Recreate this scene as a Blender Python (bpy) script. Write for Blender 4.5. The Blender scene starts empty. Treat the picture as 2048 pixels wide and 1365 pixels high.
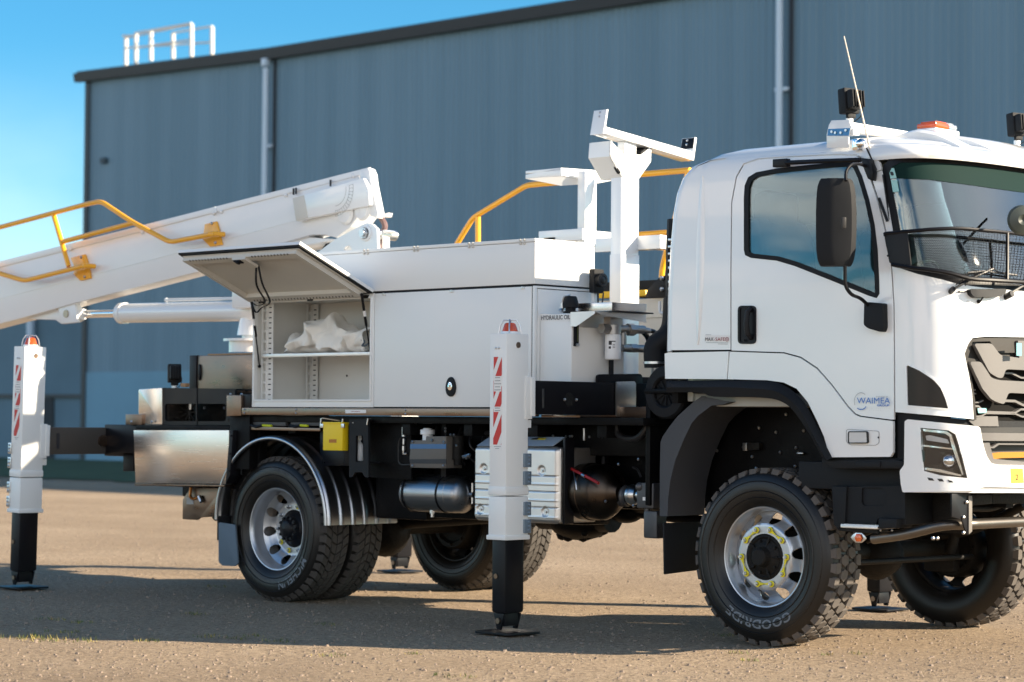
import bpy, bmesh, math, random
from mathutils import Vector, Matrix
from mathutils.geometry import delaunay_2d_cdt
from mathutils.bvhtree import BVHTree
random.seed(7)
scn = bpy.context.scene
COL = scn.collection
PI = math.pi
# ------------------------------------------------------------------ camera, sky, sun, exposure
YAW, PITCH, ROLL, FPX = 0.7655, 0.0340, 0.0080, 4703.3
CAM = Vector((8.6364, -11.1692, 1.3222))
cF = Vector((-math.sin(YAW)*math.cos(PITCH), math.cos(YAW)*math.cos(PITCH), math.sin(PITCH)))
_r = Vector((math.cos(YAW), math.sin(YAW), 0)); _u = _r.cross(cF)
cR = math.cos(ROLL)*_r + math.sin(ROLL)*_u
cU = -math.sin(ROLL)*_r + math.cos(ROLL)*_u
cam = bpy.data.cameras.new('camera'); camo = bpy.data.objects.new('camera', cam); COL.objects.link(camo)
M = Matrix((cR, cU, -cF)).transposed().to_4x4(); M.translation = CAM
camo.matrix_world = M
cam.sensor_width = 36.0; cam.lens = FPX/2048*36.0
cam.clip_start = 0.1; cam.clip_end = 3000
cam.dof.use_dof = True; cam.dof.focus_distance = 14.4; cam.dof.aperture_fstop = 2.5
scn.camera = camo
SUN_AZ, SUN_EL = 32.0, 23.8
world = bpy.data.worlds.new('World'); scn.world = world; world.use_nodes = True
wn = world.node_tree; wn.nodes.clear()
sky = wn.nodes.new('ShaderNodeTexSky'); sky.sky_type = 'NISHITA'; sky.sun_disc = False
sky.sun_elevation = math.radians(SUN_EL); sky.sun_rotation = math.radians(90-SUN_AZ)
sky.air_density = 1.0; sky.dust_density = 0.4; sky.ozone_density = 2.5; sky.altitude = 100
bg = wn.nodes.new('ShaderNodeBackground'); bg.inputs['Strength'].default_value = 0.072
wo = wn.nodes.new('ShaderNodeOutputWorld')
tint = wn.nodes.new('ShaderNodeMix'); tint.data_type = 'RGBA'; tint.blend_type = 'MULTIPLY'; tint.inputs[0].default_value = 1; tint.inputs[7].default_value = (.28, .76, .97, 1)
wn.links.new(sky.outputs[0], tint.inputs[6])
# unseen clouds behind the camera, added to brighten the truck side; low haze elsewhere
def wnode(t, **k):
    n = wn.nodes.new(t)
    for a, b in k.items(): setattr(n, a, b)
    return n
wtc = wnode('ShaderNodeTexCoord'); wsep = wnode('ShaderNodeSeparateXYZ'); wn.links.new(wtc.outputs['Generated'], wsep.inputs[0])
wno = wnode('ShaderNodeTexNoise'); wno.inputs['Scale'].default_value = 3.2; wno.inputs['Detail'].default_value = 7; wno.inputs['Roughness'].default_value = .55
wmp = wnode('ShaderNodeMapping'); wmp.inputs['Scale'].default_value = (1, 1, 2.4); wn.links.new(wtc.outputs['Generated'], wmp.inputs[0]); wn.links.new(wmp.outputs[0], wno.inputs['Vector'])
def mrange(src, a, b, c=0., d=1.):
    m = wnode('ShaderNodeMapRange', interpolation_type='SMOOTHSTEP'); m.inputs['From Min'].default_value = a; m.inputs['From Max'].default_value = b; m.inputs['To Min'].default_value = c; m.inputs['To Max'].default_value = d
    wn.links.new(src, m.inputs[0]); return m.outputs[0]
def mul(a, b):
    m = wnode('ShaderNodeMath', operation='MULTIPLY'); wn.links.new(a, m.inputs[0]); wn.links.new(b, m.inputs[1]); return m.outputs[0]
def mx_(a, b):
    m = wnode('ShaderNodeMath', operation='MAXIMUM'); wn.links.new(a, m.inputs[0]); wn.links.new(b, m.inputs[1]); return m.outputs[0]
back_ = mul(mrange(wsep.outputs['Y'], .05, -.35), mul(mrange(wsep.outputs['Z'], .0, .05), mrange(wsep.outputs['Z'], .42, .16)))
front_ = mul(mrange(wsep.outputs['X'], .30, .60), mul(mrange(wsep.outputs['Z'], .02, .1, 0., .50), mrange(wsep.outputs['Z'], .72, .45)))  # added haze ahead of the truck, pales the reflection in the windscreen
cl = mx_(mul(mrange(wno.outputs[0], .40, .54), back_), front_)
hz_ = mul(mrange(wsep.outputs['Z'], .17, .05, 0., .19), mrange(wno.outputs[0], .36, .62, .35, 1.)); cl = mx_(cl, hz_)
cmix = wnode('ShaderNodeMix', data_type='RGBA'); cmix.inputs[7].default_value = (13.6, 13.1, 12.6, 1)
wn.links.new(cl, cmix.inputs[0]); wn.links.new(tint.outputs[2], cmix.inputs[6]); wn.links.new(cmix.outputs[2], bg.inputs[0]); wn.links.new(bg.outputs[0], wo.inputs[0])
sl = bpy.data.lights.new('sun', 'SUN'); slo = bpy.data.objects.new('sun', sl); COL.objects.link(slo)
sl.energy = 5.0; sl.angle = math.radians(0.53); sl.color = (1.0, 0.85, 0.65)
_s = Vector((math.cos(math.radians(SUN_AZ))*math.cos(math.radians(SUN_EL)), math.sin(math.radians(SUN_AZ))*math.cos(math.radians(SUN_EL)), math.sin(math.radians(SUN_EL))))
slo.rotation_euler = _s.to_track_quat('Z', 'Y').to_euler()
slo.location = (30, 30, 40)
scn.view_settings.view_transform = 'Standard'; scn.view_settings.look = 'None'
scn.view_settings.exposure = 1.38; scn.view_settings.gamma = 1.0; scn.view_settings.use_curve_mapping = False
scn.cycles.max_bounces = 6

# ------------------------------------------------------------------ measuring helpers
def ray(u, v):
    return cF + (u-1024)/FPX*cR - (v-682.5)/FPX*cU
def at(u, v, y=None, x=None, z=None):
    """point of the place seen at photograph pixel (u, v) on the plane x=, y= or z="""
    d = ray(u, v)
    if y is not None: t = (y-CAM.y)/d.y
    elif x is not None: t = (x-CAM.x)/d.x
    else: t = (z-CAM.z)/d.z
    return CAM + t*d
def ys(pts, y): return [at(u, v, y=y) for u, v in pts]
def xs_(pts, x): return [at(u, v, x=x) for u, v in pts]
def rnd(poly, r, n=4, closed=True):
    """round the corners of a 2D polygon"""
    out = []; N = len(poly)
    for i in range(N):
        p = Vector(poly[i]); a = Vector(poly[i-1]); b = Vector(poly[(i+1) % N])
        if not closed and i in (0, N-1): out.append(tuple(p)); continue
        rr = r[i] if isinstance(r, (list, tuple)) else r
        la, lb = (a-p).length, (b-p).length
        if rr <= 0: out.append(tuple(p)); continue
        d = min(rr, la*.49, lb*.49)
        p0 = p+(a-p).normalized()*d; p1 = p+(b-p).normalized()*d
        for k in range(n+1):
            t = k/n; out.append(tuple(p0*(1-t)**2+p*2*t*(1-t)+p1*t*t))
    return out
def smooth_line(pts, n=3, closed=False):
    """Catmull-Rom through the points (tuples or Vectors)"""
    P = [Vector(p) for p in pts]; N = len(P); out = []
    rng = range(N if closed else N-1)
    for i in rng:
        p1, p2 = P[i], P[(i+1) % N]
        p0 = P[i-1] if (closed or i > 0) else p1*2-p2
        p3 = P[(i+2) % N] if (closed or i+2 < N) else p2*2-p1
        for k in range(n):
            t = k/n
            out.append(0.5*((2*p1)+(p2-p0)*t+(2*p0-5*p1+4*p2-p3)*t*t+(3*p1-p0-3*p2+p3)*t**3))
    if not closed: out.append(P[-1])
    return out

# ------------------------------------------------------------------ materials
def mat(name, col, rough=.5, metal=0., coat=0., spec=.5, bump=0., bscale=40., var=0., vscale=6., alpha=None, trans=0., ior=1.45, emis=None, rvar=0., aniso=0., stretch=None, coord='Object'):
    m = bpy.data.materials.new(name); m.use_nodes = True; nt = m.node_tree; b = nt.nodes['Principled BSDF']
    b.inputs['Base Color'].default_value = (*col, 1); b.inputs['Roughness'].default_value = rough
    b.inputs['Metallic'].default_value = metal; b.inputs['Coat Weight'].default_value = coat
    b.inputs['Coat Roughness'].default_value = .04; b.inputs['Specular IOR Level'].default_value = spec
    b.inputs['IOR'].default_value = ior; b.inputs['Transmission Weight'].default_value = trans
    if emis: b.inputs['Emission Color'].default_value = (*emis[:3], 1); b.inputs['Emission Strength'].default_value = emis[3]
    if aniso: b.inputs['Anisotropic'].default_value = aniso
    if bump or var or rvar:
        tc = nt.nodes.new('ShaderNodeTexCoord'); src = tc.outputs[coord]
        if stretch:
            mp = nt.nodes.new('ShaderNodeMapping'); mp.inputs['Scale'].default_value = stretch
            nt.links.new(src, mp.inputs[0]); src = mp.outputs[0]
    if var or rvar:
        n = nt.nodes.new('ShaderNodeTexNoise'); n.inputs['Scale'].default_value = vscale; n.inputs['Detail'].default_value = 6; n.inputs['Roughness'].default_value = .6
        nt.links.new(src, n.inputs['Vector'])
        if var:
            mx = nt.nodes.new('ShaderNodeMix'); mx.data_type = 'RGBA'; mx.blend_type = 'MIX'
            mx.inputs[6].default_value = (*[c*(1-var) for c in col], 1); mx.inputs[7].default_value = (*[min(1, c*(1+var)) for c in col], 1)
            nt.links.new(n.outputs[0], mx.inputs[0]); nt.links.new(mx.outputs[2], b.inputs['Base Color'])
        if rvar:
            mr = nt.nodes.new('ShaderNodeMapRange'); mr.inputs['From Min'].default_value = .3; mr.inputs['From Max'].default_value = .7
            mr.inputs['To Min'].default_value = max(0, rough-rvar); mr.inputs['To Max'].default_value = rough+rvar
            nt.links.new(n.outputs[0], mr.inputs[0]); nt.links.new(mr.outputs[0], b.inputs['Roughness'])
    if bump:
        n2 = nt.nodes.new('ShaderNodeTexNoise'); n2.inputs['Scale'].default_value = bscale; n2.inputs['Detail'].default_value = 4
        nt.links.new(src, n2.inputs['Vector'])
        bp = nt.nodes.new('ShaderNodeBump'); bp.inputs['Strength'].default_value = bump; bp.inputs['Distance'].default_value = .01
        nt.links.new(n2.outputs[0], bp.inputs['Height']); nt.links.new(bp.outputs[0], b.inputs['Normal'])
    return m
m_white = mat('white_paint', (.82, .825, .82), .28, coat=1., bump=.05, bscale=1.7, var=.022, vscale=4)
m_white2 = mat('white_powder_coat', (.80, .80, .78), .38, coat=.15, bump=.04, bscale=220, rvar=.06, vscale=2)
m_boom = mat('white_boom_paint', (.80, .80, .80), .35, coat=.3, var=.02, bump=.03, bscale=4)
m_int = mat('grey_locker_interior', (.74, .735, .70), .5, var=.04)
m_blackp = mat('black_textured_plastic', (.011, .012, .014), .55, spec=.22, bump=.25, bscale=500)
m_blackm = mat('black_satin_metal', (.007, .007, .009), .38, spec=.25, rvar=.06, vscale=5)
m_blackd = mat('black_chassis_paint', (.004, .004, .0045), .5, spec=.15, var=.3, rvar=.12, vscale=8, bump=.2, bscale=60)
m_dirt = mat('dusty_black_metal', (.011, .010, .009), .6, spec=.25, var=.4, vscale=12, bump=.4, bscale=80)
m_rubber = mat('tyre_rubber', (.036, .034, .033), .8, spec=.3, var=.25, vscale=14, bump=.3, bscale=180)
m_treadf = mat('dusty_tread_rubber', (.115, .102, .092), .9, spec=.2, var=.3, vscale=10, bump=.3, bscale=160)
m_treadr = mat('road_dusty_tread_rubber', (.075, .068, .062), .9, spec=.2, var=.3, vscale=10, bump=.3, bscale=160)
m_side = mat('tyre_sidewall_rubber', (.0105, .0092, .0082), .38, var=.5, vscale=5, bump=.08, bscale=120)
m_flap = mat('blue_grey_rubber', (.10, .14, .18), .6, var=.2)
m_rim = mat('silver_rim_paint', (.50, .52, .55), .33, metal=.75, var=.08, vscale=20)
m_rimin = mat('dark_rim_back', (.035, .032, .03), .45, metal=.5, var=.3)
m_steel = mat('brushed_stainless_steel', (.70, .62, .56), .25, metal=1., rvar=.04, vscale=2, bump=.004, bscale=12, stretch=(1, 1, 25), var=.04)
m_steelb = mat('brown_tinted_steel', (.23, .165, .125), .33, metal=1., rvar=.12, vscale=4, var=.35, stretch=(1, 1, 3))
m_alu = mat('pressed_aluminium', (.78, .74, .70), .46, metal=1., rvar=.05, vscale=5)
m_tank = mat('brushed_air_tank', (.33, .34, .36), .33, metal=1., rvar=.08, vscale=10, stretch=(.3, 6, 6))
m_chrome = mat('chrome', (.82, .82, .83), .08, metal=1.)
m_zinc = mat('zinc_plated_steel', (.60, .61, .62), .3, metal=1., var=.1, vscale=30)
m_yellow = mat('orange_yellow_handrail_paint', (.90, .41, .012), .3, coat=.4)
m_yel2 = mat('yellow_plastic', (.86, .60, .01), .45, bump=.05, bscale=100)
m_yel3 = mat('yellow_nut_indicator', (.78, .68, .02), .45)
m_yel4 = mat('yellow_sticker', (.58, .38, .035), .5)
m_red = mat('red_reflective_tape', (.55, .025, .02), .4)
m_amber = mat('amber_lens', (.80, .10, .006), .12, trans=.25, coat=1.)
m_clear = mat('clear_plastic', (.92, .94, .95), .05, trans=.85, ior=1.3)
m_lens = mat('marker_lens', (.8, .8, .8), .12, trans=.3, coat=1.)
m_grille = mat('silver_grey_grille_plastic', (.13, .122, .118), .42, metal=.1, bump=.03, bscale=300)
m_gdark = mat('dark_grey_grille_plastic', (.018, .016, .015), .45)
m_sticker = mat('white_sticker', (.78, .77, .75), .45)
m_ink = mat('black_ink', (.025, .025, .03), .5)
m_inkg = mat('grey_ink', (.28, .28, .28), .5)
m_blue = mat('blue_ink', (.03, .16, .50), .4)
m_redi = mat('maroon_ink', (.28, .02, .03), .4)
m_cloth = mat('off_white_canvas', (.84, .82, .77), .85, bump=.15, bscale=90, var=.05)
m_hose = mat('black_hose', (.012, .012, .014), .4)
m_bottle = mat('white_plastic', (.80, .82, .84), .35)
m_ivory = mat('ivory_locker_paint', (.62, .59, .53), .45, var=.03)
m_seat = mat('dark_blue_grey_fabric', (.10, .13, .155), .9)
m_dash = mat('dark_dash_plastic', (.03, .03, .032), .7)
m_wood = mat('timber_packer', (.38, .22, .11), .7, var=.3)
m_copper = mat('copper_pipe', (.5, .2, .06), .35, metal=.8)
m_redhose = mat('red_air_line', (.35, .02, .02), .4)
m_tape = mat('pale_tyre_lettering', (.15, .165, .185), .5)
def glass(name, col, rough=0.02, k=1.5):
    m = bpy.data.materials.new(name); m.use_nodes = True; nt = m.node_tree; nt.nodes.clear()
    o = nt.nodes.new('ShaderNodeOutputMaterial'); t = nt.nodes.new('ShaderNodeBsdfTransparent'); g = nt.nodes.new('ShaderNodeBsdfGlossy')
    t.inputs[0].default_value = (*col, 1); g.inputs['Roughness'].default_value = rough; g.inputs[0].default_value = (1, 1, 1, 1)
    f = nt.nodes.new('ShaderNodeFresnel'); f.inputs[0].default_value = 1.52
    mr = nt.nodes.new('ShaderNodeMath'); mr.operation = 'MULTIPLY_ADD'; mr.inputs[1].default_value = k; mr.inputs[2].default_value = .02
    mx = nt.nodes.new('ShaderNodeMixShader')
    nt.links.new(f.outputs[0], mr.inputs[0]); nt.links.new(mr.outputs[0], mx.inputs[0])
    nt.links.new(t.outputs[0], mx.inputs[1]); nt.links.new(g.outputs[0], mx.inputs[2]); nt.links.new(mx.outputs[0], o.inputs[0])
    return m
m_glass = glass('green_tinted_windscreen', (.70, .80, .77), k=2.3)
m_dglass = glass('dark_tinted_door_glass', (.66, .79, .83), k=.75)
m_lampg = glass('clear_lamp_glass', (.95, .96, .97), k=.5)

# ------------------------------------------------------------------ mesh helpers
TW = {}
SPLIT = {'bolt', 'rivet', 'hinge_latch', 'lid_catch', 'liner_fixing', 'steel_fitting', 'timber_packer', 'hydraulic_hose', 'steering_pump', 'tray_hanger', 'door_hinge', 'hose_fitting', 'brass_fitting', 'wheel_nut', 'nut_indicator', 'boom_bolt', 'grille_slat', 'beam_stop', 'battery_carrier', 'pin_boss', 'tank_label', 'pump_label', 'bumper_slot', 'registration_label', 'turret_bracket', 'far_handrail', 'hose_bracket', 'tank_strap', 'aerial_base', 'wire_clip', 'pipe_fitting', 'mirror_arm', 'drain_valve', 'corrugated_hose', 'pivot_pin', 'cab_mount', 'boom_hose', 'vent_slots', 'head_block'}
class MB:
    twin = None; weld = False
    """collects shapes into ONE mesh"""
    def __init__(s): s.v = []; s.f = []; s.mi = []; s.mats = []
    def raw(s, vs, fs, m=0):
        o = len(s.v); s.v += [Vector(p) for p in vs]; s.f += [[i+o for i in f] for f in fs]; s.mi += [m]*len(fs); return s
    def bm(s, b, m=0, mx=None):
        b.verts.index_update()
        vs = [(mx @ w.co) if mx else w.co.copy() for w in b.verts]; s.raw(vs, [[w.index for w in f.verts] for f in b.faces], m); b.free(); return s
    def prism(s, pts, vec, bev=0., m=0, seg=2):
        b = bmesh.new(); vec = Vector(vec)
        A = [b.verts.new(p) for p in pts]; B = [b.verts.new(Vector(p)+vec) for p in pts]; n = len(pts)
        b.faces.new(A[::-1]); b.faces.new(B)
        for i in range(n): b.faces.new((A[i], A[(i+1) % n], B[(i+1) % n], B[i]))
        bmesh.ops.recalc_face_normals(b, faces=b.faces)
        if bev > 0: bmesh.ops.bevel(b, geom=list(b.edges), offset=bev, segments=seg, profile=.6, affect='EDGES', clamp_overlap=True)
        return s.bm(b, m)
    def box(s, x0, x1, y0, y1, z0, z1, bev=.004, m=0, mx=None):
        b = bmesh.new(); bmesh.ops.create_cube(b, size=1)
        for w in b.verts: w.co = Vector(((x0+x1)/2+w.co.x*(x1-x0), (y0+y1)/2+w.co.y*(y1-y0), (z0+z1)/2+w.co.z*(z1-z0)))
        if bev > 0: bmesh.ops.bevel(b, geom=list(b.edges), offset=min(bev, .45*min(abs(x1-x0), abs(y1-y0), abs(z1-z0))), segments=2, profile=.6, affect='EDGES')
        bmesh.ops.recalc_face_normals(b, faces=b.faces)
        return s.bm(b, m, mx)
    def py(s, poly, y, d, bev=.004, m=0):
        """pixel outline on plane y, thickness d going inward"""
        return s.prism(ys(poly, y), (0, d, 0), bev, m)
    def px(s, poly, x, d, bev=.004, m=0):
        return s.prism(xs_(poly, x), (d, 0, 0), bev, m)
    def ry(s, u0, v0, u1, v1, y, d, bev=.004, m=0):
        a = at(u0, v0, y=y); b = at(u1, v1, y=y); return s.box(a.x, b.x, y, y+d, b.z, a.z, bev, m)
    def cyl(s, p0, p1, r, seg=16, r2=None, m=0, cap=True):
        p0 = Vector(p0); p1 = Vector(p1); d = (p1-p0); q = d.to_track_quat('Z', 'Y'); r2 = r if r2 is None else r2
        vs = []; fs = []
        for k in range(seg):
            a = 2*PI*k/seg; c = Vector((math.cos(a), math.sin(a), 0))
            vs.append(p0+q @ (c*r)); vs.append(p1+q @ (c*r2))
        for k in range(seg): i = 2*k; j = 2*((k+1) % seg); fs.append([i, j, j+1, i+1])
        if cap: fs.append([2*k for k in range(seg)][::-1]); fs.append([2*k+1 for k in range(seg)])
        return s.raw(vs, fs, m)
    def tube(s, pts, r, seg=10, m=0, bend=0, closed=False):
        pts = [Vector(p) for p in pts]
        if bend: pts = [Vector(p) for p in rnd3(pts, bend)]
        n = len(pts); vs = []; fs = []; up = None
        for i, p in enumerate(pts):
            t = ((pts[(i+1) % n] if (closed or i < n-1) else p)-(pts[i-1] if (closed or i > 0) else p)).normalized()
            if up is None: up = t.orthogonal().normalized()
            up = (up-t*up.dot(t)).normalized(); w = t.cross(up)
            for k in range(seg):
                a = 2*PI*k/seg; vs.append(p+(up*math.cos(a)+w*math.sin(a))*r)
        for i in range(n if closed else n-1):
            for k in range(seg):
                a = i*seg+k; b = i*seg+(k+1) % seg; c = ((i+1) % n)*seg; fs.append([a, b, c+(k+1) % seg, c+k])
        if not closed: fs.append(list(range(seg))[::-1]); fs.append([(n-1)*seg+k for k in range(seg)])
        return s.raw(vs, fs, m)
    def lathe(s, o, ax, prof, seg=48, m=0, a0=0., a1=2*PI, closed=False):
        """prof: list of (along axis, radius)"""
        o = Vector(o); q = Vector(ax).to_track_quat('Z', 'Y'); n = len(prof); full = abs(a1-a0-2*PI) < 1e-6
        S = seg if full else seg+1; vs = []; fs = []
        for k in range(S):
            a = a0+(a1-a0)*k/seg
            for (h, r) in prof: vs.append(o+q @ Vector((r*math.cos(a), r*math.sin(a), h)))
        for k in range(seg):
            k2 = (k+1) % S
            for j in range(n if closed else n-1):
                j2 = (j+1) % n; fs.append([k*n+j, k2*n+j, k2*n+j2, k*n+j2])
        return s.raw(vs, fs, m)
    def ball(s, c, r, sc=(1, 1, 1), m=0, seg=20):
        b = bmesh.new(); bmesh.ops.create_uvsphere(b, u_segments=seg, v_segments=seg//2, radius=r)
        for w in b.verts: w.co = Vector(c)+Vector((w.co.x*sc[0], w.co.y*sc[1], w.co.z*sc[2]))
        return s.bm(b, m)
    def loft(s, rows, m=0, closed=False):
        n = len(rows[0]); vs = [p for r in rows for p in r]; fs = []
        for i in range(len(rows)-1):
            for k in range(n if closed else n-1): fs.append([i*n+k, i*n+(k+1) % n, (i+1)*n+(k+1) % n, (i+1)*n+k])
        return s.raw(vs, fs, m)
    def mirror(s, yc=1.1):
        """add the same again on the far side of the truck"""
        s.twin = yc; return s
    def span(s, yc=1.1):
        """half of a part that reaches across the truck: clamp to the middle, add the other half and weld"""
        for p in s.v:
            if p.y > yc-.004: p.y = yc
        o = len(s.v); s.v += [Vector((p.x, 2*yc-p.y, p.z)) for p in s.v]
        fs = [[i+o for i in f][::-1] for f in s.f]; s.f += fs; s.mi += list(s.mi); s.weld = True; return s
    def build(s, name, mats, parent=None, angle=35, recalc=True):
        if name in SPLIT and s.f:
            groups = s.clusters()
            if len(groups) > 1:
                last = None
                for fi in groups:
                    t = MB(); ids = sorted({i for k in fi for i in s.f[k]}); mp = {i: j for j, i in enumerate(ids)}
                    t.v = [s.v[i].copy() for i in ids]; t.f = [[mp[i] for i in s.f[k]] for k in fi]; t.mi = [s.mi[k] for k in fi]; t.twin = s.twin
                    last = t._build(name, mats, parent, angle, recalc)
                return last
        return s._build(name, mats, parent, angle, recalc)
    def clusters(s, tol=.004):
        par = list(range(len(s.v)))
        def find(a):
            while par[a] != a: par[a] = par[par[a]]; a = par[a]
            return a
        for f in s.f:
            for i in f[1:]: par[find(i)] = find(f[0])
        comp = {}
        for k, f in enumerate(s.f): comp.setdefault(find(f[0]), []).append(k)
        C = []
        for fi in comp.values():
            P = [s.v[i] for k in fi for i in s.f[k]]; C.append([fi, [min(p[a] for p in P)-tol for a in range(3)], [max(p[a] for p in P)+tol for a in range(3)]])
        ch = True
        while ch:
            ch = False; out = []
            for c in C:
                for o in out:
                    if all(c[1][a] <= o[2][a] and o[1][a] <= c[2][a] for a in range(3)):
                        o[0] = o[0]+c[0]; o[1] = [min(x, y) for x, y in zip(o[1], c[1])]; o[2] = [max(x, y) for x, y in zip(o[2], c[2])]; ch = True; break
                else: out.append(c)
            C = out
        return [c[0] for c in C]
    def _build(s, name, mats, parent=None, angle=35, recalc=True):
        me = bpy.data.meshes.new(name); me.from_pydata([tuple(p) for p in s.v], [], s.f)
        if not isinstance(mats, (list, tuple)): mats = [mats]
        for x in mats: me.materials.append(x)
        me.polygons.foreach_set('material_index', s.mi)
        b = bmesh.new(); b.from_mesh(me)
        if s.weld: bmesh.ops.remove_doubles(b, verts=b.verts, dist=.0015)
        if recalc: bmesh.ops.recalc_face_normals(b, faces=b.faces)
        b.to_mesh(me); b.free()
        me.shade_smooth(); me.set_sharp_from_angle(angle=math.radians(angle))
        o = bpy.data.objects.new(name, me); COL.objects.link(o)
        if parent is not None: o.parent = parent
        if s.twin is not None:
            t = MB(); t.v = [Vector((p.x, 2*s.twin-p.y, p.z)) for p in s.v]; t.f = [f[::-1] for f in s.f]; t.mi = list(s.mi); pp = parent
            if parent is not None and parent.name in TW: pp = TW[parent.name]
            TW[o.name] = t.build(name, mats, pp, angle, recalc)
        return o
def rnd3(P, r, n=5):
    out = [P[0]]
    for i in range(1, len(P)-1):
        p, a, b = P[i], P[i-1], P[i+1]; d = min(r, (a-p).length*.49, (b-p).length*.49)
        p0 = p+(a-p).normalized()*d; p1 = p+(b-p).normalized()*d
        for k in range(n+1): t = k/n; out.append(p0*(1-t)**2+p*2*t*(1-t)+p1*t*t)
    out.append(P[-1]); return out
def inset(poly, d):
    """move a 2D polygon's edges inward by d (either winding)"""
    P = [Vector(p) for p in poly]; n = len(P)
    A = sum(P[i].x*P[(i+1) % n].y-P[(i+1) % n].x*P[i].y for i in range(n)); sg = 1 if A > 0 else -1
    out = []
    for i in range(n):
        e1 = (P[i]-P[i-1]); e2 = (P[(i+1) % n]-P[i])
        if e1.length < 1e-9 or e2.length < 1e-9: out.append(tuple(P[i])); continue
        e1.normalize(); e2.normalize()
        n1 = Vector((-e1.y, e1.x))*sg; n2 = Vector((-e2.y, e2.x))*sg; b = n1+n2
        if b.length < .2: b = n1
        b.normalize(); c = max(.5, b.dot(n1)); out.append(tuple(P[i]+b*d/c))
    return out
def cdt(outer, holes=(), step=10.):
    """triangulate a 2D outline with holes and inner grid points"""
    def inside(p, poly):
        c = False; x, y = p
        for i in range(len(poly)):
            x1, y1 = poly[i]; x2, y2 = poly[i-1]
            if (y1 > y) != (y2 > y) and x < (x2-x1)*(y-y1)/(y2-y1)+x1: c = not c
        return c
    def dist(p, poly):
        m = 1e9; p = Vector(p)
        for i in range(len(poly)):
            a = Vector(poly[i]); b = Vector(poly[i-1]); d = b-a
            t = 0 if d.length_squared == 0 else max(0, min(1, (p-a).dot(d)/d.length_squared)); m = min(m, (a+d*t-p).length)
        return m
    def dens(poly):
        o = []
        for i in range(len(poly)):
            a = Vector(poly[i]); b = Vector(poly[(i+1) % len(poly)]); k = max(1, int((b-a).length/step)); o += [a+(b-a)*j/k for j in range(k)]
        return o
    vs = []; ed = []
    for L in [outer]+list(holes):
        D = dens(L); o = len(vs); vs += D; ed += [(o+i, o+(i+1) % len(D)) for i in range(len(D))]
    X = [p[0] for p in outer]; Y = [p[1] for p in outer]
    x = min(X)+step/2
    while x < max(X):
        y = min(Y)+step/2
        while y < max(Y):
            p = (x, y)
            if inside(p, outer) and dist(p, outer) > step*.45 and not any(inside(p, h) or dist(p, h) < step*.45 for h in holes): vs.append(Vector(p))
            y += step
        x += step
    r = delaunay_2d_cdt(vs, ed, [], 2 if holes else 1, 1e-5)
    V, F = r[0], r[2]
    if holes:
        F2 = []
        for f in F:
            c = sum((V[i] for i in f), Vector((0, 0)))/len(f)
            if inside(c, outer) and not any(inside(c, h) for h in holes): F2.append(f)
        F = F2
    return V, F
def edges_of(F):
    e = {}
    for f in F:
        for i in range(len(f)):
            a, b = f[i], f[(i+1) % len(f)]; e[(a, b)] = 1
    return [(a, b) for (a, b) in e if (b, a) not in e]
def patch(mb, poly, surf, off=0., thick=.012, step=14., holes=(), m=0):
    """panel with outline poly (pixels) lying on surface surf(u,v)->(point, normal)"""
    V, F = cdt(poly, holes, step)
    A = []; B = []
    for p in V:
        c, n = surf(p.x, p.y); A.append(c+n*off); B.append(c+n*(off-thick))
    n = len(V); fs = [list(f) for f in F]+[[i+n for i in f][::-1] for f in F]+[[b, a, a+n, b+n] for a, b in edges_of(F)]
    mb.raw(A+B, fs, m); return mb
def plane_y(y): return lambda u, v: (at(u, v, y=y), Vector((0, -1, 0)))
def text(mb, s, size, origin, ex, ey, m=0, align='LEFT', depth=.0008, space=1., bold=0.):
    """lettering: origin = start of the baseline, ex/ey = unit directions of writing and of up"""
    c = bpy.data.curves.new('lettering', 'FONT'); c.body = s; c.size = size; c.align_x = align; c.space_character = space; c.offset = bold; c.resolution_u = 3
    o = bpy.data.objects.new('lettering', c); COL.objects.link(o); dg = bpy.context.evaluated_depsgraph_get(); me = o.evaluated_get(dg).to_mesh()
    ex = Vector(ex); ey = Vector(ey); nz = ex.cross(ey).normalized()
    vs = [Vector(origin)+ex*p.co.x+ey*p.co.y+nz*depth for p in me.vertices]; fs = [list(p.vertices) for p in me.polygons]
    mb.raw(vs, fs, m); o.evaluated_get(dg).to_mesh_clear(); bpy.data.objects.remove(o); bpy.data.curves.remove(c); return mb
def tag(o, label=None, cat=None, group=None, kind=None):
    if label: o['label'] = label
    if cat: o['category'] = cat
    if group: o['group'] = group
    if kind: o['kind'] = kind
    return o
def empty(name, loc=(0, 0, 0), parent=None):
    o = bpy.data.objects.new(name, None); COL.objects.link(o); o.location = loc; o.empty_display_size = .2
    if parent is not None: o.parent = parent
    return o
def children(o): return [c for c in bpy.data.objects if c.parent == o]
def copy_tree(o, parent=None):
    c = o.copy(); COL.objects.link(c)
    if parent is not None: c.parent = parent
    for ch in children(o): copy_tree(ch, c)
    return c
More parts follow.
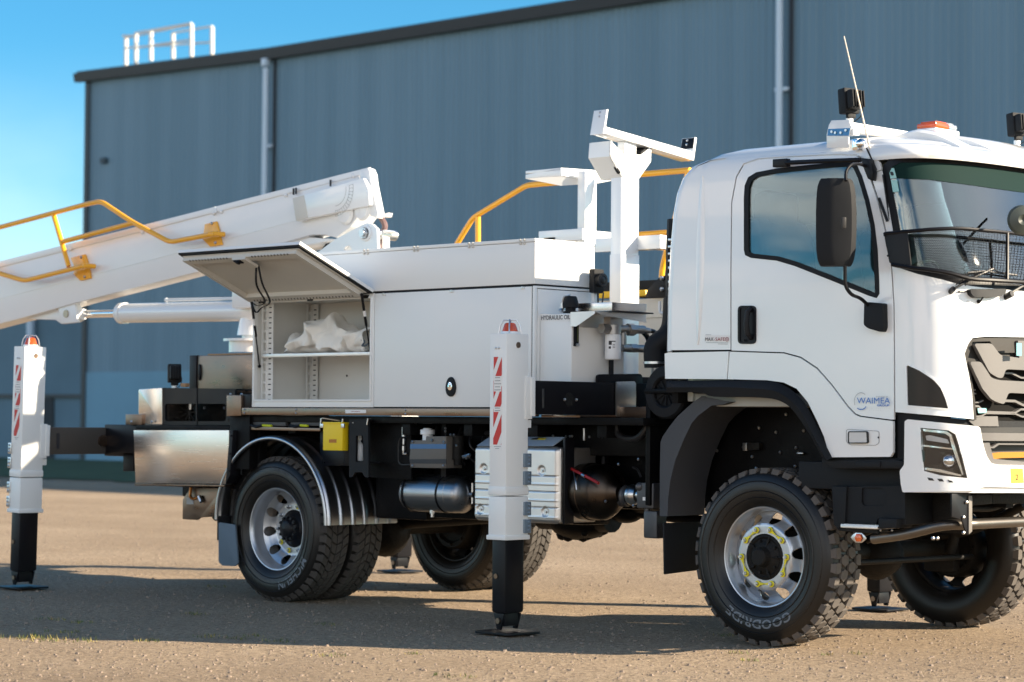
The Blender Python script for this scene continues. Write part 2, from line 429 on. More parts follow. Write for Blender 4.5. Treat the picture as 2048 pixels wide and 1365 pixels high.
# ------------------------------------------------------------------ ground, building
def wallpt(u, v, back=0.):
    # the warehouse facade: a vertical plane turned a little from the truck's length
    th = math.radians(1.9); n = Vector((math.sin(th), math.cos(th), 0)); p0 = Vector((-45.6, 28.2, 0))+n*back
    d = ray(u, v); t = (p0-CAM).dot(n)/d.dot(n); return CAM+t*d
def ground_mat():
    m = bpy.data.materials.new('compacted_gravel_ground'); m.use_nodes = True; nt = m.node_tree; b = nt.nodes['Principled BSDF']
    tc = nt.nodes.new('ShaderNodeTexCoord'); L = nt.links.new
    def noise(s, d=8, r=.6, st=None):
        n = nt.nodes.new('ShaderNodeTexNoise'); n.inputs['Scale'].default_value = s; n.inputs['Detail'].default_value = d; n.inputs['Roughness'].default_value = r
        src = tc.outputs['Object']
        if st: mp = nt.nodes.new('ShaderNodeMapping'); mp.inputs['Scale'].default_value = st; mp.inputs['Rotation'].default_value = (0, 0, -YAW); L(src, mp.inputs[0]); src = mp.outputs[0]
        L(src, n.inputs['Vector']); return n.outputs[0]
    def ramp(src, stops):
        r = nt.nodes.new('ShaderNodeValToRGB'); e = r.color_ramp.elements
        while len(e) < len(stops): e.new(.5)
        for i, (p, c) in enumerate(stops): e[i].position = p; e[i].color = (*c, 1)
        L(src, r.inputs[0]); return r.outputs[0]
    big = ramp(noise(.35, 6, .6), [(.3, (.345, .257, .174)), (.5, (.41, .31, .212)), (.7, (.48, .367, .256))])
    fine = ramp(noise(26, 9, .75), [(.36, (.22, .20, .20)), (.46, (.85, .85, .85)), (.56, (1.08, 1.08, 1.08)), (.66, (1.6, 1.56, 1.5))])
    mx = nt.nodes.new('ShaderNodeMix'); mx.data_type = 'RGBA'; mx.blend_type = 'MULTIPLY'; mx.inputs[0].default_value = .8
    L(big, mx.inputs[6]); L(fine, mx.inputs[7])
    # pebbles
    vo = nt.nodes.new('ShaderNodeTexVoronoi'); vo.inputs['Scale'].default_value = 46; L(tc.outputs['Object'], vo.inputs['Vector'])
    peb = ramp(vo.outputs['Distance'], [(.0, (1, 1, 1)), (.22, (1, 1, 1)), (.34, (0, 0, 0))])
    sel = nt.nodes.new('ShaderNodeMath'); sel.operation = 'GREATER_THAN'; sel.inputs[1].default_value = .50
    sp = nt.nodes.new('ShaderNodeSeparateColor'); L(vo.outputs['Color'], sp.inputs[0]); L(sp.outputs[0], sel.inputs[0])
    ml = nt.nodes.new('ShaderNodeMath'); ml.operation = 'MULTIPLY'; L(peb, ml.inputs[0]); L(sel.outputs[0], ml.inputs[1])
    pc = ramp(sp.outputs[1], [(0, (.08, .065, .052)), (.40, (.22, .17, .125)), (.7, (.42, .33, .25)), (1, (.66, .57, .47))])
    mx2 = nt.nodes.new('ShaderNodeMix'); mx2.data_type = 'RGBA'; L(ml.outputs[0], mx2.inputs[0]); L(mx.outputs[2], mx2.inputs[6]); L(pc, mx2.inputs[7])
    # faint worn tracks and moss tint
    dk = ramp(noise(75, 5, .7), [(.36, (.45, .42, .40)), (.46, (1, 1, 1))])
    mxd = nt.nodes.new('ShaderNodeMix'); mxd.data_type = 'RGBA'; mxd.blend_type = 'MULTIPLY'; mxd.inputs[0].default_value = 1; L(mx2.outputs[2], mxd.inputs[6]); L(dk, mxd.inputs[7])
    mx2 = mxd
    tr = ramp(noise(.9, 5, .6, (.16, 1, 1)), [(.42, (1, 1, 1)), (.66, (.90, .89, .88))])
    mx3 = nt.nodes.new('ShaderNodeMix'); mx3.data_type = 'RGBA'; mx3.blend_type = 'MULTIPLY'; mx3.inputs[0].default_value = 1
    L(mx2.outputs[2], mx3.inputs[6]); L(tr, mx3.inputs[7])
    L(mx3.outputs[2], b.inputs['Base Color']); b.inputs['Roughness'].default_value = .95; b.inputs['Specular IOR Level'].default_value = .2
    ad = nt.nodes.new('ShaderNodeMath'); ad.operation = 'ADD'; n1 = noise(45, 8, .8); L(n1, ad.inputs[0]); L(ml.outputs[0], ad.inputs[1])
    bp = nt.nodes.new('ShaderNodeBump'); bp.inputs['Strength'].default_value = 1.; bp.inputs['Distance'].default_value = .02
    L(ad.outputs[0], bp.inputs['Height']); L(bp.outputs[0], b.inputs['Normal'])
    return m
# ground sheet: fine and gently uneven near the truck, coarse beyond
from mathutils import noise as mnoise
def gz(x, y):
    d = math.hypot(x+1, y+1); k = max(0, 1-max(0, d-14)/10)
    t = .010*mnoise.noise(Vector((x*.8, y*.8, 0)))+.007*mnoise.noise(Vector((x*2.7, y*2.7, 3)))
    near = min(1, max(0, (math.hypot(x+1.5, (y-1.1)*1.2)-1)/4)); return (t*(.4+.6*near)-.006)*k
def axis(lo, hi, a, b, st):
    L = [lo]; s = []
    x = a
    while x <= b: s.append(x); x += st
    left = []; x = a; g = st
    while x > lo: g *= 1.35; x -= g; left.append(max(x, lo))
    right = []; x = s[-1]; g = st
    while x < hi: g *= 1.35; x += g; right.append(min(x, hi))
    return left[::-1]+s+right
gx = axis(-900, 900, -12, 9, .16); gy = axis(-900, 900, -9, 9, .16)
vs = [(x, y, gz(x, y)) for y in gy for x in gx]; W = len(gx)
g = MB().raw(vs, [[j*W+i, j*W+i+1, (j+1)*W+i+1, (j+1)*W+i] for j in range(len(gy)-1) for i in range(W-1)])
tag(g.build('ground', ground_mat(), None, 60), kind='structure')

# grass strip along the foot of the warehouse
m_grass = mat('rough_grass', (.045, .075, .025), .95, var=.5, vscale=.8, bump=.6, bscale=20)
def onground(u, v): return at(u, v, z=0.)
gs = MB(); p = [wallpt(-200, 925), wallpt(2300, 925)]
a0 = Vector((p[0].x, p[0].y, .02)); a1 = Vector((p[1].x, p[1].y, .02)); off = Vector((0, -9.5, 0))
N = 120; rows = []
for k in range(4):
    rows.append([a0.lerp(a1, i/N)+off*(k/3)*(1+.06*mnoise.noise(Vector((i*.35, 0, 0))))+Vector((0, 0, .12 if k < 3 else 0)) for i in range(N+1)])
gs.loft(rows); tag(gs.build('grass', m_grass, None, 60), kind='stuff')

# warehouse
m_clad = bpy.data.materials.new('blue_grey_corrugated_cladding'); m_clad.use_nodes = True
nt = m_clad.node_tree; b = nt.nodes['Principled BSDF']; b.inputs['Roughness'].default_value = .5
tc = nt.nodes.new('ShaderNodeTexCoord'); mp = nt.nodes.new('ShaderNodeMapping'); mp.inputs['Scale'].default_value = (1, 1, .02)
ns = nt.nodes.new('ShaderNodeTexNoise'); ns.inputs['Scale'].default_value = 1.6; ns.inputs['Detail'].default_value = 5
rp = nt.nodes.new('ShaderNodeValToRGB'); rp.color_ramp.elements[0].color = (.10, .20, .275, 1); rp.color_ramp.elements[1].color = (.128, .238, .32, 1)
rp.color_ramp.elements[0].position = .35; rp.color_ramp.elements[1].position = .65
nt.links.new(tc.outputs['Object'], mp.inputs[0]); nt.links.new(mp.outputs[0], ns.inputs['Vector']); nt.links.new(ns.outputs[0], rp.inputs[0]); nt.links.new(rp.outputs[0], b.inputs['Base Color'])
m_conc = mat('blue_grey_precast_concrete', (.16, .32, .43), .85, var=.18, vscale=.5, bump=.2, bscale=2)
m_roof = mat('dark_roof_flashing', (.012, .018, .026), .45)
m_pipe = mat('galvanised_downpipe', (.52, .66, .78), .45)
m_conc2 = mat('weathered_grey_concrete', (.115, .20, .255), .85, var=.3, vscale=.4)
m_rail = mat('white_rail_paint', (.75, .72, .66), .5)
th = math.radians(1.9); ud = Vector((math.cos(th), -math.sin(th), 0)); nd = Vector((math.sin(th), math.cos(th), 0))
w0 = wallpt(170, 800); w0.z = 0
def wl(s, z, out=0.): return w0+ud*s-nd*out+Vector((0, 0, z))
def ws(u, v): q = wallpt(u, v); return (q-w0).dot(ud), q.z
wh = empty('warehouse', w0); WI = Matrix.Translation(-w0)
def wadd(mb, name, m, parent=wh, angle=35):
    mb.v = [p-w0 for p in mb.v]; return mb.build(name, m, parent, angle)
tag(wh, 'blue grey corrugated steel warehouse with pale downpipes and dark eaves behind the truck', 'warehouse')
eave = [ws(170, 160), ws(540, 116), ws(1180, 18), ws(1700, -62), ws(2120, -128)]
zb = ws(200, 745)[1]; S1 = eave[-1][0]+14; eave.append((S1, eave[-1][1]))
def ez(s):
    for (s0, z0), (s1, z1) in zip(eave, eave[1:]):
        if s <= s1: return z0+(z1-z0)*(s-s0)/(s1-s0)
    return eave[-1][1]
mb = MB(); pitch = .19; n = int(S1/pitch); top = []; bot = []
for k in range(n):
    for ds, o in ((0, 0), (.07, 0), (.09, .022), (.14, .022), (.16, 0)):
        s = k*pitch+ds; top.append(wl(s, ez(s), o)); bot.append(wl(s, zb, o))
mb.loft([bot, top]); wadd(mb, 'wall_cladding', m_clad)
mb = MB(); mb.prism([wl(-.05, -.1, .04), wl(S1, -.1, .04), wl(S1, zb, .04), wl(-.05, zb, .04)], nd*.25)
# joints of the panels
for k in range(int(S1/6)): mb.prism([wl(k*6+5.9, 0, .06), wl(k*6+6, 0, .06), wl(k*6+6, zb, .06), wl(k*6+5.9, zb, .06)], nd*.03)
wadd(mb, 'concrete_base_wall', m_conc)
mb = MB(); e1 = eave[-1][1]
for sgn in (0, 1):
    pts = [wl(-.0 if not sgn else S1, -.1), wl(-.0 if not sgn else S1, ez(0) if not sgn else e1)]
    mb.prism([pts[0], pts[1], pts[1]+nd*30, pts[0]+nd*30], ud*(.2 if not sgn else -.2))
wadd(mb, 'side_wall', m_clad)
mb = MB()
prof = [(.05, -.02), (.22, -.02), (.26, .22), (.18, .24), (.05, .22)]
for (s0, z0), (s1, z1) in zip(eave, eave[1:]):
    s0 = s0-.22 if s0 < .1 else s0
    A = [wl(s0, z0+h-.05, o) for o, h in prof]; B = [wl(s1, z1+h-.05, o) for o, h in prof]
    mb.raw(A+B, [[i, (i+1) % 5, 5+(i+1) % 5, 5+i] for i in range(5)]+[[4, 3, 2, 1, 0], [5, 6, 7, 8, 9]])
wadd(mb, 'gutter', m_roof)
mb = MB()
for (s0, z0), (s1, z1) in zip(eave, eave[1:]):
    s0 = s0-.2 if s0 < .1 else s0
    A, B = wl(s0, z0+.12, .15), wl(s1, z1+.12, .15); C, D = B+nd*30+Vector((0, 0, 1.6)), A+nd*30+Vector((0, 0, 1.6))
    mb.prism([A, B, C, D], (0, 0, .12), 0)
wadd(mb, 'roof', m_roof)
for uu in (541, 1570):
    s, _ = ws(uu, 400); mb = MB(); mb.box(0, 1, 0, 1, 0, 1, 0) if 0 else None
    zt = ez(s)-.3; r = .075
    mb.cyl(wl(s, .1, .2), wl(s, zt, .2), r, 14); mb.box(-.085, .085, -.085, .085, -.1, .1, .03, mx=Matrix.Translation(wl(s, zt+.15, .22)))
    for z in (zb+1, zt-2): mb.box(-.16, .16, -.05, .05, -.04, .04, .01, mx=Matrix.Translation(wl(s, z, .12)))
    wadd(mb, 'downpipe', m_pipe)
    mb = MB(); s2 = s+.20; mb.prism([wl(s2-.05, zb, .05), wl(s2+.05, zb, .05), wl(s2+.05, ez(s2)-.1, .05), wl(s2-.05, ez(s2)-.1, .05)], nd*-.02)
    wadd(mb, 'downpipe_shade_strip', m_roof)  # dark strip stands in for the thin shade beside the downpipe
mb = MB(); mb.prism([wl(-.12, -.1, .07), wl(.10, -.1, .07), wl(.10, ez(0), .07), wl(-.12, ez(0), .07)], nd*.1); wadd(mb, 'corner_flashing', m_roof)
# roof guard rail
def roofpt(u, v, back): return wallpt(u, v, back)
mb = MB(); B0 = 1.2
for u, vt, vb, bk in ((252, 74, 150, 2.6), (272, 66, 128, B0), (302, 62, 122, B0), (346, 66, 118, 2.4), (383, 49, 114, B0), (424, 54, 110, 2.4)):
    a = roofpt(u, vb, bk); t_ = roofpt(u, vt, bk); mb.cyl(a, t_, .06, 8)
for a_, b_ in (((252, 76, 2.6), (383, 49, B0)), ((272, 66, B0), (383, 47, B0)), ((346, 66, 2.4), (424, 53, 2.4)), ((252, 96, 2.6), (424, 85, 2.4)), ((272, 96, B0), (383, 80, B0)), ((245, 72, B0), (272, 72, B0))):
    mb.cyl(roofpt(*a_), roofpt(*b_), .03, 6)
wadd(mb, 'roof_guard_rail', m_rail)
s, z = ws(212, 322); mb = MB(); mb.box(-.11, .11, -.06, .06, -.08, .08, .02, mx=Matrix.Translation(wl(s, z, .08))); wadd(mb, 'wall_vent', mat('dark_blue_grey_vent', (.05, .08, .10), .6))
# low concrete building further left
an = empty('concrete_outbuilding', wallpt(0, 929, 3)); ao = an.location.copy(); ao.z = 0; an.location = ao
tag(an, 'low weathered grey concrete building left of the warehouse beyond the raised outrigger', 'building')
def aadd(mb, name, m): mb.v = [p-ao for p in mb.v]; return mb.build(name, m, an)
A0, A1 = wallpt(-400, 900, 3), wallpt(176, 900, 3); zt = wallpt(100, 560, 3).z
mb = MB(); mb.prism([Vector((A0.x, A0.y, -.1)), Vector((A1.x, A1.y, -.1)), Vector((A1.x, A1.y, zt)), Vector((A0.x, A0.y, zt))], nd*12, 0); aadd(mb, 'wall', m_conc2)
mb = MB(); mb.prism([Vector((A0.x, A0.y, zt))-nd*.15, Vector((A1.x, A1.y, zt))-nd*.15, Vector((A1.x, A1.y, zt+.25))-nd*.15, Vector((A0.x, A0.y, zt+.25))-nd*.15], nd*12.3, 0); aadd(mb, 'roof', m_roof)
mb = MB(); a = wallpt(58, 900, 2.8); mb.cyl((a.x, a.y, 1), (a.x, a.y, zt), .13, 12); aadd(mb, 'downpipe', m_pipe)
m_dk = mat('dark_doorway', (.03, .04, .045), .8)
mb = MB(); q = [wallpt(84, 925, 2.95), wallpt(106, 925, 2.95), wallpt(106, 790, 2.95), wallpt(84, 790, 2.95)]; mb.prism(q, nd*.1, 0); aadd(mb, 'door', m_dk)
mb = MB()
for u0, u1 in ((-400, 176),):
    q = [wallpt(u0, 796, 2.9), wallpt(u1, 796, 2.9), wallpt(u1, 789, 2.9), wallpt(u0, 789, 2.9)]; mb.prism(q, nd*.08, 0)
aadd(mb, 'rail', m_roof)
# clouds in view are thin haze; the bright unseen ones are added
# ------------------------------------------------------------------ the truck
truck = empty('platform_truck', (0, 0, 0))
tag(truck, 'white cab-over truck with folded boom and grey side locker standing on raised outriggers', 'truck')
YC = 1.10
def interp(z, X, Y):
    if z <= X[0]: return Y[0]
    for i in range(len(X)-1):
        if z <= X[i+1]:
            t = (z-X[i])/(X[i+1]-X[i]); return Y[i]+(Y[i+1]-Y[i])*t
    return Y[-1]
ZK = [.8, 1.3, 1.9, 2.15, 2.3, 2.6, 2.80, 2.88, 2.92, 2.955, 2.98, 2.995, 3.005]
XF = [1.46, 1.46, 1.45, 1.43, 1.385, 1.29, 1.235, 1.20, 1.15, 1.07, .95, .75, .4]
X0 = [1.0, 1.0, 1.0, 1.0, .99, .95, .90, .87, .83, .76, .65, .45, .2]
IN = [.0, .0, .0, .0, .003, .012, .022, .03, .045, .085, .15, .28, .6]
XR = [-.665, -.665, -.655, -.645, -.63, -.60, -.56, -.52, -.47, -.40, -.30, -.15, .0]
def contour(z, n=3.0, ex=0.):
    """half plan outline of the cab at height z, from the rear centre round the near side to the front centre"""
    xf, x0, i, xr = interp(z, ZK, XF)+ex, interp(z, ZK, X0), interp(z, ZK, IN), interp(z, ZK, XR)
    y0 = -.10+i; rc = .13; P = []
    P.append(Vector((xr, YC, z))); P.append(Vector((xr, y0+rc+.3, z)))
    for k in range(7):
        a = PI/2*k/6; P.append(Vector((xr+rc*(1-math.sin(a)), y0+rc*(1-math.cos(a)) if 0 else y0+rc*(1-math.sin(PI/2-(PI/2-a))), z)))
    # straight side
    P = P[:2]
    for k in range(7):
        a = PI/2*k/6; P.append(Vector((xr+rc*(1-math.cos(a)), y0+rc*(1-math.sin(a)), z)))
    for k in range(1, 9): P.append(Vector((xr+rc+(x0-xr-rc)*k/8, y0, z)))
    A = xf-x0; B = YC-y0; N = 22
    for k in range(1, N+1):
        a = PI/2*k/N; P.append(Vector((x0+A*math.sin(a)**(2/n), YC-B*math.cos(a)**(2/n), z)))
    return P
def shell_bvh(zs, ex=0.):
    rows = [contour(z, ex=ex) for z in zs]; n = len(rows[0]); V = [p for r in rows for p in r]; F = []
    for i in range(len(rows)-1):
        for k in range(n-1): a = i*n+k; F.append([a, a+1, a+n+1, a+n])
    V2 = V+[Vector((p.x, 2*YC-p.y, p.z)) for p in V]; F2 = F+[[i+len(V) for i in f] for f in F]
    return BVHTree.FromPolygons(V2, F2)
ZS = [.8+.1*i for i in range(20)]+[2.8, 2.84, 2.88, 2.90, 2.92, 2.94, 2.955, 2.968, 2.98, 2.99, 2.995, 3.0, 3.005]
ZS = sorted(set(round(z, 3) for z in ZS))
BV = shell_bvh(ZS); BVB = shell_bvh(ZS, .06)
def mk(bv):
    def f(u, v):
        d = ray(u, v).normalized(); c, n, i, dist = bv.ray_cast(CAM, d)
        if c is None:
            c, n, i, dist = bv.find_nearest(CAM+d*14.2)
        if n.dot(d) > 0: n = -n
        return c, n
    return f
cabS0 = mk(BV); cabB = mk(BVB)
def sideS(u, v):
    y = -.1
    for _ in range(6): c = at(u, v, y=y); y = -.1+interp(c.z, ZK, IN)
    e = .02; dy = (interp(c.z+e, ZK, IN)-interp(c.z-e, ZK, IN))/(2*e); return c, Vector((0, -1, -dy)).normalized()
def cabS(u, v):
    if u < 1700: return sideS(u, v)
    return cabS0(u, v)
def cabpatch(name, polys, m, off=0., th=.014, step=14, mirror=True, surf=None, holes=(), parent=None, angle=35):
    mb = MB()
    for p in polys: patch(mb, p, surf or cabS, off, th, step, holes)
    if mirror: mb.mirror()
    return mb.build(name, m, parent or truck, angle)

# --- panels of the cab (pixel outlines as read from the photograph, laid on the shell)
cab = MB()
rearq = [(1339, 701), (1341, 600), (1346, 500), (1352, 430), (1361, 385), (1374, 353), (1396, 331), (1423, 321), (1486, 316.5), (1577, 310), (1684, 304), (1722, 303), (1745, 309), (1762, 326), (1765, 340), (1787, 450), (1796, 537),
         (1830, 548), (1830, 556), (1792, 545), (1786, 520), (1774, 462), (1760, 404), (1742, 350), (1730, 316), (1715, 310.5), (1684, 308), (1577, 312), (1520, 316), (1489, 327), (1474, 354), (1464.5, 406), (1463, 540), (1463, 700)]
rq = [(1345, 701), (1347, 600), (1352, 500), (1358, 430), (1366, 386), (1378, 355), (1398, 332), (1424, 321), (1486, 315), (1577, 309), (1684, 303), (1722, 302), (1746, 309), (1762, 326), (1765, 340),
      (1742, 349), (1730, 316), (1715, 310.5), (1684, 307.5), (1577, 312), (1520, 316), (1489, 327), (1474, 354), (1464.5, 406), (1463, 540), (1463, 700)]
patch(cab, rq, cabS, .012, .016, 12)
corner = [(1744, 350), (1766, 342), (1776, 400), (1786, 455), (1794, 510), (1799, 536), (1836, 549), (1882, 560), (1912, 569), (1960, 576), (2048, 584), (2160, 588), (2160, 672), (2048, 675), (1969, 673.6), (1942.7, 676.5), (1934, 688.6), (1927, 708), (1935, 748), (1941.6, 787.5), (1945, 839), (1898.7, 834), (1793, 824.5),
          (1792.5, 705), (1791.5, 610), (1786, 520), (1775, 462), (1761, 404)]
vent = [(1815, 733), (1818, 731), (1841.6, 742), (1868, 761), (1881, 776.5), (1890, 798.5), (1895.4, 818), (1817, 811)]
patch(cab, corner, cabS, .012, .016, 9, holes=[vent])
cab.span()
# rounded rear corner behind the flat side
for sg in (1, -1):
    R_ = .075; rows = []
    for u, v in [(1345, 703), (1347, 600), (1352, 500), (1358, 430), (1366, 386), (1378, 355), (1398, 332), (1424, 321), (1460, 316)]:
        c, n = sideS(u, v); row = []
        for k in range(9):
            a = PI/2*k/8; p = Vector((c.x-R_*math.sin(a), c.y-.012+R_*(1-math.cos(a)), c.z)); row.append(p)
        row.append(Vector((c.x-R_, YC, c.z))); rows.append([Vector((p.x, p.y if sg > 0 else 2*YC-p.y, p.z)) for p in row])
    cab.loft(rows)
# roof
Zr = [2.86, 2.88, 2.90, 2.92, 2.94, 2.955, 2.968, 2.98, 2.988, 2.995, 3.0, 3.005]
rows = [contour(z) for z in Zr]; full = [[*r, *[Vector((p.x, 2*YC-p.y, p.z)) for p in r[::-1]]] for r in rows]
cab.loft(full); cab.raw(full[-1], [list(range(len(full[-1])))])
cabo = cab.build('cab_body', m_white, truck, 40)
# visor lip over the windscreen: a rounded bar that follows the front of the roof
def frontcurve(z, dx, n0=16, trim=0):
    c = contour(z)[n0+trim:]; c = [Vector((p.x+dx, p.y-dx*.35*(1-i/len(c)), p.z)) for i, p in enumerate(c)]
    return c+[Vector((p.x, 2*YC-p.y, p.z)) for p in c[::-1][1:]]
mb = MB()
prof = [(2.925, -.005), (2.925, .015), (2.905, .05), (2.875, .075), (2.845, .075), (2.825, .055), (2.830, .02), (2.84, -.01)]
rows = [frontcurve(z, dx, 15, 0) for z, dx in prof]
mb.loft(rows+[rows[0]]); mb.build('roof_visor', m_white, truck, 50)
# raised ribs in the roof above the visor
mb = MB()
for yA, yB in ((.33, .52), (.70, 1.5), (1.68, 1.87)):
    mb = MB(); rows = []
    for k in range(17):
        t = k/16; x = 1.17-.60*t; base = 2.895+.10*min(1, t*1.7)**.8; h = .058*min(1, t*3.2)**.6*(1-max(0, t-.55)/.45*.7)
        rows.append([Vector((x, yA, base-.05)), Vector((x, yA+.012, base+h*.75)), Vector((x, yA+.04, base+h)), Vector((x, (yA+yB)/2, base+h*1.15)), Vector((x, yB-.04, base+h)), Vector((x, yB-.012, base+h*.75)), Vector((x, yB, base-.05))])
    mb.loft(rows); mb.raw(rows[0], [[0, 1, 2, 3, 4, 5, 6]]); mb.raw(rows[-1], [[0, 1, 2, 3, 4, 5, 6]])
    mb.build('roof_pod', m_white, truck, 40)
# lower trim panels (over the wheel arch)
lowerA = [(1334, 758), (1333, 708), (1340, 706), (1461, 703.5), (1457, 759)]
lowerB = [(1459, 759), (1463.5, 704), (1505, 705.5), (1571, 707.5), (1604, 716.5), (1637, 738.5), (1666, 771.5), (1699, 815.5), (1714, 830.5), (1725, 834.5), (1783.5, 842), (1789.5, 843), (1789.5, 905), (1784, 914), (1666, 915), (1661, 906), (1651.6, 873.6), (1637, 840.6), (1618.7, 804), (1597, 778), (1571, 765.6), (1538, 761)]
mb = MB(); patch(mb, lowerA, cabS, .018, .02, 12); patch(mb, lowerB, cabS, .018, .02, 12); mb.mirror()
low = mb.build('wheel_arch_trim', m_white, truck)
# door
win = [(1490.5, 395), (1492, 372), (1499, 355), (1515, 345), (1556, 337), (1630, 329), (1700, 323), (1716, 330), (1727, 354), (1741, 400), (1752, 450), (1758, 500), (1761, 560), (1761.5, 588), (1756, 597), (1739.5, 592), (1666, 562), (1593, 533), (1556, 522), (1505, 516.5), (1493, 511), (1490.5, 500)]
door = [(1465.5, 701), (1465.5, 540), (1467, 406), (1476.5, 355), (1491, 329.5), (1521, 318.5), (1577, 314.5), (1684.5, 310.5), (1713, 313), (1727, 319), (1740, 352), (1758, 406), (1772, 464), (1783.5, 522), (1789, 610), (1790, 705), (1790, 839.5), (1784, 839.5), (1725, 832), (1714.5, 828), (1700, 813), (1667, 769), (1638, 736), (1604.5, 714), (1571, 705), (1505, 703), (1466, 701.5)]
mb = MB(); patch(mb, door, cabS, .012, .016, 12, holes=[win]); mb.mirror(); dooro = mb.build('door', m_white, truck)
mb = MB(); wi = inset(win, 9); patch(mb, win, cabS, .014, .010, 10, holes=[wi]); mb.mirror(); mb.build('window_seal', m_blackp, dooro)
mb = MB(); patch(mb, inset(win, 6), cabS, .004, .004, 16); mb.mirror(); mb.build('window', m_dglass, dooro)
# shut lines: dark body behind the gaps (set back), doors' inner skins
mb = MB(); back = [(1345, 704), (1347, 500), (1353, 430), (1362, 387), (1376, 356), (1400, 335), (1480, 323), (1725, 312), (1742, 330), (1786, 470), (1796, 540), (1797, 820), (1786, 838), (1670, 780), (1571, 712)]
patch(mb, back, cabS, -.012, .006, 16, holes=[inset(win, -2)]); mb.mirror(); mb.build('inner_cab_frame', m_blackp, truck)
mb = MB(); patch(mb, [(1362, 704), (1364, 500), (1368, 430), (1378, 390), (1390, 365), (1420, 345), (1480, 335), (1715, 322), (1732, 345), (1774, 470), (1784, 540), (1786, 700), (1571, 705)], cabS, -.022, .004, 18, holes=[inset(win, -2)]); mb.mirror(); mb.build('door_trim', mat('pale_grey_door_trim', (.50, .52, .52), .7), truck)
mb = MB(); mb.box(-.66, -.61, -.075, 2.275, 1.44, 1.80, .004); mb.build('cab_rear_sun_blocker', m_blackd, truck)  # added panel, keeps a streak of sun off the front outrigger leg
# handle in its dark cup
cup = rnd([(1479.5, 612), (1515.4, 612), (1515.4, 688.6), (1479.5, 688.6)], 9)
mb = MB(); patch(mb, cup, cabS, .020, .012, 10, holes=[inset(cup, 4)]); patch(mb, inset(cup, 3), cabS, .0135, .004, 10)
a = at(1498, 618, y=-.135); b_ = at(1498, 676, y=-.135)
mb.tube([a+Vector((0, .02, .0)), a+Vector((0, -.014, -.02)), (a+b_)/2+Vector((-.004, -.022, 0)), b_+Vector((0, -.014, .02)), b_+Vector((0, .02, 0))], .016, 10)
c = at(1488, 681, y=-.124); mb.cyl(c, c+Vector((0, -.006, 0)), .008, 12); mb.build('door_handle', m_blackm, dooro)
# black flare over the arch
top = [(1333, 762), (1400, 761.5), (1462, 761), (1539, 763), (1566, 770), (1588, 784), (1610, 808), (1632, 848), (1653.6, 892), (1666, 917)]
mid = [(1333, 775), (1400, 775), (1455, 775), (1530, 779), (1556, 785), (1577, 798), (1600, 822), (1621, 860), (1641, 900), (1653, 921)]
bot = [(1333, 785), (1400, 786), (1428, 794), (1500, 795), (1544, 798), (1567, 806), (1585, 820), (1604, 846), (1625, 880), (1645, 918)]
def rs(P, n=3): return [(p.x, p.y) for p in smooth_line([Vector((a, b, 0)) for a, b in P], n)]
top, mid, bot = rs(top), rs(mid), rs(bot)
mb = MB(); rows = [ys(top, -.09), ys(top, -.115), ys(mid, -.165), ys(bot, -.15), ys(bot, -.02)]
rows = [smooth_line(r, 1) for r in rows]; mb.loft(rows)
for k in (0, -1): mb.raw([r[k] for r in rows], [list(range(len(rows)))])
mb.mirror(); mb.build('wheel_arch_flare', m_blackp, truck, 30)
# rain bar above the window, with its bracket
mb = MB(); mb.tube([at(1572, 326, y=-.14), at(1640, 323, y=-.15), at(1700, 321, y=-.15), at(1722, 320, y=-.14)], .014, 10)
mb.py([(1545, 319), (1573, 317), (1573, 333), (1545, 335)], -.15, .04, .004); mb.py([(1722, 316), (1738, 318), (1745, 345), (1743, 362), (1735, 358), (1724, 330)], -.16, .05, .006)
mb.build('grab_rail', m_blackm, truck)

# --- windscreen
ws_ = [(1765, 345), (1769, 330), (1780, 320), (1800, 314), (1860, 315), (1948, 322), (2048, 337), (2156, 352), (2156, 590), (2048, 583), (1960, 574), (1912, 566), (1882, 556), (1836, 545), (1799, 534), (1787, 455)]
mb = MB(); patch(mb, inset(ws_, 5), cabS, .0, .004, 14)
def mirror_plain(mb): return mb.span()
wso = mirror_plain(mb).build('windscreen', m_glass, truck, 60)
fr = [(1765, 345), (1769, 330), (1780, 320), (1800, 314), (1860, 315), (1948, 322), (2048, 337), (2156, 352), (2156, 362), (2048, 347), (1948, 333), (1860, 326), (1802, 326), (1785, 334), (1779, 350), (1799, 455), (1810, 525), (1838, 534), (1884, 545), (1914, 555), (1960, 563), (2048, 571), (2156, 579), (2156, 592), (2048, 585), (1960, 577), (1912, 569), (1882, 559), (1836, 548), (1799, 537), (1786, 455)]
mb = MB(); patch(mb, fr, cabS, .006, .008, 9); mb.span(); mb.build('seal', m_blackm, wso, 50)
# sun band and visor dark at the top of the glass
mb = MB(); patch(mb, [(1783, 334), (1802, 326), (1860, 326), (1948, 333), (2048, 347), (2156, 362), (2156, 396), (2048, 386), (1948, 372), (1860, 360), (1792, 357)], cabS, .003, .002, 14); mb.span(); mb.build('sun_band', mat('dark_green_sun_band', (.006, .022, .020), .7, spec=.08), wso)
# registration stickers inside the glass
mb = MB(); patch(mb, [(1778, 338), (1789, 337), (1794, 357), (1782, 358)], cabS, .006, .001, 8); patch(mb, [(1783, 361), (1795, 361), (1799, 384), (1787, 385)], cabS, .006, .001, 8)
mb.build('registration_label', mat('pale_green_label', (.34, .62, .60), .5), wso)
mb = MB(); patch(mb, rnd([(1781, 344), (1787, 344), (1789, 352), (1783, 352)], 3), cabS, .007, .001, 6); mb.build('registration_mark', m_ink, wso)
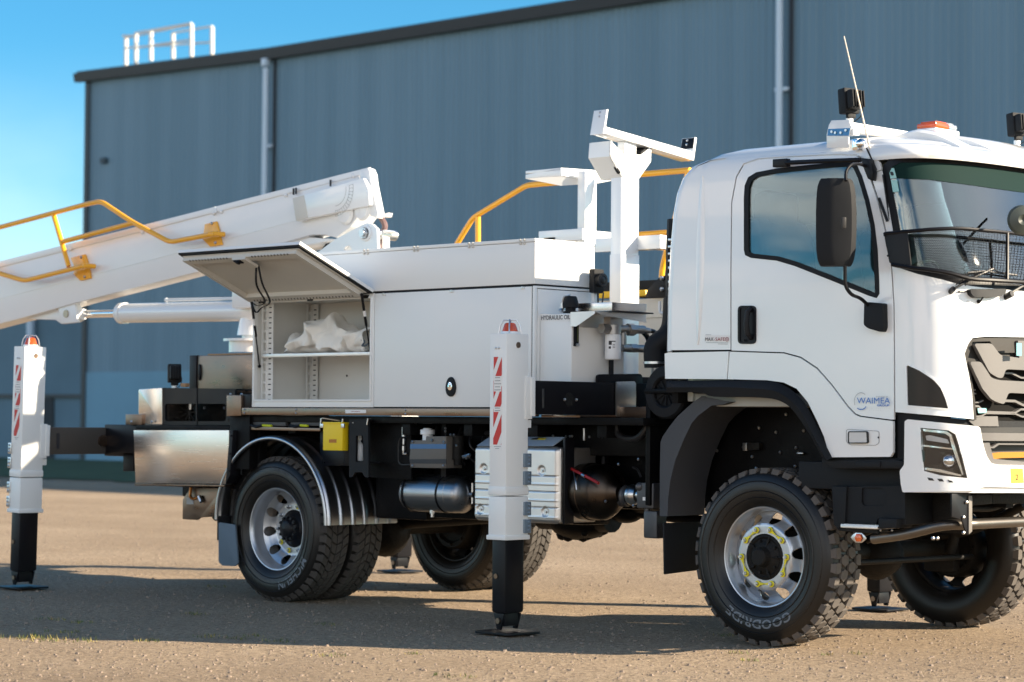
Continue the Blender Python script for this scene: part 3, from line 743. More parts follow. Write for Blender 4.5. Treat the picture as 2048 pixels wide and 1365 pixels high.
# wipers and washer box on the cowl
mb = MB()
def C(u, v, o): p, n = cabS(u, v); return p+n*o
mb.tube([C(1903, 579, .05), C(1935, 560, .05), C(1976, 541, .04)], .007, 6); mb.tube([C(1929, 548, .03), C(1960, 545, .03), C(2026, 553, .03)], .006, 6)
mb.tube([C(1976, 541, .04), C(1990, 548, .035), C(2006, 550, .03)], .004, 6); mb.cyl(C(1900, 585, .0), C(1900, 580, .05), .016, 10); mb.tube([C(1905, 572, .04), C(1918, 562, .04), C(1922, 574, .05)], .003, 6)
mb.build('wiper', m_blackm, truck)
mb = MB(); mb.tube([C(2005, 590, .05), C(2030, 577, .05), C(2060, 568, .05), C(2110, 560, .04)], .008, 6); mb.cyl(C(2008, 596, 0), C(2008, 590, .06), .018, 10); mb.tube([C(2040, 562, .03), C(2160, 566, .03)], .006, 6)
mb.build('wiper', m_blackm, truck)
mb = MB(); patch(mb, rnd([(1930, 580), (2000, 580), (1998, 590), (1985, 596), (1940, 597), (1932, 590)], 4), cabS, .05, .05, 6); mb.tube([C(1955, 596, .05), C(1954, 604, .03)], .005, 6); mb.ball(C(1954, 604, .015), .012)
mb.tube([C(1915, 584, .02), C(2060, 592, .02)], .006, 6); mb.build('washer_box', m_blackm, truck)
# dashed panel line on the cowl
mb = MB(); patch(mb, [(1907, 601.5), (2048, 609.5), (2156, 614), (2156, 615.2), (2048, 610.7), (1907, 602.7)], cabS, .0125, .0006, 8); mb.span(); mb.build('hood_shut_line', m_inkg, truck)

# --- stone guard of wire in front of the windscreen
GO = .07
def G(u, v, o=GO): p, n = cabS(u, v); return p+n*o
topb = rs([(1783, 471.4), (1790.5, 469.5), (1836, 466.7), (1893, 465), (1950.5, 469.5), (2048, 480), (2156, 490)]); botb = rs([(1798, 531), (1836, 539), (1882, 548.6), (1912, 558), (1931, 563), (1969.5, 566), (2048, 571), (2156, 575)])
def mir(P): return [Vector((p.x, 2*YC-p.y, p.z)) for p in P]
T = [G(*p) for p in topb]; Bt = [G(*p) for p in botb]
mb = MB(); mb.tube(T+mir(T)[::-1], .011, 8); mb.tube(Bt+mir(Bt)[::-1], .013, 8)
for u in (1996, 2120): mb.tube([G(u, 474+(u-1996)*.1), G(u, 569+(u-1996)*.03)], .010, 8)
g2 = MB(); patch(g2, [(1783, 471), (1822, 467.5), (1831, 538), (1800, 533), (1793, 527)], lambda u, v: (G(u, v), Vector((0, -1, 0))), .004, .008, 10); g2.span(); mb.raw(g2.v, g2.f)
for u, v in ((1785, 474), (1791, 514), (1815, 532), (1823, 533)): p = G(u, v); mb.cyl(p, p+Vector((0, -.01, .0)), .006, 8)
guard = mb.build('windscreen_guard', m_blackm, truck)
mb = MB()
def lerpL(L, t): k = t*(len(L)-1); i = min(int(k), len(L)-2); return L[i].lerp(L[i+1], k-i)
r_ = .0011; NH = 17; NV = 86
for i in range(1, NH):
    f = i/NH; P = [lerpL(T, t/30).lerp(lerpL(Bt, t/30), f) for t in range(3, 31)]; mb.tube(P, r_, 4)
for j in range(NV):
    t = .10+.90*j/NV; mb.tube([lerpL(T, t), lerpL(Bt, t)], r_, 4)
mb.span(); mb.build('wire_mesh', m_blackm, guard)

# --- side vent glass
mb = MB(); patch(mb, vent, cabS, .006, .01, 10); mb.mirror(); mb.build('corner_vent', mat('smoked_vent_plastic', (.016, .011, .008), .25, spec=.35), truck)
mb = MB(); ring = inset(vent, -2.2); patch(mb, ring, cabS, .016, .012, 10, holes=[inset(vent, .3)]); mb.mirror(); mb.build('vent_surround', m_white, truck)
# --- black backing between door, corner panel and bumper
mb = MB(); patch(mb, [(1791, 826), (1898, 836), (1946, 841), (2156, 845), (2156, 945), (1960, 930), (1818, 930), (1808, 960), (1790, 935), (1700, 935), (1640, 935), (1640, 917), (1791, 917)], cabS, -.02, .02, 14); mb.span(); mb.build('black_sill', m_blackp, truck)
mb = MB(); mb.py([(1641, 921), (1790, 919), (1812, 925), (1806, 938), (1668, 938), (1655, 930)], -.11, .12, .008); mb.py([(1711, 924), (1760, 924), (1760, 935), (1711, 935)], -.118, .02, .003)
mb.mirror(); mb.build('step_sill', m_blackp, truck)

# --- grille
gr = [(1927, 708), (1934, 688.6), (1942.7, 676.5), (1969, 673.6), (2048, 675), (2156, 676), (2156, 850), (1952, 850), (1945, 839), (1941.6, 787.5), (1935, 748)]
mb = MB(); patch(mb, gr, cabS, -.05, .02, 14); mb.span(); grille = mb.build('grille', mat('black_grille_mesh', (.006, .0055, .005), .8, spec=.15), truck)
mb = MB(); band = [(1927, 708), (1934, 688.6), (1942.7, 676.5), (1969, 673.6), (2048, 675), (2156, 676), (2156, 704), (2034, 704), (2030, 706), (1995, 706), (1980, 683), (1945, 684), (1936, 716), (1958, 720), (1950, 724), (1936, 724), (1944, 760), (1950, 800), (1953, 840), (1945.5, 839), (1941.6, 787.5), (1935, 748)]
patch(mb, [(1938, 690), (1944, 683), (2000, 690), (2156, 700), (2156, 735), (2000, 742), (1960, 724), (1935, 718)], cabS, -.022, .02, 10); patch(mb, band, cabS, .0, .03, 10); mb.span(); mb.build('grille_surround', mat('taupe_grille_plastic', (.034, .031, .028), .5, spec=.3), grille)
bar1 = [(1943.8, 688), (1978, 687.5), (1995, 711), (2048, 719), (2156, 727), (2156, 748), (2048, 741), (2006, 739), (2000, 757), (1990, 756), (1974, 746)]
bar2 = [(1935, 724), (1957, 724), (1978, 757), (1993, 761), (2048, 764), (2156, 770), (2156, 795), (2048, 788), (2011, 786), (2003, 809.5), (1992, 806), (1978, 800), (1960, 778)]
for b1 in (bar1, bar2):
    mb = MB(); patch(mb, rnd(b1, 6, 4), cabS, .022, .03, 7); mb.span(); mb.build('grille_bar', m_grille, grille, 50)
mb = MB()
def zig(P, w, off=-.02): 
    L = [(u, v) for u, v in P]; lo = [(u, v+w) for u, v in P][::-1]; patch(mb, L+lo, cabS, off, .03, 10)
zig([(2004, 744), (2030, 745), (2048, 754), (2156, 758)], 3.5); zig([(1944, 778), (1956, 779)], 2.5); zig([(1943, 783), (1957, 787)], 2)
zig([(2008, 799), (2036, 800), (2052, 808), (2156, 811)], 5); zig([(1949, 804), (1962, 804), (1972, 800)], 2.5); zig([(1950, 810), (1962, 811), (1974, 822), (2036, 824), (2048, 817), (2156, 820)], 4); zig([(1953, 832), (1968, 831), (1978, 825), (2036, 826), (2050, 832), (2156, 834)], 3.5)
mb.span(); mb.build('grille_slat', m_grille, grille)
mb = MB(); patch(mb, [(1940, 842), (1965, 833), (1998, 833), (2000, 853), (1952, 853)], cabS, -.01, .02, 8); mb.mirror(); mb.build('lower_grille_cover', m_grille, grille)
mb = MB(); patch(mb, rnd([(1955, 817), (1973, 817), (1973, 826), (1957, 827)], 2), cabS, .0, .02, 6); mb.mirror(); mb.build('grille_lamp', m_chrome, grille)
# emblem plate with raised chrome letters
mb = MB(); patch(mb, [(2031, 682), (2156, 684), (2156, 724), (2034, 720)], cabS, .018, .03, 10); mb.span(); em = mb.build('emblem_plate', m_grille, grille)
mb = MB(); p = Vector((1.505, .50, 1.785)); text(mb, 'ISUZU', .165, (1.505, YC-.62, 1.778), (0, 1, 0), (0, 0, 1), bold=.006, space=1.9)
t_ = MB(); nv = len(mb.v); cx = min(q.y for q in mb.v), max(q.y for q in mb.v)
EM0 = at(2033, 712, x=1.497); EM1 = at(2033, 686, x=1.497); hz_l = max(q.z for q in mb.v)-min(q.z for q in mb.v); z0_l = min(q.z for q in mb.v)
mb.v = [Vector((1.497, EM0.y+(q.y-cx[0])/(cx[1]-cx[0])*2*(YC-EM0.y), EM0.z+(q.z-z0_l)/hz_l*(EM1.z-EM0.z))) for q in mb.v]
if 0: mb.v = [Vector((cabS(*(lambda w: (1024+FPX*((w-CAM).dot(cR))/((w-CAM).dot(cF)), 682.5-FPX*((w-CAM).dot(cU))/((w-CAM).dot(cF))))(q))[0].x+.024, YC-.60+(q.y-cx[0])/(cx[1]-cx[0])*1.2, q.z)) if 0 else Vector((1.489, YC-.60+(q.y-cx[0])/(cx[1]-cx[0])*1.2, q.z)) for q in mb.v]
mb.build('emblem_letters', m_chrome, grille)

# --- bumper
bump = [(1815, 843), (1819.6, 839), (1951.5, 853.4), (1955, 857), (1960, 886), (1967, 912), (1975.7, 926.6), (1989, 930), (2048, 931), (2156, 934), (2156, 978), (2048, 976), (1965, 973), (1940, 982), (1811, 985), (1807.5, 970), (1805, 942), (1814, 930)]
hl = [(1844, 856), (1895, 861), (1908, 869), (1915, 890), (1931.5, 957), (1880, 951), (1850, 942), (1846, 900)]
mb = MB(); patch(mb, rnd(bump, 3, 3), cabB, .03, .03, 10, holes=[hl])
lip = [(1811, 985), (1940, 982), (1965, 973), (2048, 976), (2156, 978), (2156, 989), (2048, 986), (1940, 986)]
patch(mb, lip, cabB, .012, .03, 12); mb.span(); bumper = mb.build('front_bumper', m_white, truck, 45)
mb = MB(); patch(mb, [(1857, 955), (1866, 957), (1870, 962), (1860, 961)], cabB, .031, .002, 5); patch(mb, [(1875, 957.5), (1884, 958), (1888, 963.5), (1878, 963)], cabB, .031, .002, 5); patch(mb, [(1893, 959.5), (1902, 962), (1905, 965), (1896, 965)], cabB, .031, .002, 5); mb.mirror(); mb.build('bumper_slot', m_gdark, bumper)
# headlight
mb = MB(); patch(mb, hl, cabB, -.055, .01, 10); mb.loft([[cabB(*p)[0]+cabB(*p)[1]*.02 for p in hl+[hl[0]]], [cabB(*p)[0]-cabB(*p)[1]*.055 for p in hl+[hl[0]]]]); mb.mirror(); head = mb.build('headlight', m_gdark, truck)
mb = MB(); patch(mb, rnd([(1850, 872), (1860, 871), (1895, 879), (1900, 888), (1852, 881)], 2), cabB, -.01, .02, 6); mb.mirror(); mb.build('daytime_lamp', m_lens, head)
mb = MB(); patch(mb, [(1846, 858.5), (1893, 863), (1903, 869.5), (1910, 892), (1928, 950), (1924, 950), (1903, 892), (1899, 874), (1890, 867.5), (1847, 863)], cabB, .0, .01, 6); patch(mb, [(1847, 935), (1880, 939), (1922, 950), (1922, 953.5), (1880, 945), (1849, 940)], cabB, .005, .015, 6); patch(mb, [(1846, 890), (1905, 897), (1907, 900), (1846, 893.5)], cabB, -.005, .01, 6); mb.mirror(); mb.build('chrome_trim', m_chrome, head)
c0, n0 = cabB(1899, 922); mb = MB(); mb.ball(c0-n0*.025, .044, m=0); mb.mirror(); mb.build('projector_lens', m_chrome, head)
mb = MB(); patch(mb, rnd([(1850, 900), (1892, 905), (1900, 934), (1854, 930)], 5), cabB, -.04, .012, 8, holes=[rnd([(1855, 905), (1886, 909), (1893, 929), (1860, 926)], 4)]); mb.mirror(); mb.build('lamp_bezel', m_gdark, head)
mb = MB(); patch(mb, hl, cabB, .022, .003, 10); mb.mirror(); mb.build('lamp_glass', m_lampg, head)
# lower intake, tow hook, yellow label
mb = MB(); patch(mb, [(1952, 855), (2156, 855), (2156, 934), (1989, 932), (1975, 928), (1965, 912)], cabB, -.06, .02, 14); mb.span(); intake = mb.build('lower_intake', m_gdark, truck)
mb = MB(); patch(mb, [(1957, 866), (2156, 868), (2156, 883), (1962, 882)], cabB, .005, .03, 10); patch(mb, [(1962, 886), (1978, 886), (1986, 918), (2048, 924), (2156, 926), (2156, 933), (1989, 931), (1976, 925), (1967, 908)], cabB, .005, .03, 8); patch(mb, [(1969, 893), (1985, 894), (1996, 887), (2156, 888), (2156, 891), (1998, 890), (1988, 897), (1969, 896)], cabB, .0, .03, 8)
mb.span(); mb.build('intake_frame', m_grille, intake)
mb = MB(); patch(mb, rnd([(1988, 908), (2010, 905), (2100, 904), (2100, 915), (2010, 917), (1990, 921)], 3), cabB, -.035, .03, 8); mb.build('tow_bar', mat('amber_painted_steel', (.42, .17, .004), .35, coat=.3), intake)
mb = MB(); patch(mb, [(2013, 937), (2037, 937), (2039.5, 966), (2014, 967)], cabB, .032, .001, 8); yl = mb.build('number_label', m_yel4, bumper)
mb = MB(); c0 = cabB(2021, 959)[0]; text(mb, '2', .045, c0+Vector((.0365, 0, -.003)), (0, 1, 0), (0, 0, 1)); mb.build('number', m_ink, bumper)

# --- marker lamp on the trim
sm = rnd([(1697, 859), (1762, 863), (1762, 886), (1756, 891), (1704, 890), (1697, 884)], 5)
mb = MB(); patch(mb, sm, cabS, .0195, .002, 8); p = at(1757, 875.5, y=-.121); mb.cyl(p, p+Vector((0, -.001, 0)), .006, 10, m=1); mk_ = mb.build('side_marker', [m_white2, m_ink], low)
mb = MB(); patch(mb, rnd([(1704, 864.5), (1740, 864.5), (1741, 886), (1704, 886)], 3), cabS, .032, .014, 8); mb.build('side_lamp', m_lens, low)
lp_ = rnd([(1704, 864.5), (1740, 864.5), (1741, 886), (1704, 886)], 3)
mb = MB(); patch(mb, inset(lp_, -1.6), cabS, .0335, .012, 8, holes=[inset(lp_, .6)]); mb.mirror(); mb.build('side_lamp_rim', m_gdark, low)
mb = MB(); patch(mb, inset(sm, -.8), cabS, .0205, .002, 8, holes=[inset(sm, .5)]); mb.mirror(); mb.build('recess_shade_outline', mat('shaded_edge_grey', (.38, .38, .38), .6), low)  # grey outline paints the shading round the marker's recess
# --- lettering on the cab side
mb = MB(); Y = -.1225
a = at(1713, 808.5, y=Y); b_ = at(1779, 808.5, y=Y); W_ = (b_-a).length
def fit(mb, s, u0, u1, v, h, y, m=0, bold=0.):
    """write s between two pixels on a side plane, capital height h pixels"""
    A = at(u0, v, y=y); Bq = at(u1, v, y=y); H = (at(u0, v-h, y=y)-A).z; t = MB(); text(t, s, H/.70, (0, 0, 0), (1, 0, 0), (0, 0, 1), bold=bold)
    w = max(p.x for p in t.v)-min(p.x for p in t.v); x0 = min(p.x for p in t.v); k = (Bq.x-A.x)/w
    mb.raw([Vector((A.x+(p.x-x0)*k, y-.0006, A.z+p.z)) for p in t.v], t.f, m)
fit(mb, 'WAIMEA', 1714, 1780, 807.5, 12, Y); fit(mb, 'GROUP', 1754, 1779, 813, 3.8, Y, bold=.0005)
c0 = at(1722, 803, y=Y)
for m_, a0, a1, th_ in ((1, .9, 3.6, .003), (0, 4.1, 5.6, .005)):
    N = 20; R_ = .050; rr = [[c0+Vector((math.cos(a0+(a1-a0)*k/N)*r*.95, -.0008, math.sin(a0+(a1-a0)*k/N)*r)) for k in range(N+1)] for r in (R_-th_, R_)]; mb.loft(rr, m_)
fit(mb, 'SUPPORTED BY', 1752, 1776, 795, 2.2, Y, 2); fit(mb, 'ADVANCED LIFTING EQUIPMENT', 1713, 1779, 817.5, 2., Y, 2) if 0 else fit(mb, '- - - - - - - - - - - - - - - -', 1713, 1779, 817.5, 2., Y, 2); fit(mb, '- - - - - -', 1738, 1762, 821.5, 2., Y, 2)
mb.build('door_decal', [m_blue, m_inkg, m_inkg], low)
mb = MB(); Y = -.1145
mb.py([(1409.5, 671), (1458, 671), (1458, 683.5), (1409.5, 682.5)], Y, .001, 0, 0)
Y = -.116; fit(mb, 'MAX', 1410.5, 1427, 682.5, 7, Y, 1, .0); fit(mb, 'SAFE', 1431, 1450, 682.5, 7, Y, 2, .0); fit(mb, '-', 1428, 1430, 682.5, 7, Y, 2)
c0 = at(1454, 679, y=Y); N = 14
for R_, w_ in ((.0135, .003), (.006, .002)): mb.loft([[c0+Vector((math.cos(2*PI*k/N)*r, -.0007, math.sin(2*PI*k/N)*r)) for k in range(N+1)] for r in (R_-w_, R_)], 2)
mb.py([(1412, 685.3), (1456, 685.8), (1456, 686.6), (1412, 686.1)], -.1145, .001, 0, 3); mb.py([(1436, 688), (1455, 688.4), (1455, 689.2), (1436, 688.8)], -.1145, .001, 0, 3); mb.py([(1411, 669.6), (1422, 669.6), (1422, 670.3), (1411, 670.3)], -.1145, .001, 0, 3)
mb.build('safety_decal', [m_sticker, m_ink, m_redi, m_inkg], truck)
# --- pressing (recess) in the rear quarter
mb = MB(); rows = []
for k in range(15):
    t = k/14; v = 352+(690-352)*t; u = 1407-8*t; w = 7*math.sin(PI*min(1, t*1.0+.02))**.6+1
    c, n = cabS(u, v); rows.append([cabS(u-w, v)[0]+n*.0122, cabS(u-w*.4, v)[0]+n*(.0122+.006), cabS(u+w*.4, v)[0]+n*(.0122+.010), cabS(u+w, v)[0]+n*.0122])
mb.loft(rows); mb.mirror(); mb.build('side_pressing', m_white, truck, 50)

# --- interior
mb = MB(); mb.box(-.56, 1.0, .02, 2.18, 1.42, 1.5, .01); mb.box(-.60, -.555, .0, 2.2, 1.45, 2.2, .01)
mb.box(-.60, -.555, .0, .35, 2.2, 2.88, .01); mb.box(-.60, -.555, 1.85, 2.2, 2.2, 2.88, .01); mb.box(-.60, -.555, .35, 1.85, 2.62, 2.88, .01); mb.build('cab_interior', mat('grey_cab_lining', (.42, .44, .44), .8), truck)
mb = MB(); mb.box(-.5, .92, .05, 2.15, 2.80, 2.83, .01); mb.build('headlining', mat('beige_headlining', (.30, .28, .24), .9), truck)
mb = MB(); mb.box(.92, 1.32, .08, 2.12, 1.75, 2.10, .05); mb.box(.80, .98, .15, 1.0, 1.95, 2.16, .04); mb.build('dashboard', m_dash, truck)
mb = MB(); cw = Vector((.72, .50, 2.10)); q = Matrix.Rotation(math.radians(-60), 4, 'Y')
N = 32; mb.tube([cw+q.to_3x3() @ Vector((.0+0.21*math.cos(2*PI*k/N), .21*math.sin(2*PI*k/N), 0)) for k in range(N)], .014, 8, closed=True)
mb.tube([cw+q.to_3x3() @ Vector((0, -.2, 0)), cw+q.to_3x3() @ Vector((0, .2, 0))], .014, 6); mb.tube([cw, cw+Vector((.25, 0, -.3))], .03, 8); mb.build('steering_wheel', m_dash, truck)
for yc in (.50, 1.70):
    mb = MB(); b = bmesh.new()
    side = [(-.26, 1.72), (-.30, 2.05), (-.36, 2.50), (-.35, 2.58), (-.25, 2.58), (-.20, 2.48), (-.14, 2.05), (-.08, 1.86), (.30, 1.88), (.34, 1.80), (.30, 1.72)]
    mb.prism([Vector((x, yc-.26, z)) for x, z in side[:6]+side[6:8]], (0, .52, 0), .07, seg=4); mb.box(-.12, .34, yc-.25, yc+.25, 1.66, 1.86, .05); mb.box(-.38, -.23, yc-.16, yc+.16, 2.50, 2.76, .06)
    mb.build('seat', m_seat, truck)
# --- near side mirror
mb = MB()
mo = [(1631.5, 372), (1640, 361), (1652, 359), (1668, 359), (1694, 361), (1702, 367)]; mu = [(1631.5, 515), (1637, 533), (1652, 537), (1668, 537), (1695, 535), (1700, 527)]
def mrow(v0f, off): return None
rows = []
for t in [0, .03, .08, .18, .35, .5, .65, .82, .92, .97, 1]:
    z0 = 2.705-(2.705-2.21)*t; e = 1-abs(2*t-1)**8; k = .80+.20*e; bow = .012*(1-(2*t-1)**2)
    cxx, cyy = .775, -.35; R = [(-.115, .03), (-.108, -.03), (-.05, -.052), (.0, -.05), (.075, -.02), (.098, .02), (.085, .06), (-.09, .07)]
    rows.append([Vector((cxx+(x*(1+0))*k+(bow if x > 0 else -bow*.5), cyy+y*k, z0)) for x, y in R])
# housing turned so that its glass faces the driver
rot = Matrix.Translation((.775, -.35, 0)) @ Matrix.Rotation(math.radians(30), 4, 'Z') @ Matrix.Translation((-.775, .35, 0))
rows = [[rot @ p for p in r] for r in rows]
mb.loft(rows, closed=True); mb.raw(rows[0], [list(range(8))]); mb.raw(rows[-1], [list(range(8))[::-1]]); miro = mb.build('wing_mirror', m_blackp, truck, 25)
mb = MB(); mb.tube([at(1692, 362, y=-.36), at(1691, 345, y=-.34), at(1700, 331, y=-.30), at(1716, 327, y=-.22), at(1732, 333, y=-.15)], .0095, 8, bend=.06)
mb.tube([at(1690, 532, y=-.36), at(1690, 572, y=-.35), at(1702, 590, y=-.31), at(1722, 597, y=-.22), at(1737, 612, y=-.15)], .0105, 8, bend=.06); mb.build('mirror_arm', m_blackm, miro)
mb = MB(); mb.prism(ys(rnd([(1728, 604), (1765, 607), (1766, 655), (1762, 665), (1735, 657), (1727, 650)], 4), -.16), (0, .05, 0), .008); mb.build('mirror_bracket', m_blackp, miro)
mb = MB(); p = at(1688, 446, y=-.42); mb.box(-.012, .012, -.006, .006, -.032, .032, .005, mx=Matrix.Translation(p) @ Matrix.Rotation(math.radians(55), 4, 'Z')) ; mb.build('mirror_emblem', m_gdark, miro)
fm = copy_tree(miro); fm.parent = truck
for o in [fm]+children(fm):
    o.data = o.data.copy()
    for w in o.data.vertices: w.co = Vector((w.co.x, 2*YC-w.co.y, w.co.z))
    o.data.flip_normals()
# aerial
mb = MB(); b0 = at(1745, 320, y=-.08); b1 = at(1688, 73, y=-.08)
P0 = Vector((.93, -.11, b0.z)); P1 = P0+Vector(((b1-b0).x*1.0, 0, (b1-b0).z)); P0 = b0; P1 = b1
mb.cyl(P0, P1, .006, 8, r2=.0035); mb.cyl(P0, P0.lerp(P1, .08), .011, 8); mb.build('aerial', mat('cream_aerial', (.72, .62, .50), .4), truck)
mb = MB()
for a_, b_ in (((1733, 296), (1753, 340)), ((1766, 350), (1779, 440))): mb.cyl(at(*a_, y=-.1), at(*b_, y=-.1), .005, 6)
mb.tube([C(1764, 398, .03), C(1774, 425, .03), C(1781, 444, .03)], .009, 6); mb.build('aerial_base', m_blackm, truck)
# roof light bar with its brackets and lamps
xb = .50
mb = MB()
def brk(yy, sg):
    prof = [(xb-.11, 2.925), (xb-.105, 3.02), (xb-.06, 3.10), (xb-.01, 3.135), (xb+.09, 3.14), (xb+.11, 3.05), (xb+.10, 2.925)]
    mb.prism([Vector((x, yy, z)) for x, z in prof], (0, .012*sg, 0), .002)
pb = [(1653, 296), (1653, 270), (1657.5, 250), (1663, 241), (1697, 240), (1703, 254), (1697, 270), (1696, 296)]
mb.py(pb, -.09, .012, .003)
mb.v = mb.v+[Vector((p.x, 2*YC-p.y, p.z)) for p in mb.v]; mb.f = mb.f+[[i+len(mb.v)//2 for i in f][::-1] for f in mb.f]; mb.mi = mb.mi*2
q0, q1 = at(1701, 244, y=-.09), at(1701, 244, y=2.2)
mb.box(q0.x-.19, q0.x-.02, -.02, 2.22, q0.z-.035, q0.z+.005, .006) if 0 else None
mb.prism([Vector((q0.x-.09, -.085, q0.z-.055)), Vector((q0.x-.0, -.085, q0.z-.05)), Vector((q0.x-.0, -.085, q0.z+.0)), Vector((q0.x-.09, -.085, q0.z+.005))], (0, 2.37, 0), .006)
lb = mb.build('roof_light_bar', m_white, truck)
mb = MB(); mb.py([(1654.5, 272), (1656.5, 258.5), (1700, 256.5), (1697, 272)], -.094, .003, 0); mb.build('bracket_band', mat('blue_steel_band', (.05, .18, .36), .3, metal=.4), lb)
mb = MB()
for u, v in ((1664, 264), (1671, 266), (1682, 266), (1692, 261)): p = at(u, v, y=-.095); mb.cyl(p, p+Vector((0, -.006, 0)), .008, 8)
mb.build('bolt', m_zinc, lb)
def worklamp(px_, py_, yy, s=1., parent=truck, face=(1, 0)):
    """square black work lamp on a small zinc post; px_,py_ is the middle of its head"""
    c = at(px_, py_, y=yy); mb = MB(); w = .075*s
    Mx = Matrix.Translation(c) @ Matrix.Rotation(math.radians(face[1]), 4, 'Z') @ Matrix.Rotation(math.radians(6), 4, 'Y')
    mb.box(-w*.35, w*.55, -w*.72, w*.72, -w, w, .012*s, mx=Mx); mb.box(-w*1.0, -w*.3, -w*.62, w*.62, -w*.78, w*.78, .02*s, mx=Mx)
    for k in range(5): mb.box(-w*1.12, -w*.9, -w*.55+k*w*.27-.003, -w*.55+k*w*.27+.003, -w*.65, w*.65, .001, mx=Mx)
    mb.box(-w*.2, w*.1, -w*.4, w*.4, -w*1.35, -w*.9, .006*s, mx=Mx); lamp = mb.build('work_lamp', m_blackp, parent)
    mb = MB(); mb.box(w*.52, w*.6, -w*.62, w*.62, -w*.85, w*.85, .003, mx=Mx); mb.build('lamp_lens', m_clear, lamp)
    mb = MB(); p = c+Vector((0, 0, -w*1.35)); mb.cyl(p, p+Vector((0, 0, -.045*s)), .022*s, 12); mb.cyl(p+Vector((0, 0, -.045*s)), p+Vector((0, 0, -.065*s)), .034*s, 6); mb.box(-.05*s, .05*s, -.03*s, .03*s, -.10*s, -.06*s, .004, mx=Matrix.Translation(p)); mb.build('lamp_post', m_white, lamp)
    mb = MB(); mb.tube(smooth_line([c+Vector((w*.2, .0, -w*.3)), c+Vector((w*1.2, 0, -w*.4)), c+Vector((w*1.1, 0, -w*1.2)), c+Vector((w*.3, 0, -w*1.7))], 5), .0035*s, 6); mb.build('lamp_cable', m_hose, lamp)
worklamp(1699, 203, -.05, 1.0, face=(1, 165)); worklamp(2034, 250, 1.75, 1.0, face=(1, 165))
# amber beacon on the roof
cb = at(1874, 257, y=.80); mb = MB(); mb.box(-.07, .07, -.115, .03, -.012, .022, .012, mx=Matrix.Translation(cb)); mb.box(-.055, .055, -.095, .02, .02, .033, .01, mx=Matrix.Translation(cb)); bo = mb.build('roof_beacon', m_amber, truck, 40)
mb = MB(); mb.box(-.07, .07, .032, .115, -.012, .022, .012, mx=Matrix.Translation(cb)); mb.box(-.055, .055, .032, .095, .02, .033, .01, mx=Matrix.Translation(cb)); mb.build('beacon_cap', m_clear, bo)
mb = MB(); mb.box(-.07, .07, -.12, .14, -.05, -.01, .01, mx=Matrix.Translation(cb)); mb.build('beacon_base', m_white, bo)
# small camera on the gutter
p = at(1721, 288, y=-.08); mb = MB(); mb.ball(p, .032, (1, 1, 1)); mb.box(-.04, .0, -.028, .028, -.04, .03, .01, mx=Matrix.Translation(p)); mb.build('roof_camera', m_chrome, truck)
# round kerb mirror seen through the windscreen edge
mb = MB(); c0 = at(2046, 440, x=1.62); mb.lathe(c0, (1, -.9, 0), [(0, 0), (.012, .03), (.0, .075), (-.02, .085), (-.03, .05), (-.035, 0)], 24); km = mb.build('kerb_mirror', mat('green_grey_mirror_back', (.05, .06, .05), .4), truck)
mb = MB(); mb.tube([c0+Vector((0, .06, .06)), c0+Vector((-.03, .22, .12)), c0+Vector((-.10, .42, .20))], .008, 6); mb.build('mirror_arm', m_blackm, km)
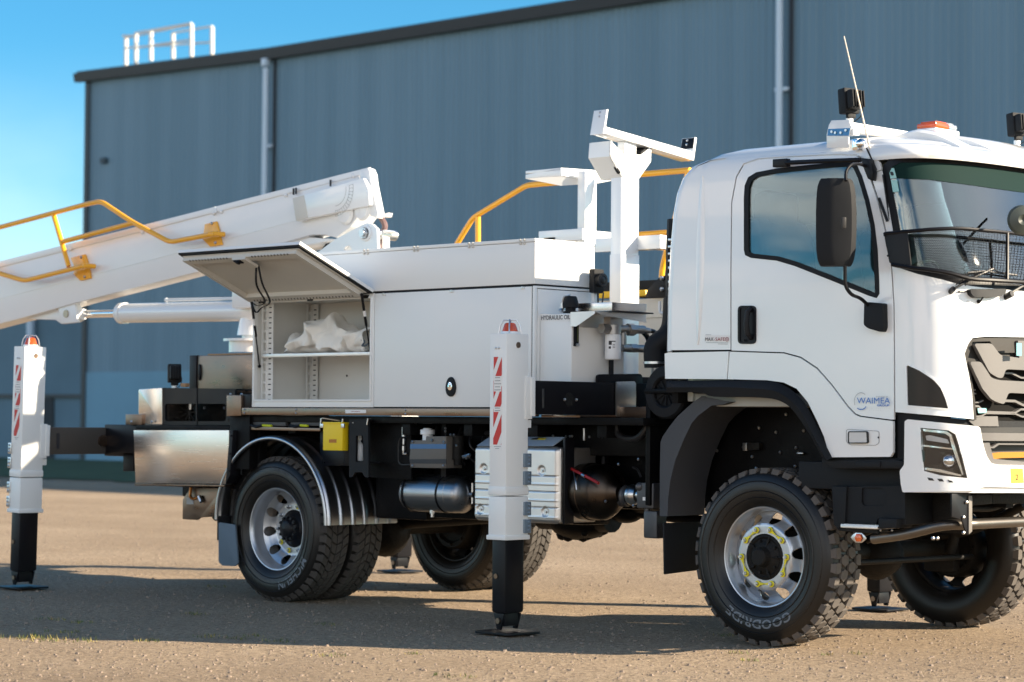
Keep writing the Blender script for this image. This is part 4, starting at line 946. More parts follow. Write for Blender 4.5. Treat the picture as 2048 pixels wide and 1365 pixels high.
# ------------------------------------------------------------------ wheels
def make_wheel(kind, name='wheel'):
    """built with its outer rim lip in the plane y=0, axle along +y, centre at the origin"""
    w = empty(name, (0, 0, 0), truck); R = .53; rb = .513
    prof = [(.002, .296), (-.012, .305), (-.034, .345), (-.046, .40), (-.044, .44), (-.034, .47), (-.022, .492), (-.002, .506), (.02, rb), (.12, rb+.003), (.22, rb), (.242, .506), (.262, .492), (.274, .47), (.284, .44), (.286, .40), (.274, .345), (.252, .305), (.238, .296)]
    def cyc(a, r, t): return Vector((r*math.cos(t), a, r*math.sin(t)))
    T = MB(); T.lathe((0, 0, 0), (0, 1, 0), prof, 96)
    for (a, r) in ((-.038, .355), (-.0475, .395), (-.041, .452)):   # fine moulding rings
        T.lathe((0, 0, 0), (0, 1, 0), [(a, r-.003), (a-.0035, r), (a, r+.003)], 96)
    def block(pts, r0, r1, tp=.86):
        ca = sum(p[0] for p in pts)/len(pts); cs = sum(p[1] for p in pts)/len(pts); n = len(pts)
        lo = [cyc(a, r0, s/R) for a, s in pts]; hi = [cyc(ca+(a-ca)*tp, r1, (cs+(s-cs)*tp)/R) for a, s in pts]
        T.raw(lo+hi, [list(range(n, 2*n))]+[[i, (i+1) % n, n+(i+1) % n, n+i] for i in range(n)], 1)
    C_ = 2*PI*R
    if kind == 'front':
        N = 38; L = C_/N
        for k in range(N):
            s = k*L
            for a0, sh, sg in ((.085, 0., 1), (.155, .5, 1)):
                c = s+sh*L; block([(a0-.034, c-.2*L), (a0, c-.46*L), (a0+.034, c-.2*L), (a0+.034, c+.26*L), (a0, c+.44*L-.0), (a0-.034, c+.26*L)], rb-.004, R, .93)
            for a0, a1, a2, sh in ((.047, .0, -.020, .5), (.193, .24, .260, .0)):
                c = s+sh*L; am = (a0+a1)/2
                pts = [(a0, c-.30*L), (a0, c+.30*L), (am, c+.40*L), (a1, c+.36*L), (a1, c-.36*L), (am, c-.40*L)]; block(pts, rb-.004, R, .95)
                # shoulder face reaching down the side
                sd = -1 if a2 < 0 else 1
                P = [cyc(a1, .528, (c-.32*L)/R), cyc(a1, .528, (c+.32*L)/R), cyc(a2, .484, (c+.28*L)/R), cyc(a2, .484, (c-.28*L)/R)]; Q = [cyc(a1-.01*sd, .50, (c-.36*L)/R), cyc(a1-.01*sd, .50, (c+.36*L)/R), cyc(a2-.006*sd, .478, (c+.31*L)/R), cyc(a2-.006*sd, .478, (c-.31*L)/R)]
                T.raw(P+Q, [[0, 1, 2, 3], [0, 3, 7, 4], [1, 0, 4, 5], [2, 1, 5, 6], [3, 2, 6, 7]], 1)
    else:
        N = 46; L = C_/N
        for k in range(N):
            s = k*L
            for a0, a1, sl, sh in ((.012, .066, .55, 0), (.072, .118, .35, .3), (.124, .170, -.35, .3), (.176, .230, -.55, 0)):
                c = s+sh*L; d = sl*L
                block([(a0, c-.42*L+d*.5), (a1, c-.42*L-d*.5), (a1, c+.42*L-d*.5), (a0, c+.42*L+d*.5)], rb-.003, R, .93)
            for a1, a2 in ((.014, -.020), (.228, .258)):
                c = s+(.27 if 1 else 0)*L; sd = -1 if a2 < 0 else 1
                P = [cyc(a1, .529, (c-.36*L)/R), cyc(a1, .529, (c+.36*L)/R), cyc(a2, .497, (c+.30*L)/R), cyc(a2, .497, (c-.30*L)/R)]; Q = [cyc(a1-.0*sd, .505, (c-.40*L)/R), cyc(a1, .505, (c+.40*L)/R), cyc(a2-.004*sd, .488, (c+.33*L)/R), cyc(a2-.004*sd, .488, (c-.33*L)/R)]
                T.raw(P+Q, [[0, 1, 2, 3], [0, 3, 7, 4], [1, 0, 4, 5], [2, 1, 5, 6], [3, 2, 6, 7]], 1)
    tyre = T.build('tyre', [m_side, m_treadf if kind == 'front' else m_treadr], w, 30, recalc=False)
    # rim with ten hand holes
    Rm = MB(); Rm.lathe((0, 0, 0), (0, 1, 0), [(.006, .3), (-.004, .3015), (-.008, .298), (-.006, .291), (.004, .286), (.012, .280), (.035, .276), (.06, .274), (.10, .272), (.15, .272), (.19, .276), (.222, .284), (.232, .296), (.228, .300), (.215, .286), (.18, .280), (.06, .279), (.02, .285), (.006, .3)], 80)
    rh = .036; holes = []; N = 10
    for k in range(N):
        a = 2*PI*k/N+.12; holes.append([(.234*math.cos(a)+rh*1.0*math.cos(b), .234*math.sin(a)+rh*math.sin(b)) for b in [2*PI*j/14 for j in range(14)]])
    outer = [(.273*math.cos(2*PI*k/60), .273*math.sin(2*PI*k/60)) for k in range(60)]; inner = [(.139*math.cos(2*PI*k/30), .139*math.sin(2*PI*k/30)) for k in range(30)]
    if kind == 'front': K = ([0, .09, .192, .202, .210, .217, .235, .273], [.004, .004, .004, .008, .020, .040, .065, .078])
    else: K = ([0, .09, .192, .202, .210, .217, .235, .273], [.165, .165, .165, .162, .152, .138, .120, .10])
    V, F = cdt(outer, [inner]+holes, .012)
    vs = []; n = len(V)
    for off in (0, .010):
        for p in V: r = p.length; vs.append(Vector((p.x, interp(r, *K)+off, p.y)))
    Rm.raw(vs, [list(f) for f in F]+[[i+n for i in f][::-1] for f in F]+[[b, a, a+n, b+n] for a, b in edges_of(F)])
    rim = Rm.build('rim', m_rim, w, 32)
    h0 = K[1][0]; H = MB()
    if kind == 'front':
        H.lathe((0, 0, 0), (0, 1, 0), [(h0+.03, .150), (h0+.02, .138), (h0+.004, .134), (h0-.002, .120), (h0+.006, .108), (h0+.0, .092), (h0-.012, .078), (h0-.018, .062), (h0-.040, .055), (h0-.060, .052), (h0-.066, .044), (h0-.066, .0)], 40)
        for k in range(10): a = 2*PI*k/10; H.cyl((.098*math.cos(a), h0+.005, .098*math.sin(a)), (.098*math.cos(a), h0-.014, .098*math.sin(a)), .009, 6)
        for k in range(5): a = 2*PI*k/5; H.cyl((.06*math.cos(a), h0-.012, .06*math.sin(a)), (.13*math.cos(a), h0-.002, .13*math.sin(a)), .007, 6)
    else:
        H.lathe((0, 0, 0), (0, 1, 0), [(h0+.02, .150), (h0+.012, .139), (h0-.004, .125), (h0-.02, .108), (h0-.03, .095), (h0-.06, .09), (h0-.064, .072), (h0-.085, .058), (h0-.092, .04), (h0-.096, .0)], 40)
        for k in range(12): a = 2*PI*k/12; H.box(-.010, .010, h0-.074, h0-.05, -.010, .010, .003, mx=Matrix.Rotation(a, 4, 'Y') @ Matrix.Translation((.082, 0, 0)))
    H.build('hub', m_blackm if kind == 'rear' else m_dirt, w, 30)
    Nt = MB(); Yl = MB(); rn = .1675
    for k in range(10):
        a = 2*PI*(k+.5)/10+.35; c = Vector((rn*math.cos(a), 0, rn*math.sin(a)))
        Nt.lathe((c.x, h0, c.z), (0, -1, 0), [(0, .0165), (.004, .0165), (.005, .014)], 16); Nt.cyl((c.x, h0-.004, c.z), (c.x, h0-.024, c.z), .0125, 6); Nt.cyl((c.x, h0-.024, c.z), (c.x, h0-.034, c.z), .0075, 10)
        if kind == 'rear' and k not in (0, 1, 5, 6): continue
        Yl.lathe((c.x, h0-.006, c.z), (0, -1, 0), [(0, .0195), (.005, .0195), (.006, .0125), (0, .0125)], 18)
        if k % 2 == 0 and kind == 'front':
            a2 = a+2*PI/10; c2 = Vector((rn*math.cos(a2), 0, rn*math.sin(a2))); d = (c2-c).normalized(); nn = Vector((-d.z, 0, d.x)); m_ = (c+c2)/2+(-m_dir(c, c2))*.004 if 0 else (c+c2)/2
            for A, B in ((c, m_), (c2, m_)):
                dd = (B-A).normalized(); P = [A+dd*.010+nn*.011, A+dd*.010-nn*.011, B-nn*.002, B+nn*.002]
                Yl.prism([Vector((p.x, h0-.007, p.z)) for p in P], (0, -.003, 0), 0)
    Nt.build('wheel_nut', m_zinc, w, 30); Yl.build('nut_indicator', m_yel3, w, 30)
    # lettering on the sidewall
    def arc(s, ac, r, size, m, wid=1.0, spc=.9):
        L = MB(); adv = []
        for ch in s:
            t = MB(); text(t, ch, size, (0, 0, 0), (1, 0, 0), (0, 0, 1), bold=.0016 if size > .03 else 0)
            x0, x1 = (min(p.x for p in t.v), max(p.x for p in t.v)) if t.v else (0, size*.3); adv.append((t, x0, x1))
        tot = sum((x1-x0)*wid+size*.12*spc for _, x0, x1 in adv); cur = -tot/2
        for t, x0, x1 in adv:
            for p in t.v:
                x = cur+(p.x-x0)*wid; z = p.z; rr = r-z if 0 else r+z; ang = ac-x/r
                yy = interp(rr, [.305, .345, .40, .44, .47, .492], [-.012, -.034, -.046, -.044, -.034, -.022])-.0022
                t_v = Vector((rr*math.cos(ang), yy, rr*math.sin(ang))); p.x, p.y, p.z = t_v
            L.raw(t.v, t.f); cur += (x1-x0)*wid+size*.12*spc
        return L
    # letters stand with their feet towards the hub
    if kind == 'front':
        arc('GOODRIDE', -1.60, .372, .074, None, 1.18).build('lettering', m_tape, w)
    else:
        arc('MICHELIN', -.95, .385, .078, None, .95).build('lettering', m_tape, w); arc('X D Y 3', -2.75, .40, .05, None, 1.1).build('lettering', m_ink, w); arc('11 R 22.5', 1.35, .425, .036, None, 1.).build('lettering', m_ink, w)
    return w
XRr = -4.4756
wf = make_wheel('front'); wf.location = (0, 0, .525)
wr = make_wheel('rear'); wr.location = (XRr, .02, .522)
DR = {}
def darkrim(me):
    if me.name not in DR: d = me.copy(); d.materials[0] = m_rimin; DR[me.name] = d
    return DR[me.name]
def place_wheel(src, x, y, z, flip, name='wheel', inner=False):
    o = src.copy(); COL.objects.link(o); o.parent = truck
    for ch in children(src):
        if inner and ch.name.split('.')[0] in ('lettering', 'nut_indicator', 'hub', 'wheel_nut'): continue
        c = ch.copy(); COL.objects.link(c); c.parent = o
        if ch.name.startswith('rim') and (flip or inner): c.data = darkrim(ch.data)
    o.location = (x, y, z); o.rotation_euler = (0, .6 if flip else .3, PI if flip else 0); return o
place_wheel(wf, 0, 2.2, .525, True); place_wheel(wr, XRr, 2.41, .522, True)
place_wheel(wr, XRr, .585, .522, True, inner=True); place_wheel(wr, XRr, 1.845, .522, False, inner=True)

# ------------------------------------------------------------------ chassis
def part(name, m, fn, parent=truck, angle=35, **k):
    mb = MB(); fn(mb); return mb.build(name, m, parent, angle)
mb = MB()
for y0 in (.66, 1.46):
    mb.box(-6.35, 1.25, y0, y0+.08, .84, 1.10, .006)
for x in (-5.6, -4.9, -4.0, -3.1, -2.2, -1.2, -.5, .6): mb.box(x-.05, x+.05, .70, 1.5, .88, 1.06, .01)
for x in [(-6.1+.28*k) for k in range(26)]: mb.cyl((x, .655, .90), (x, .645, .90), .012, 8); mb.cyl((x+.1, .655, 1.05), (x+.1, .645, 1.05), .012, 8)
mb.build('chassis_frame', m_blackd, truck)
mb = MB(); mb.box(-6.45, -.95, .60, 1.60, 1.10, 1.30, .01); mb.box(-4.98, -.92, -.04, 2.24, 1.30, 1.348, .006); mb.box(-6.12, -4.98, -.02, 2.2, 1.235, 1.268, .006)
for k in range(7): x = -4.9+.6*k; mb.box(x-.04, x+.04, .0, 2.2, 1.22, 1.30, .004)
mb.build('subframe_deck', m_blackd, truck)
# driveline and tanks hidden in the dark between the rails
mb = MB(); mb.cyl((XRr, .3, .52), (XRr, 1.9, .52), .075, 16); mb.ball((XRr, 1.1, .50), .22, (1, .8, 1)); mb.cyl((XRr+.2, 1.1, .55), (-2.2, 1.1, .72), .05, 12)
for y in (.62, 1.58): mb.tube(smooth_line([(XRr-.75, y, .86), (XRr-.4, y, .70), (XRr, y, .63), (XRr+.4, y, .70), (XRr+.75, y, .86)], 4), .035, 8)
mb.build('rear_axle', m_dirt, truck)
mb = MB()
mb.cyl((0, .28, .52), (0, 1.92, .52), .06, 16); pd = at(1752, 1112, x=0); mb.ball((0, pd.y, .50), .155, (1, .9, 1.05)); mb.lathe((.0, pd.y, .5), (1, 0, 0), [(0, .15), (.08, .14), (.14, .10), (.18, .05), (.2, 0)], 20)
mb.cyl((-.1, pd.y, .55), (-1.2, 1.1, .72), .045, 12)
for y in (.45, 1.75): mb.tube(smooth_line([(-.6, y, .80), (-.3, y, .66), (0, y, .60), (.35, y, .66), (.7, y, .82)], 4), .03, 8); mb.cyl((.15, y, .5), (.3, y, .95), .035, 12); mb.cyl((.2, y, .65), (.3, y, .95), .05, 12)
mb.tube([(.22, .35, .48), (.22, 1.9, .47)], .018, 8); mb.tube([(.35, .55, .62), (.9, .6, .80)], .02, 8); mb.box(-.12, .12, .27, .36, .36, .68, .03); mb.box(-.12, .12, 1.84, 1.93, .36, .68, .03)
mb.build('front_axle', m_dirt, truck, 50)
mb = MB(); rr = random.Random(3)
mb.cyl((-2.1, 1.0, .86), (-1.5, 1.0, .86), .18, 16); mb.box(-1.9, -1.05, .8, 1.35, .84, 1.1, .06)
gb = at(1160, 1060, y=.95); mb.ball((gb.x, .95, gb.z+.05), .20, (1.15, 1, .62)); mb.cyl((gb.x-.35, .95, gb.z+.10), (gb.x+.3, .95, gb.z+.10), .11, 14); mb.ball((gb.x+.42, .95, gb.z+.13), .10, (1.3, 1, .7)); mb.cyl((gb.x+.4, .95, gb.z+.14), (gb.x+1.1, .95, gb.z+.10), .035, 10)
for k in range(26): a = rr.uniform(0, 2*PI); mb.ball((gb.x+.185*math.cos(a), .95+rr.uniform(-.12, .08), gb.z+.05+.095*math.sin(a)), rr.uniform(.025, .045), seg=8)
mb.box(-.9, .9, .75, 1.45, .86, 1.30, .05); mb.box(-3.4, -2.3, .9, 1.4, .66, .9, .05); mb.build('gearbox', m_blackd, truck, 50)
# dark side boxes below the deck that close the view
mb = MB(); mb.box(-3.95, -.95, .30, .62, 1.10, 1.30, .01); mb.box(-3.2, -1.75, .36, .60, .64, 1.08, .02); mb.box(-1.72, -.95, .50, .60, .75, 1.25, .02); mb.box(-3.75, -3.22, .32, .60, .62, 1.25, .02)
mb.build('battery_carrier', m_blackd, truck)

# ------------------------------------------------------------------ side locker
XL, XQ, YL, YB, Z0, Z1, Z2, Z3 = -4.63, -1.80, -.10, .48, 1.409, 2.200, 2.212, 2.508
o0 = at(512, 611, y=YL); o1 = at(741, 799.5, y=YL); OX0, OX1, OZ0, OZ1 = o0.x, o1.x, o1.z, 2.165
mb = MB()
mb.box(XL, XL+.018, YL, YB, Z0, Z1, .003); mb.box(XL+.018, XQ, YB-.015, YB, Z0, Z1, .002); mb.box(XL+.018, XQ, YL+.02, YB-.015, Z0, Z0+.015, .002); mb.box(XL+.018, XQ, YL+.02, YB-.015, Z1-.015, Z1, .002)
mb.box(OX1+.004, OX1+.018, YL+.02, YB-.015, Z0+.015, Z1-.015, .002)
# frame round the opening
mb.box(XL+.018, OX0, YL, YL+.02, Z0, Z1, .002); mb.box(OX0, OX1, YL, YL+.02, Z0, OZ0, .002); mb.box(OX0, OX1, YL, YL+.02, OZ1, Z1, .002); mb.box(OX1, OX1+.03, YL, YL+.02, Z0, Z1, .002)
for (a0, a1, b0, b1) in ((OX0-.012, OX1+.004, OZ0-.012, OZ0), (OX0-.012, OX1+.004, OZ1, OZ1+.012), (OX0-.012, OX0, OZ0, OZ1), (OX1-.002, OX1+.010, OZ0-.012, OZ1+.012)): mb.box(a0, a1, YL-.012, YL+.004, b0, b1, .003)
# front end sheet and corner post
mb.box(XQ-.018, XQ, YL+.03, YB-.02, Z0+.02, Z1-.02, .003); mb.box(XQ-.022, XQ-.002, YL+.002, YL+.026, Z0, Z1, .004)
lock = mb.build('side_locker', m_white2, truck)
mb = MB(); mb.box(OX1+.036, XQ-.028, YL-.002, YL+.018, Z0+.003, Z1-.004, .003); ld = mb.build('locker_door', m_white2, lock)
mb = MB(); mb.box(OX1+.03, XQ-.01, YL+.006, YL+.03, Z0+.0, Z1+.008, 0); mb.box(XL+.01, XQ-.006, YL+.008, YB-.02, Z1, Z2, 0); mb.build('rubber_seal', m_blackp, lock)
mb = MB(); mb.box(XL+.04, OX1, YB-.022, YB-.016, Z0+.016, Z1-.016, 0); mb.box(XL+.0185, XL+.021, YL+.022, YB-.02, Z0+.016, Z1-.016, 0); mb.box(XL+.03, OX1, YL+.022, YB-.024, Z0+.0155, Z0+.018, 0); p = at(694, 752, y=YB-.023); mb.cyl(p, p+Vector((0, -.004, 0)), .008, 8, m=1)
mb.build('locker_lining', [m_int, m_ink], lock)
# drop handle of the closed door
mb = MB(); hc = at(903, 774, y=YL-.003); pts = [(hc.x+.046*math.cos(a)*(1-.12*math.sin(a)), hc.z+.066*math.sin(a)) for a in [2*PI*k/28 for k in range(28)]]
mb.prism([Vector((x, YL-.002, z)) for x, z in pts], (0, -.014, 0), .004); hd = mb.build('drop_handle', m_blackp, lock)
mb = MB(); mb.prism([Vector((hc.x+(x-hc.x)*.45, YL-.017, hc.z+.004+(z-hc.z)*.42)) for x, z in pts], (0, -.003, 0), .001); mb.ball((hc.x, YL-.02, hc.z+.012), .012, (1, .5, 1)); mb.build('handle_paddle', m_chrome, lock)
# slotted rails
def slotted(mb, ox, oy, face):
    # upright pierced strip: built as ladder of bars
    z = Z0+.02; 
    while z < Z1-.03:
        z += .0
        if face == 'x':
            mb.box(ox, ox+.004, oy, oy+.012, z, z+.075, 0); mb.box(ox, ox+.004, oy+.042, oy+.054, z, z+.075, 0); mb.box(ox, ox+.004, oy+.012, oy+.042, z, z+.018, 0)
        else:
            mb.box(ox, ox+.012, oy, oy+.004, z, z+.075, 0); mb.box(ox+.044, ox+.056, oy, oy+.004, z, z+.075, 0); mb.box(ox+.012, ox+.044, oy, oy+.004, z, z+.018, 0)
        z += .075
for yy in (YL+.045, YB-.10):
    mb = MB(); slotted(mb, XL+.045, yy, 'x')
    mb.box(XL+.024, XL+.112, yy+.054, yy+.060, Z0+.02, Z1-.02, 0) ; 
    z = Z0+.05; k = 0
    while z < Z1-.05:
        mb.box(XL+.07, XL+.094, yy+.0505, yy+.0535, z, z+.008, 0, m=1); z += .0375; k += 1
    mb.build('slotted_rail', [m_white2, m_ink], lock)
sh = at(640, 707, y=-.05).z
mb = MB(); mb.box(XL+.075, OX1+.0, -.07, YB-.03, sh-.003, sh, 0); mb.box(XL+.075, OX1, -.072, -.068, sh-.022, sh+.001, .001); mb.build('shelf', m_alu, lock)
# upper box
mb = MB(); mb.box(XL, XQ, YL, YB, Z2, Z3-.024, .004); mb.box(XL-.004, XQ+.004, YL-.005, YB-.006, Z3-.022, Z3, .004)
up = mb.build('upper_locker', m_white2, truck)
mb = MB()
for u in (630, 733, 833, 943, 1046):
    p = at(u, 498-(u-700)*.06, y=YL); x = p.x
    for d in (-.018, .018): mb.ball((x+d, YL-.006, Z3-.008), .010, seg=8); mb.ball((x+d, YL-.006, Z3-.030), .009, seg=8)
mb.build('lid_catch', m_ivory, up)
mb = MB()
for u in (769, 904, 1046): x = at(u, 580, y=YL).x; mb.box(x-.016, x+.016, YL-.008, YL, Z1-.020, Z1-.006, .002); mb.box(x-.005, x+.005, YL-.012, YL, Z1-.012, Z1-.002, .001)
mb.build('lid_catch', m_zinc, up)
# open door
H0 = Vector((0, YL-.012, Z1+.004)); E0 = Vector((0, -.790, 2.497)); dv = (E0-H0); LD = dv.length; dv.normalize(); nv = Vector((0, dv.z, -dv.y))   # nv: outward (upper) face normal
if nv.z < 0: nv = -nv
def D(x, t, h): return Vector((x, 0, 0))+Vector((0, H0.y, H0.z))+dv*t+nv*h
dx0, dx1 = XL-.01, OX1+.028
def dbox(mb, x0, x1, t0, t1, h0, h1, m=0):
    P = [D(x, t, h) for x in (x0, x1) for t in (t0, t1) for h in (h0, h1)]
    mb.raw(P, [[0, 1, 3, 2], [4, 6, 7, 5], [0, 4, 5, 1], [2, 3, 7, 6], [0, 2, 6, 4], [1, 5, 7, 3]], m)
mb = MB(); dbox(mb, dx0, dx1, 0, LD, .0, .022); op = mb.build('open_locker_door', m_white2, lock)
mb = MB(); dbox(mb, dx0+.006, dx1-.002, .004, LD-.004, -.010, .0); mb.build('door_edge_seal', m_blackp, op)
mb = MB(); dbox(mb, dx0+.03, dx1-.03, .03, LD-.03, -.016, -.0125)
for x0, x1, t0, t1 in ((dx0+.03, dx1-.06, .03, .10), (dx0+.03, dx1-.06, LD-.10, LD-.04), (dx0+.03, dx0+.075, .10, LD-.10), (dx1-.10, dx1-.06, .10, LD-.10)): dbox(mb, x0, x1, t0, t1, -.046, -.016)
xm = (dx0+dx1)/2-.02; dbox(mb, xm-.05, xm+.09, LD-.17, LD-.04, -.064, -.046)
mb.build('inner_frame', m_ivory, op)
mb = MB(); k = 0
x = dx0+.10
while x < dx1-.14:
    for t0 in (.035, LD-.055):
        if t0 < .1 or abs(x-xm) > .12: P = [D(x, t0, -.0465), D(x+.014, t0, -.0465), D(x+.030, t0+.024, -.0465), D(x+.016, t0+.024, -.0465)]; mb.raw(P, [[0, 1, 2, 3]])
    x += .034
mb.build('vent_slots', mat('slot_shadow_grey', (.16, .145, .125), .8), op)
mb = MB(); dbox(mb, xm-.035, xm+.035, LD-.085, LD-.045, -.072, -.064); a = D(xm, LD-.065, -.072); mb.cyl(a, a-nv*.01, .016, 12); mb.build('latch', m_blackm, op)
mb = MB()
pa = D(xm+.06, LD-.17, -.04); q = at(497, 604, y=-.16); q = Vector((XL+.02, -.14, q.z))
s1 = smooth_line([pa, pa+Vector((-.03, .03, -.14)), pa+Vector((-.14, .20, -.24)), q+Vector((.08, 0, -.03)), q], 6); s2 = smooth_line([pa+Vector((.02, 0, 0)), pa+Vector((.03, .03, -.13)), pa+Vector((-.04, .16, -.25)), q+Vector((.14, -.02, -.05)), q+Vector((.06, 0, -.08)), q], 6)
for s_ in (s1, s2):
    for j in range(len(s_)-1): pass
    mb.loft([[p+Vector((-.008, 0, 0)) for p in s_], [p+Vector((.008, .004, 0)) for p in s_]]); mb.loft([[p+Vector((-.008, .002, 0)) for p in s_], [p+Vector((.008, .006, 0)) for p in s_]])
mb.build('pull_strap', m_blackp, op)
for (a, b) in ((Vector((XL+.02, -.13, at(493, 602, y=-.13).z)), at(519, 733, y=-.07)), (D(OX1-.02, .05, -.04), at(740, 702, y=-.03))):
    mb = MB(); mb.cyl(a, a.lerp(b, .55), .010, 10); mb.cyl(a.lerp(b, .55), b, .0055, 8); mb.ball(a, .013, seg=8); mb.ball(b, .013, seg=8); mb.build('gas_strut', m_blackm, lock)
    mb = MB(); mb.cyl(a.lerp(b, .28), a.lerp(b, .38), .0105, 10); mb.build('strut_label', m_sticker, lock)
mb = MB()
for x in (dx0+.12, (dx0+dx1)/2, dx1-.08): mb.box(x-.03, x+.03, YL-.016, YL-.004, Z1-.035, Z1-.015, .002); mb.cyl((x-.035, YL-.014, Z1-.018), (x+.035, YL-.014, Z1-.018), .006, 8)
mb.build('door_hinge', m_dirt, lock)
# deck edge rail
mb = MB(); mb.box(XL-.10, XQ+.03, YL-.012, YL+.02, 1.352, 1.403, .004); rail = mb.build('deck_side_rail', m_steelb, truck)
mb = MB()
for u in (489, 592, 811): 
    for z in (1.365, 1.390): x = at(u, 823, y=YL-.012).x; mb.ball((x, YL-.013, z), .007, seg=8)
mb.build('rivet', m_zinc, rail)
mb = MB(); mb.py([(690.5, 820), (732, 820), (732, 826.5), (690.5, 827)], YL-.0135, .001, 0); mb.build('rail_label', m_sticker, rail)
mb = MB(); fit(mb, 'www', 702, 720, 824.6, 2.2, YL-.0135, 0) if 0 else mb.py([(702, 823), (720, 823), (720, 823.9), (702, 823.9)], YL-.0141, .0005, 0); mb.build('label_writing', m_redi, rail)
mb = MB(); mb.box(XL-.02, XQ, YL+.01, YL+.04, 1.402, 1.41, 0); mb.build('deck_edge_trim', m_blackp, truck)
# brown corner bracket of the deck
mb = MB(); mb.py([(453, 791), (482, 791), (482, 832), (453, 833)], -.11, .10, .004); cbk = mb.build('deck_corner_bracket', m_steelb, truck)
mb = MB(); mb.py([(483, 789), (502, 789), (502, 817), (483, 817)], -.09, .1, .004)
mb.build('deck_corner_post', m_blackm, truck)
mb = MB()
for u in (461, 483): p = at(u, 789, y=-.08); mb.ball(p, .010, seg=8)
mb.build('bolt', m_zinc, cbk)
mb = MB(); mb.box(-4.93, -4.70, -.06, .10, .95, 1.36, .006); mb.box(-5.95, -4.68, .02, .10, .80, 1.23, .01); mb.build('rear_deck_support', m_blackd, truck)

# ------------------------------------------------------------------ tail: stainless box, tool boxes, coupling
mb = MB(); P_t = ys([(267, 861), (458, 861), (456, 905), (449, 968.5), (267, 967)], -.105); zt0 = P_t[0].z
for q in P_t: q.y += (zt0-q.z)*.045
mb.prism(P_t, (0, .08, 0), .003); sb = mb.build('stainless_tail_box', m_steel, truck)
mb = MB(); mb.py([(268, 968.5), (449, 970.5), (448, 974), (270, 972)], -.10, .10, .002); mb.build('box_lip', m_steelb, sb)
mb = MB(); mb.py([(459.5, 861), (466, 861), (460, 950), (451, 968)], -.10, .12, .002); 
for v in (872, 908, 942): p = at(462-(v-872)*.06, v, y=-.105); mb.ball(p, .007, seg=8)
mb.build('box_flange', m_blackm, sb)
mb = MB(); mb.box(-6.62, -6.05, .05, 2.15, 1.02, 1.27, .01); mb.py([(246, 905), (267, 905), (267, 943), (246, 943)], .05, .1, .005); mb.build('outrigger_housing', m_blackm, truck)
mb = MB(); mb.py([(251, 829), (283, 829), (283, 850), (251, 850)], .0, .08, .004); mb.build('step_bracket', m_steelb, truck)
bx = rnd([(277, 779), (324, 776), (324, 851), (277, 851)], 3)
mb = MB(); mb.py(bx, .02, .30, .006); hb = mb.build('stainless_hose_guard', m_steel, truck)
mb = MB()
for u in (263, 304): p = at(u, 844, y=.0); mb.ball(p+Vector((0, .0, 0)), .012, seg=8)
mb.build('bolt', m_zinc, hb)
ob = [(325, 776), (470, 778), (471, 851), (325, 851)]; ih = rnd([(330, 808), (452, 808), (452, 843), (330, 843)], 6)
mb = MB(); patch(mb, ob, plane_y(.03), 0, .02, 14, holes=[ih]); mb.py([(325, 776), (470, 778), (470, 781), (325, 780)], .045, .3, .002); mb.py([(325, 845), (470, 845), (470, 851), (325, 851)], .045, .3, .002)
mb.py([(391.5, 776), (393.5, 776), (393.5, 851), (391.5, 851)], .025, .01, 0); mb.build('black_tool_tray', m_blackm, truck)
mb = MB(); c = at(378, 825, y=.15)
for k in range(9): a = 2*PI*k/9; mb.tube([c+Vector((.02*math.cos(a), 0, .02*math.sin(a))), c+Vector((.10*math.cos(a), 0, .10*math.sin(a)))], .007, 6)
mb.cyl(c, c+Vector((0, .03, 0)), .028, 12); mb.build('slew_drive', m_dirt, truck)
mb = MB(); 
for u, v in ((409, 816), (449, 816)): p = at(u, v, y=.12); mb.ball(p, .012, seg=8)
mb.box(c.x+.02, c.x+.05, c.y-.02, c.y, c.z+.02, c.z+.10, .004); mb.build('bolt', m_zinc, truck)
mb = MB(); mb.box(-5.9, -4.9, .02+.34, .9, 1.27, 1.50, .01); mb.build('deck_well', m_blackd, truck)
mb = MB(); b0 = at(395, 712, y=.45); b1 = at(506, 795, y=.45); mb.box(b0.x, b1.x+.3, .45, .95, b1.z-.08, b0.z, .008); bb = mb.build('brown_steel_cabinet', m_steelb, truck)
mb = MB(); b2 = at(381, 712, y=.45); mb.box(b2.x, b0.x-.001, .44, .96, b1.z-.08, b0.z+.004, .006); p = at(399, 745, y=.445); mb.ball(p, .03, (.6, .3, 2.2)); mb.build('cabinet_side', m_blackm, bb)
mb = MB(); mb.box(b0.x+.1, b1.x+.3, .47, .93, b0.z+.002, b0.z+.014, .003); mb.build('cabinet_lid', m_wood, bb)
mb = MB(); mb.cyl(at(463, 780, y=.1), at(463, 792, y=.1), .02, 10); mb.build('rubber_buffer', m_blackp, truck)
worklamp(349, 747, .10, .95, face=(1, 150))
mb = MB(); p = at(370, 772, y=.1); mb.box(-.03, .03, -.02, .02, -.01, .02, .005, mx=Matrix.Translation(p)); mb.build('small_clip', m_wood, truck)
tb = [(380.5, 976), (365, 1000), (365, 1039), (393, 1040.5), (400, 1035.5), (432, 1033.5), (436, 1000), (442, 976)]
mb = MB(); mb.py(tb, .10, .02, .003); mb.py([(400, 1035), (440, 982), (442, 1000), (432, 1034)], .08, .02, .003); tbp = mb.build('rear_underrun_bracket', m_steelb, truck)
mb = MB(); c = at(390, 985, y=.08); mb.tube(smooth_line([c+Vector((-.05, 0, .04)), c+Vector((-.045, -.01, -.03)), c+Vector((.0, -.01, -.05)), c+Vector((.05, 0, -.03))], 5), .012, 8); mb.build('copper_pipe', m_copper, tbp)
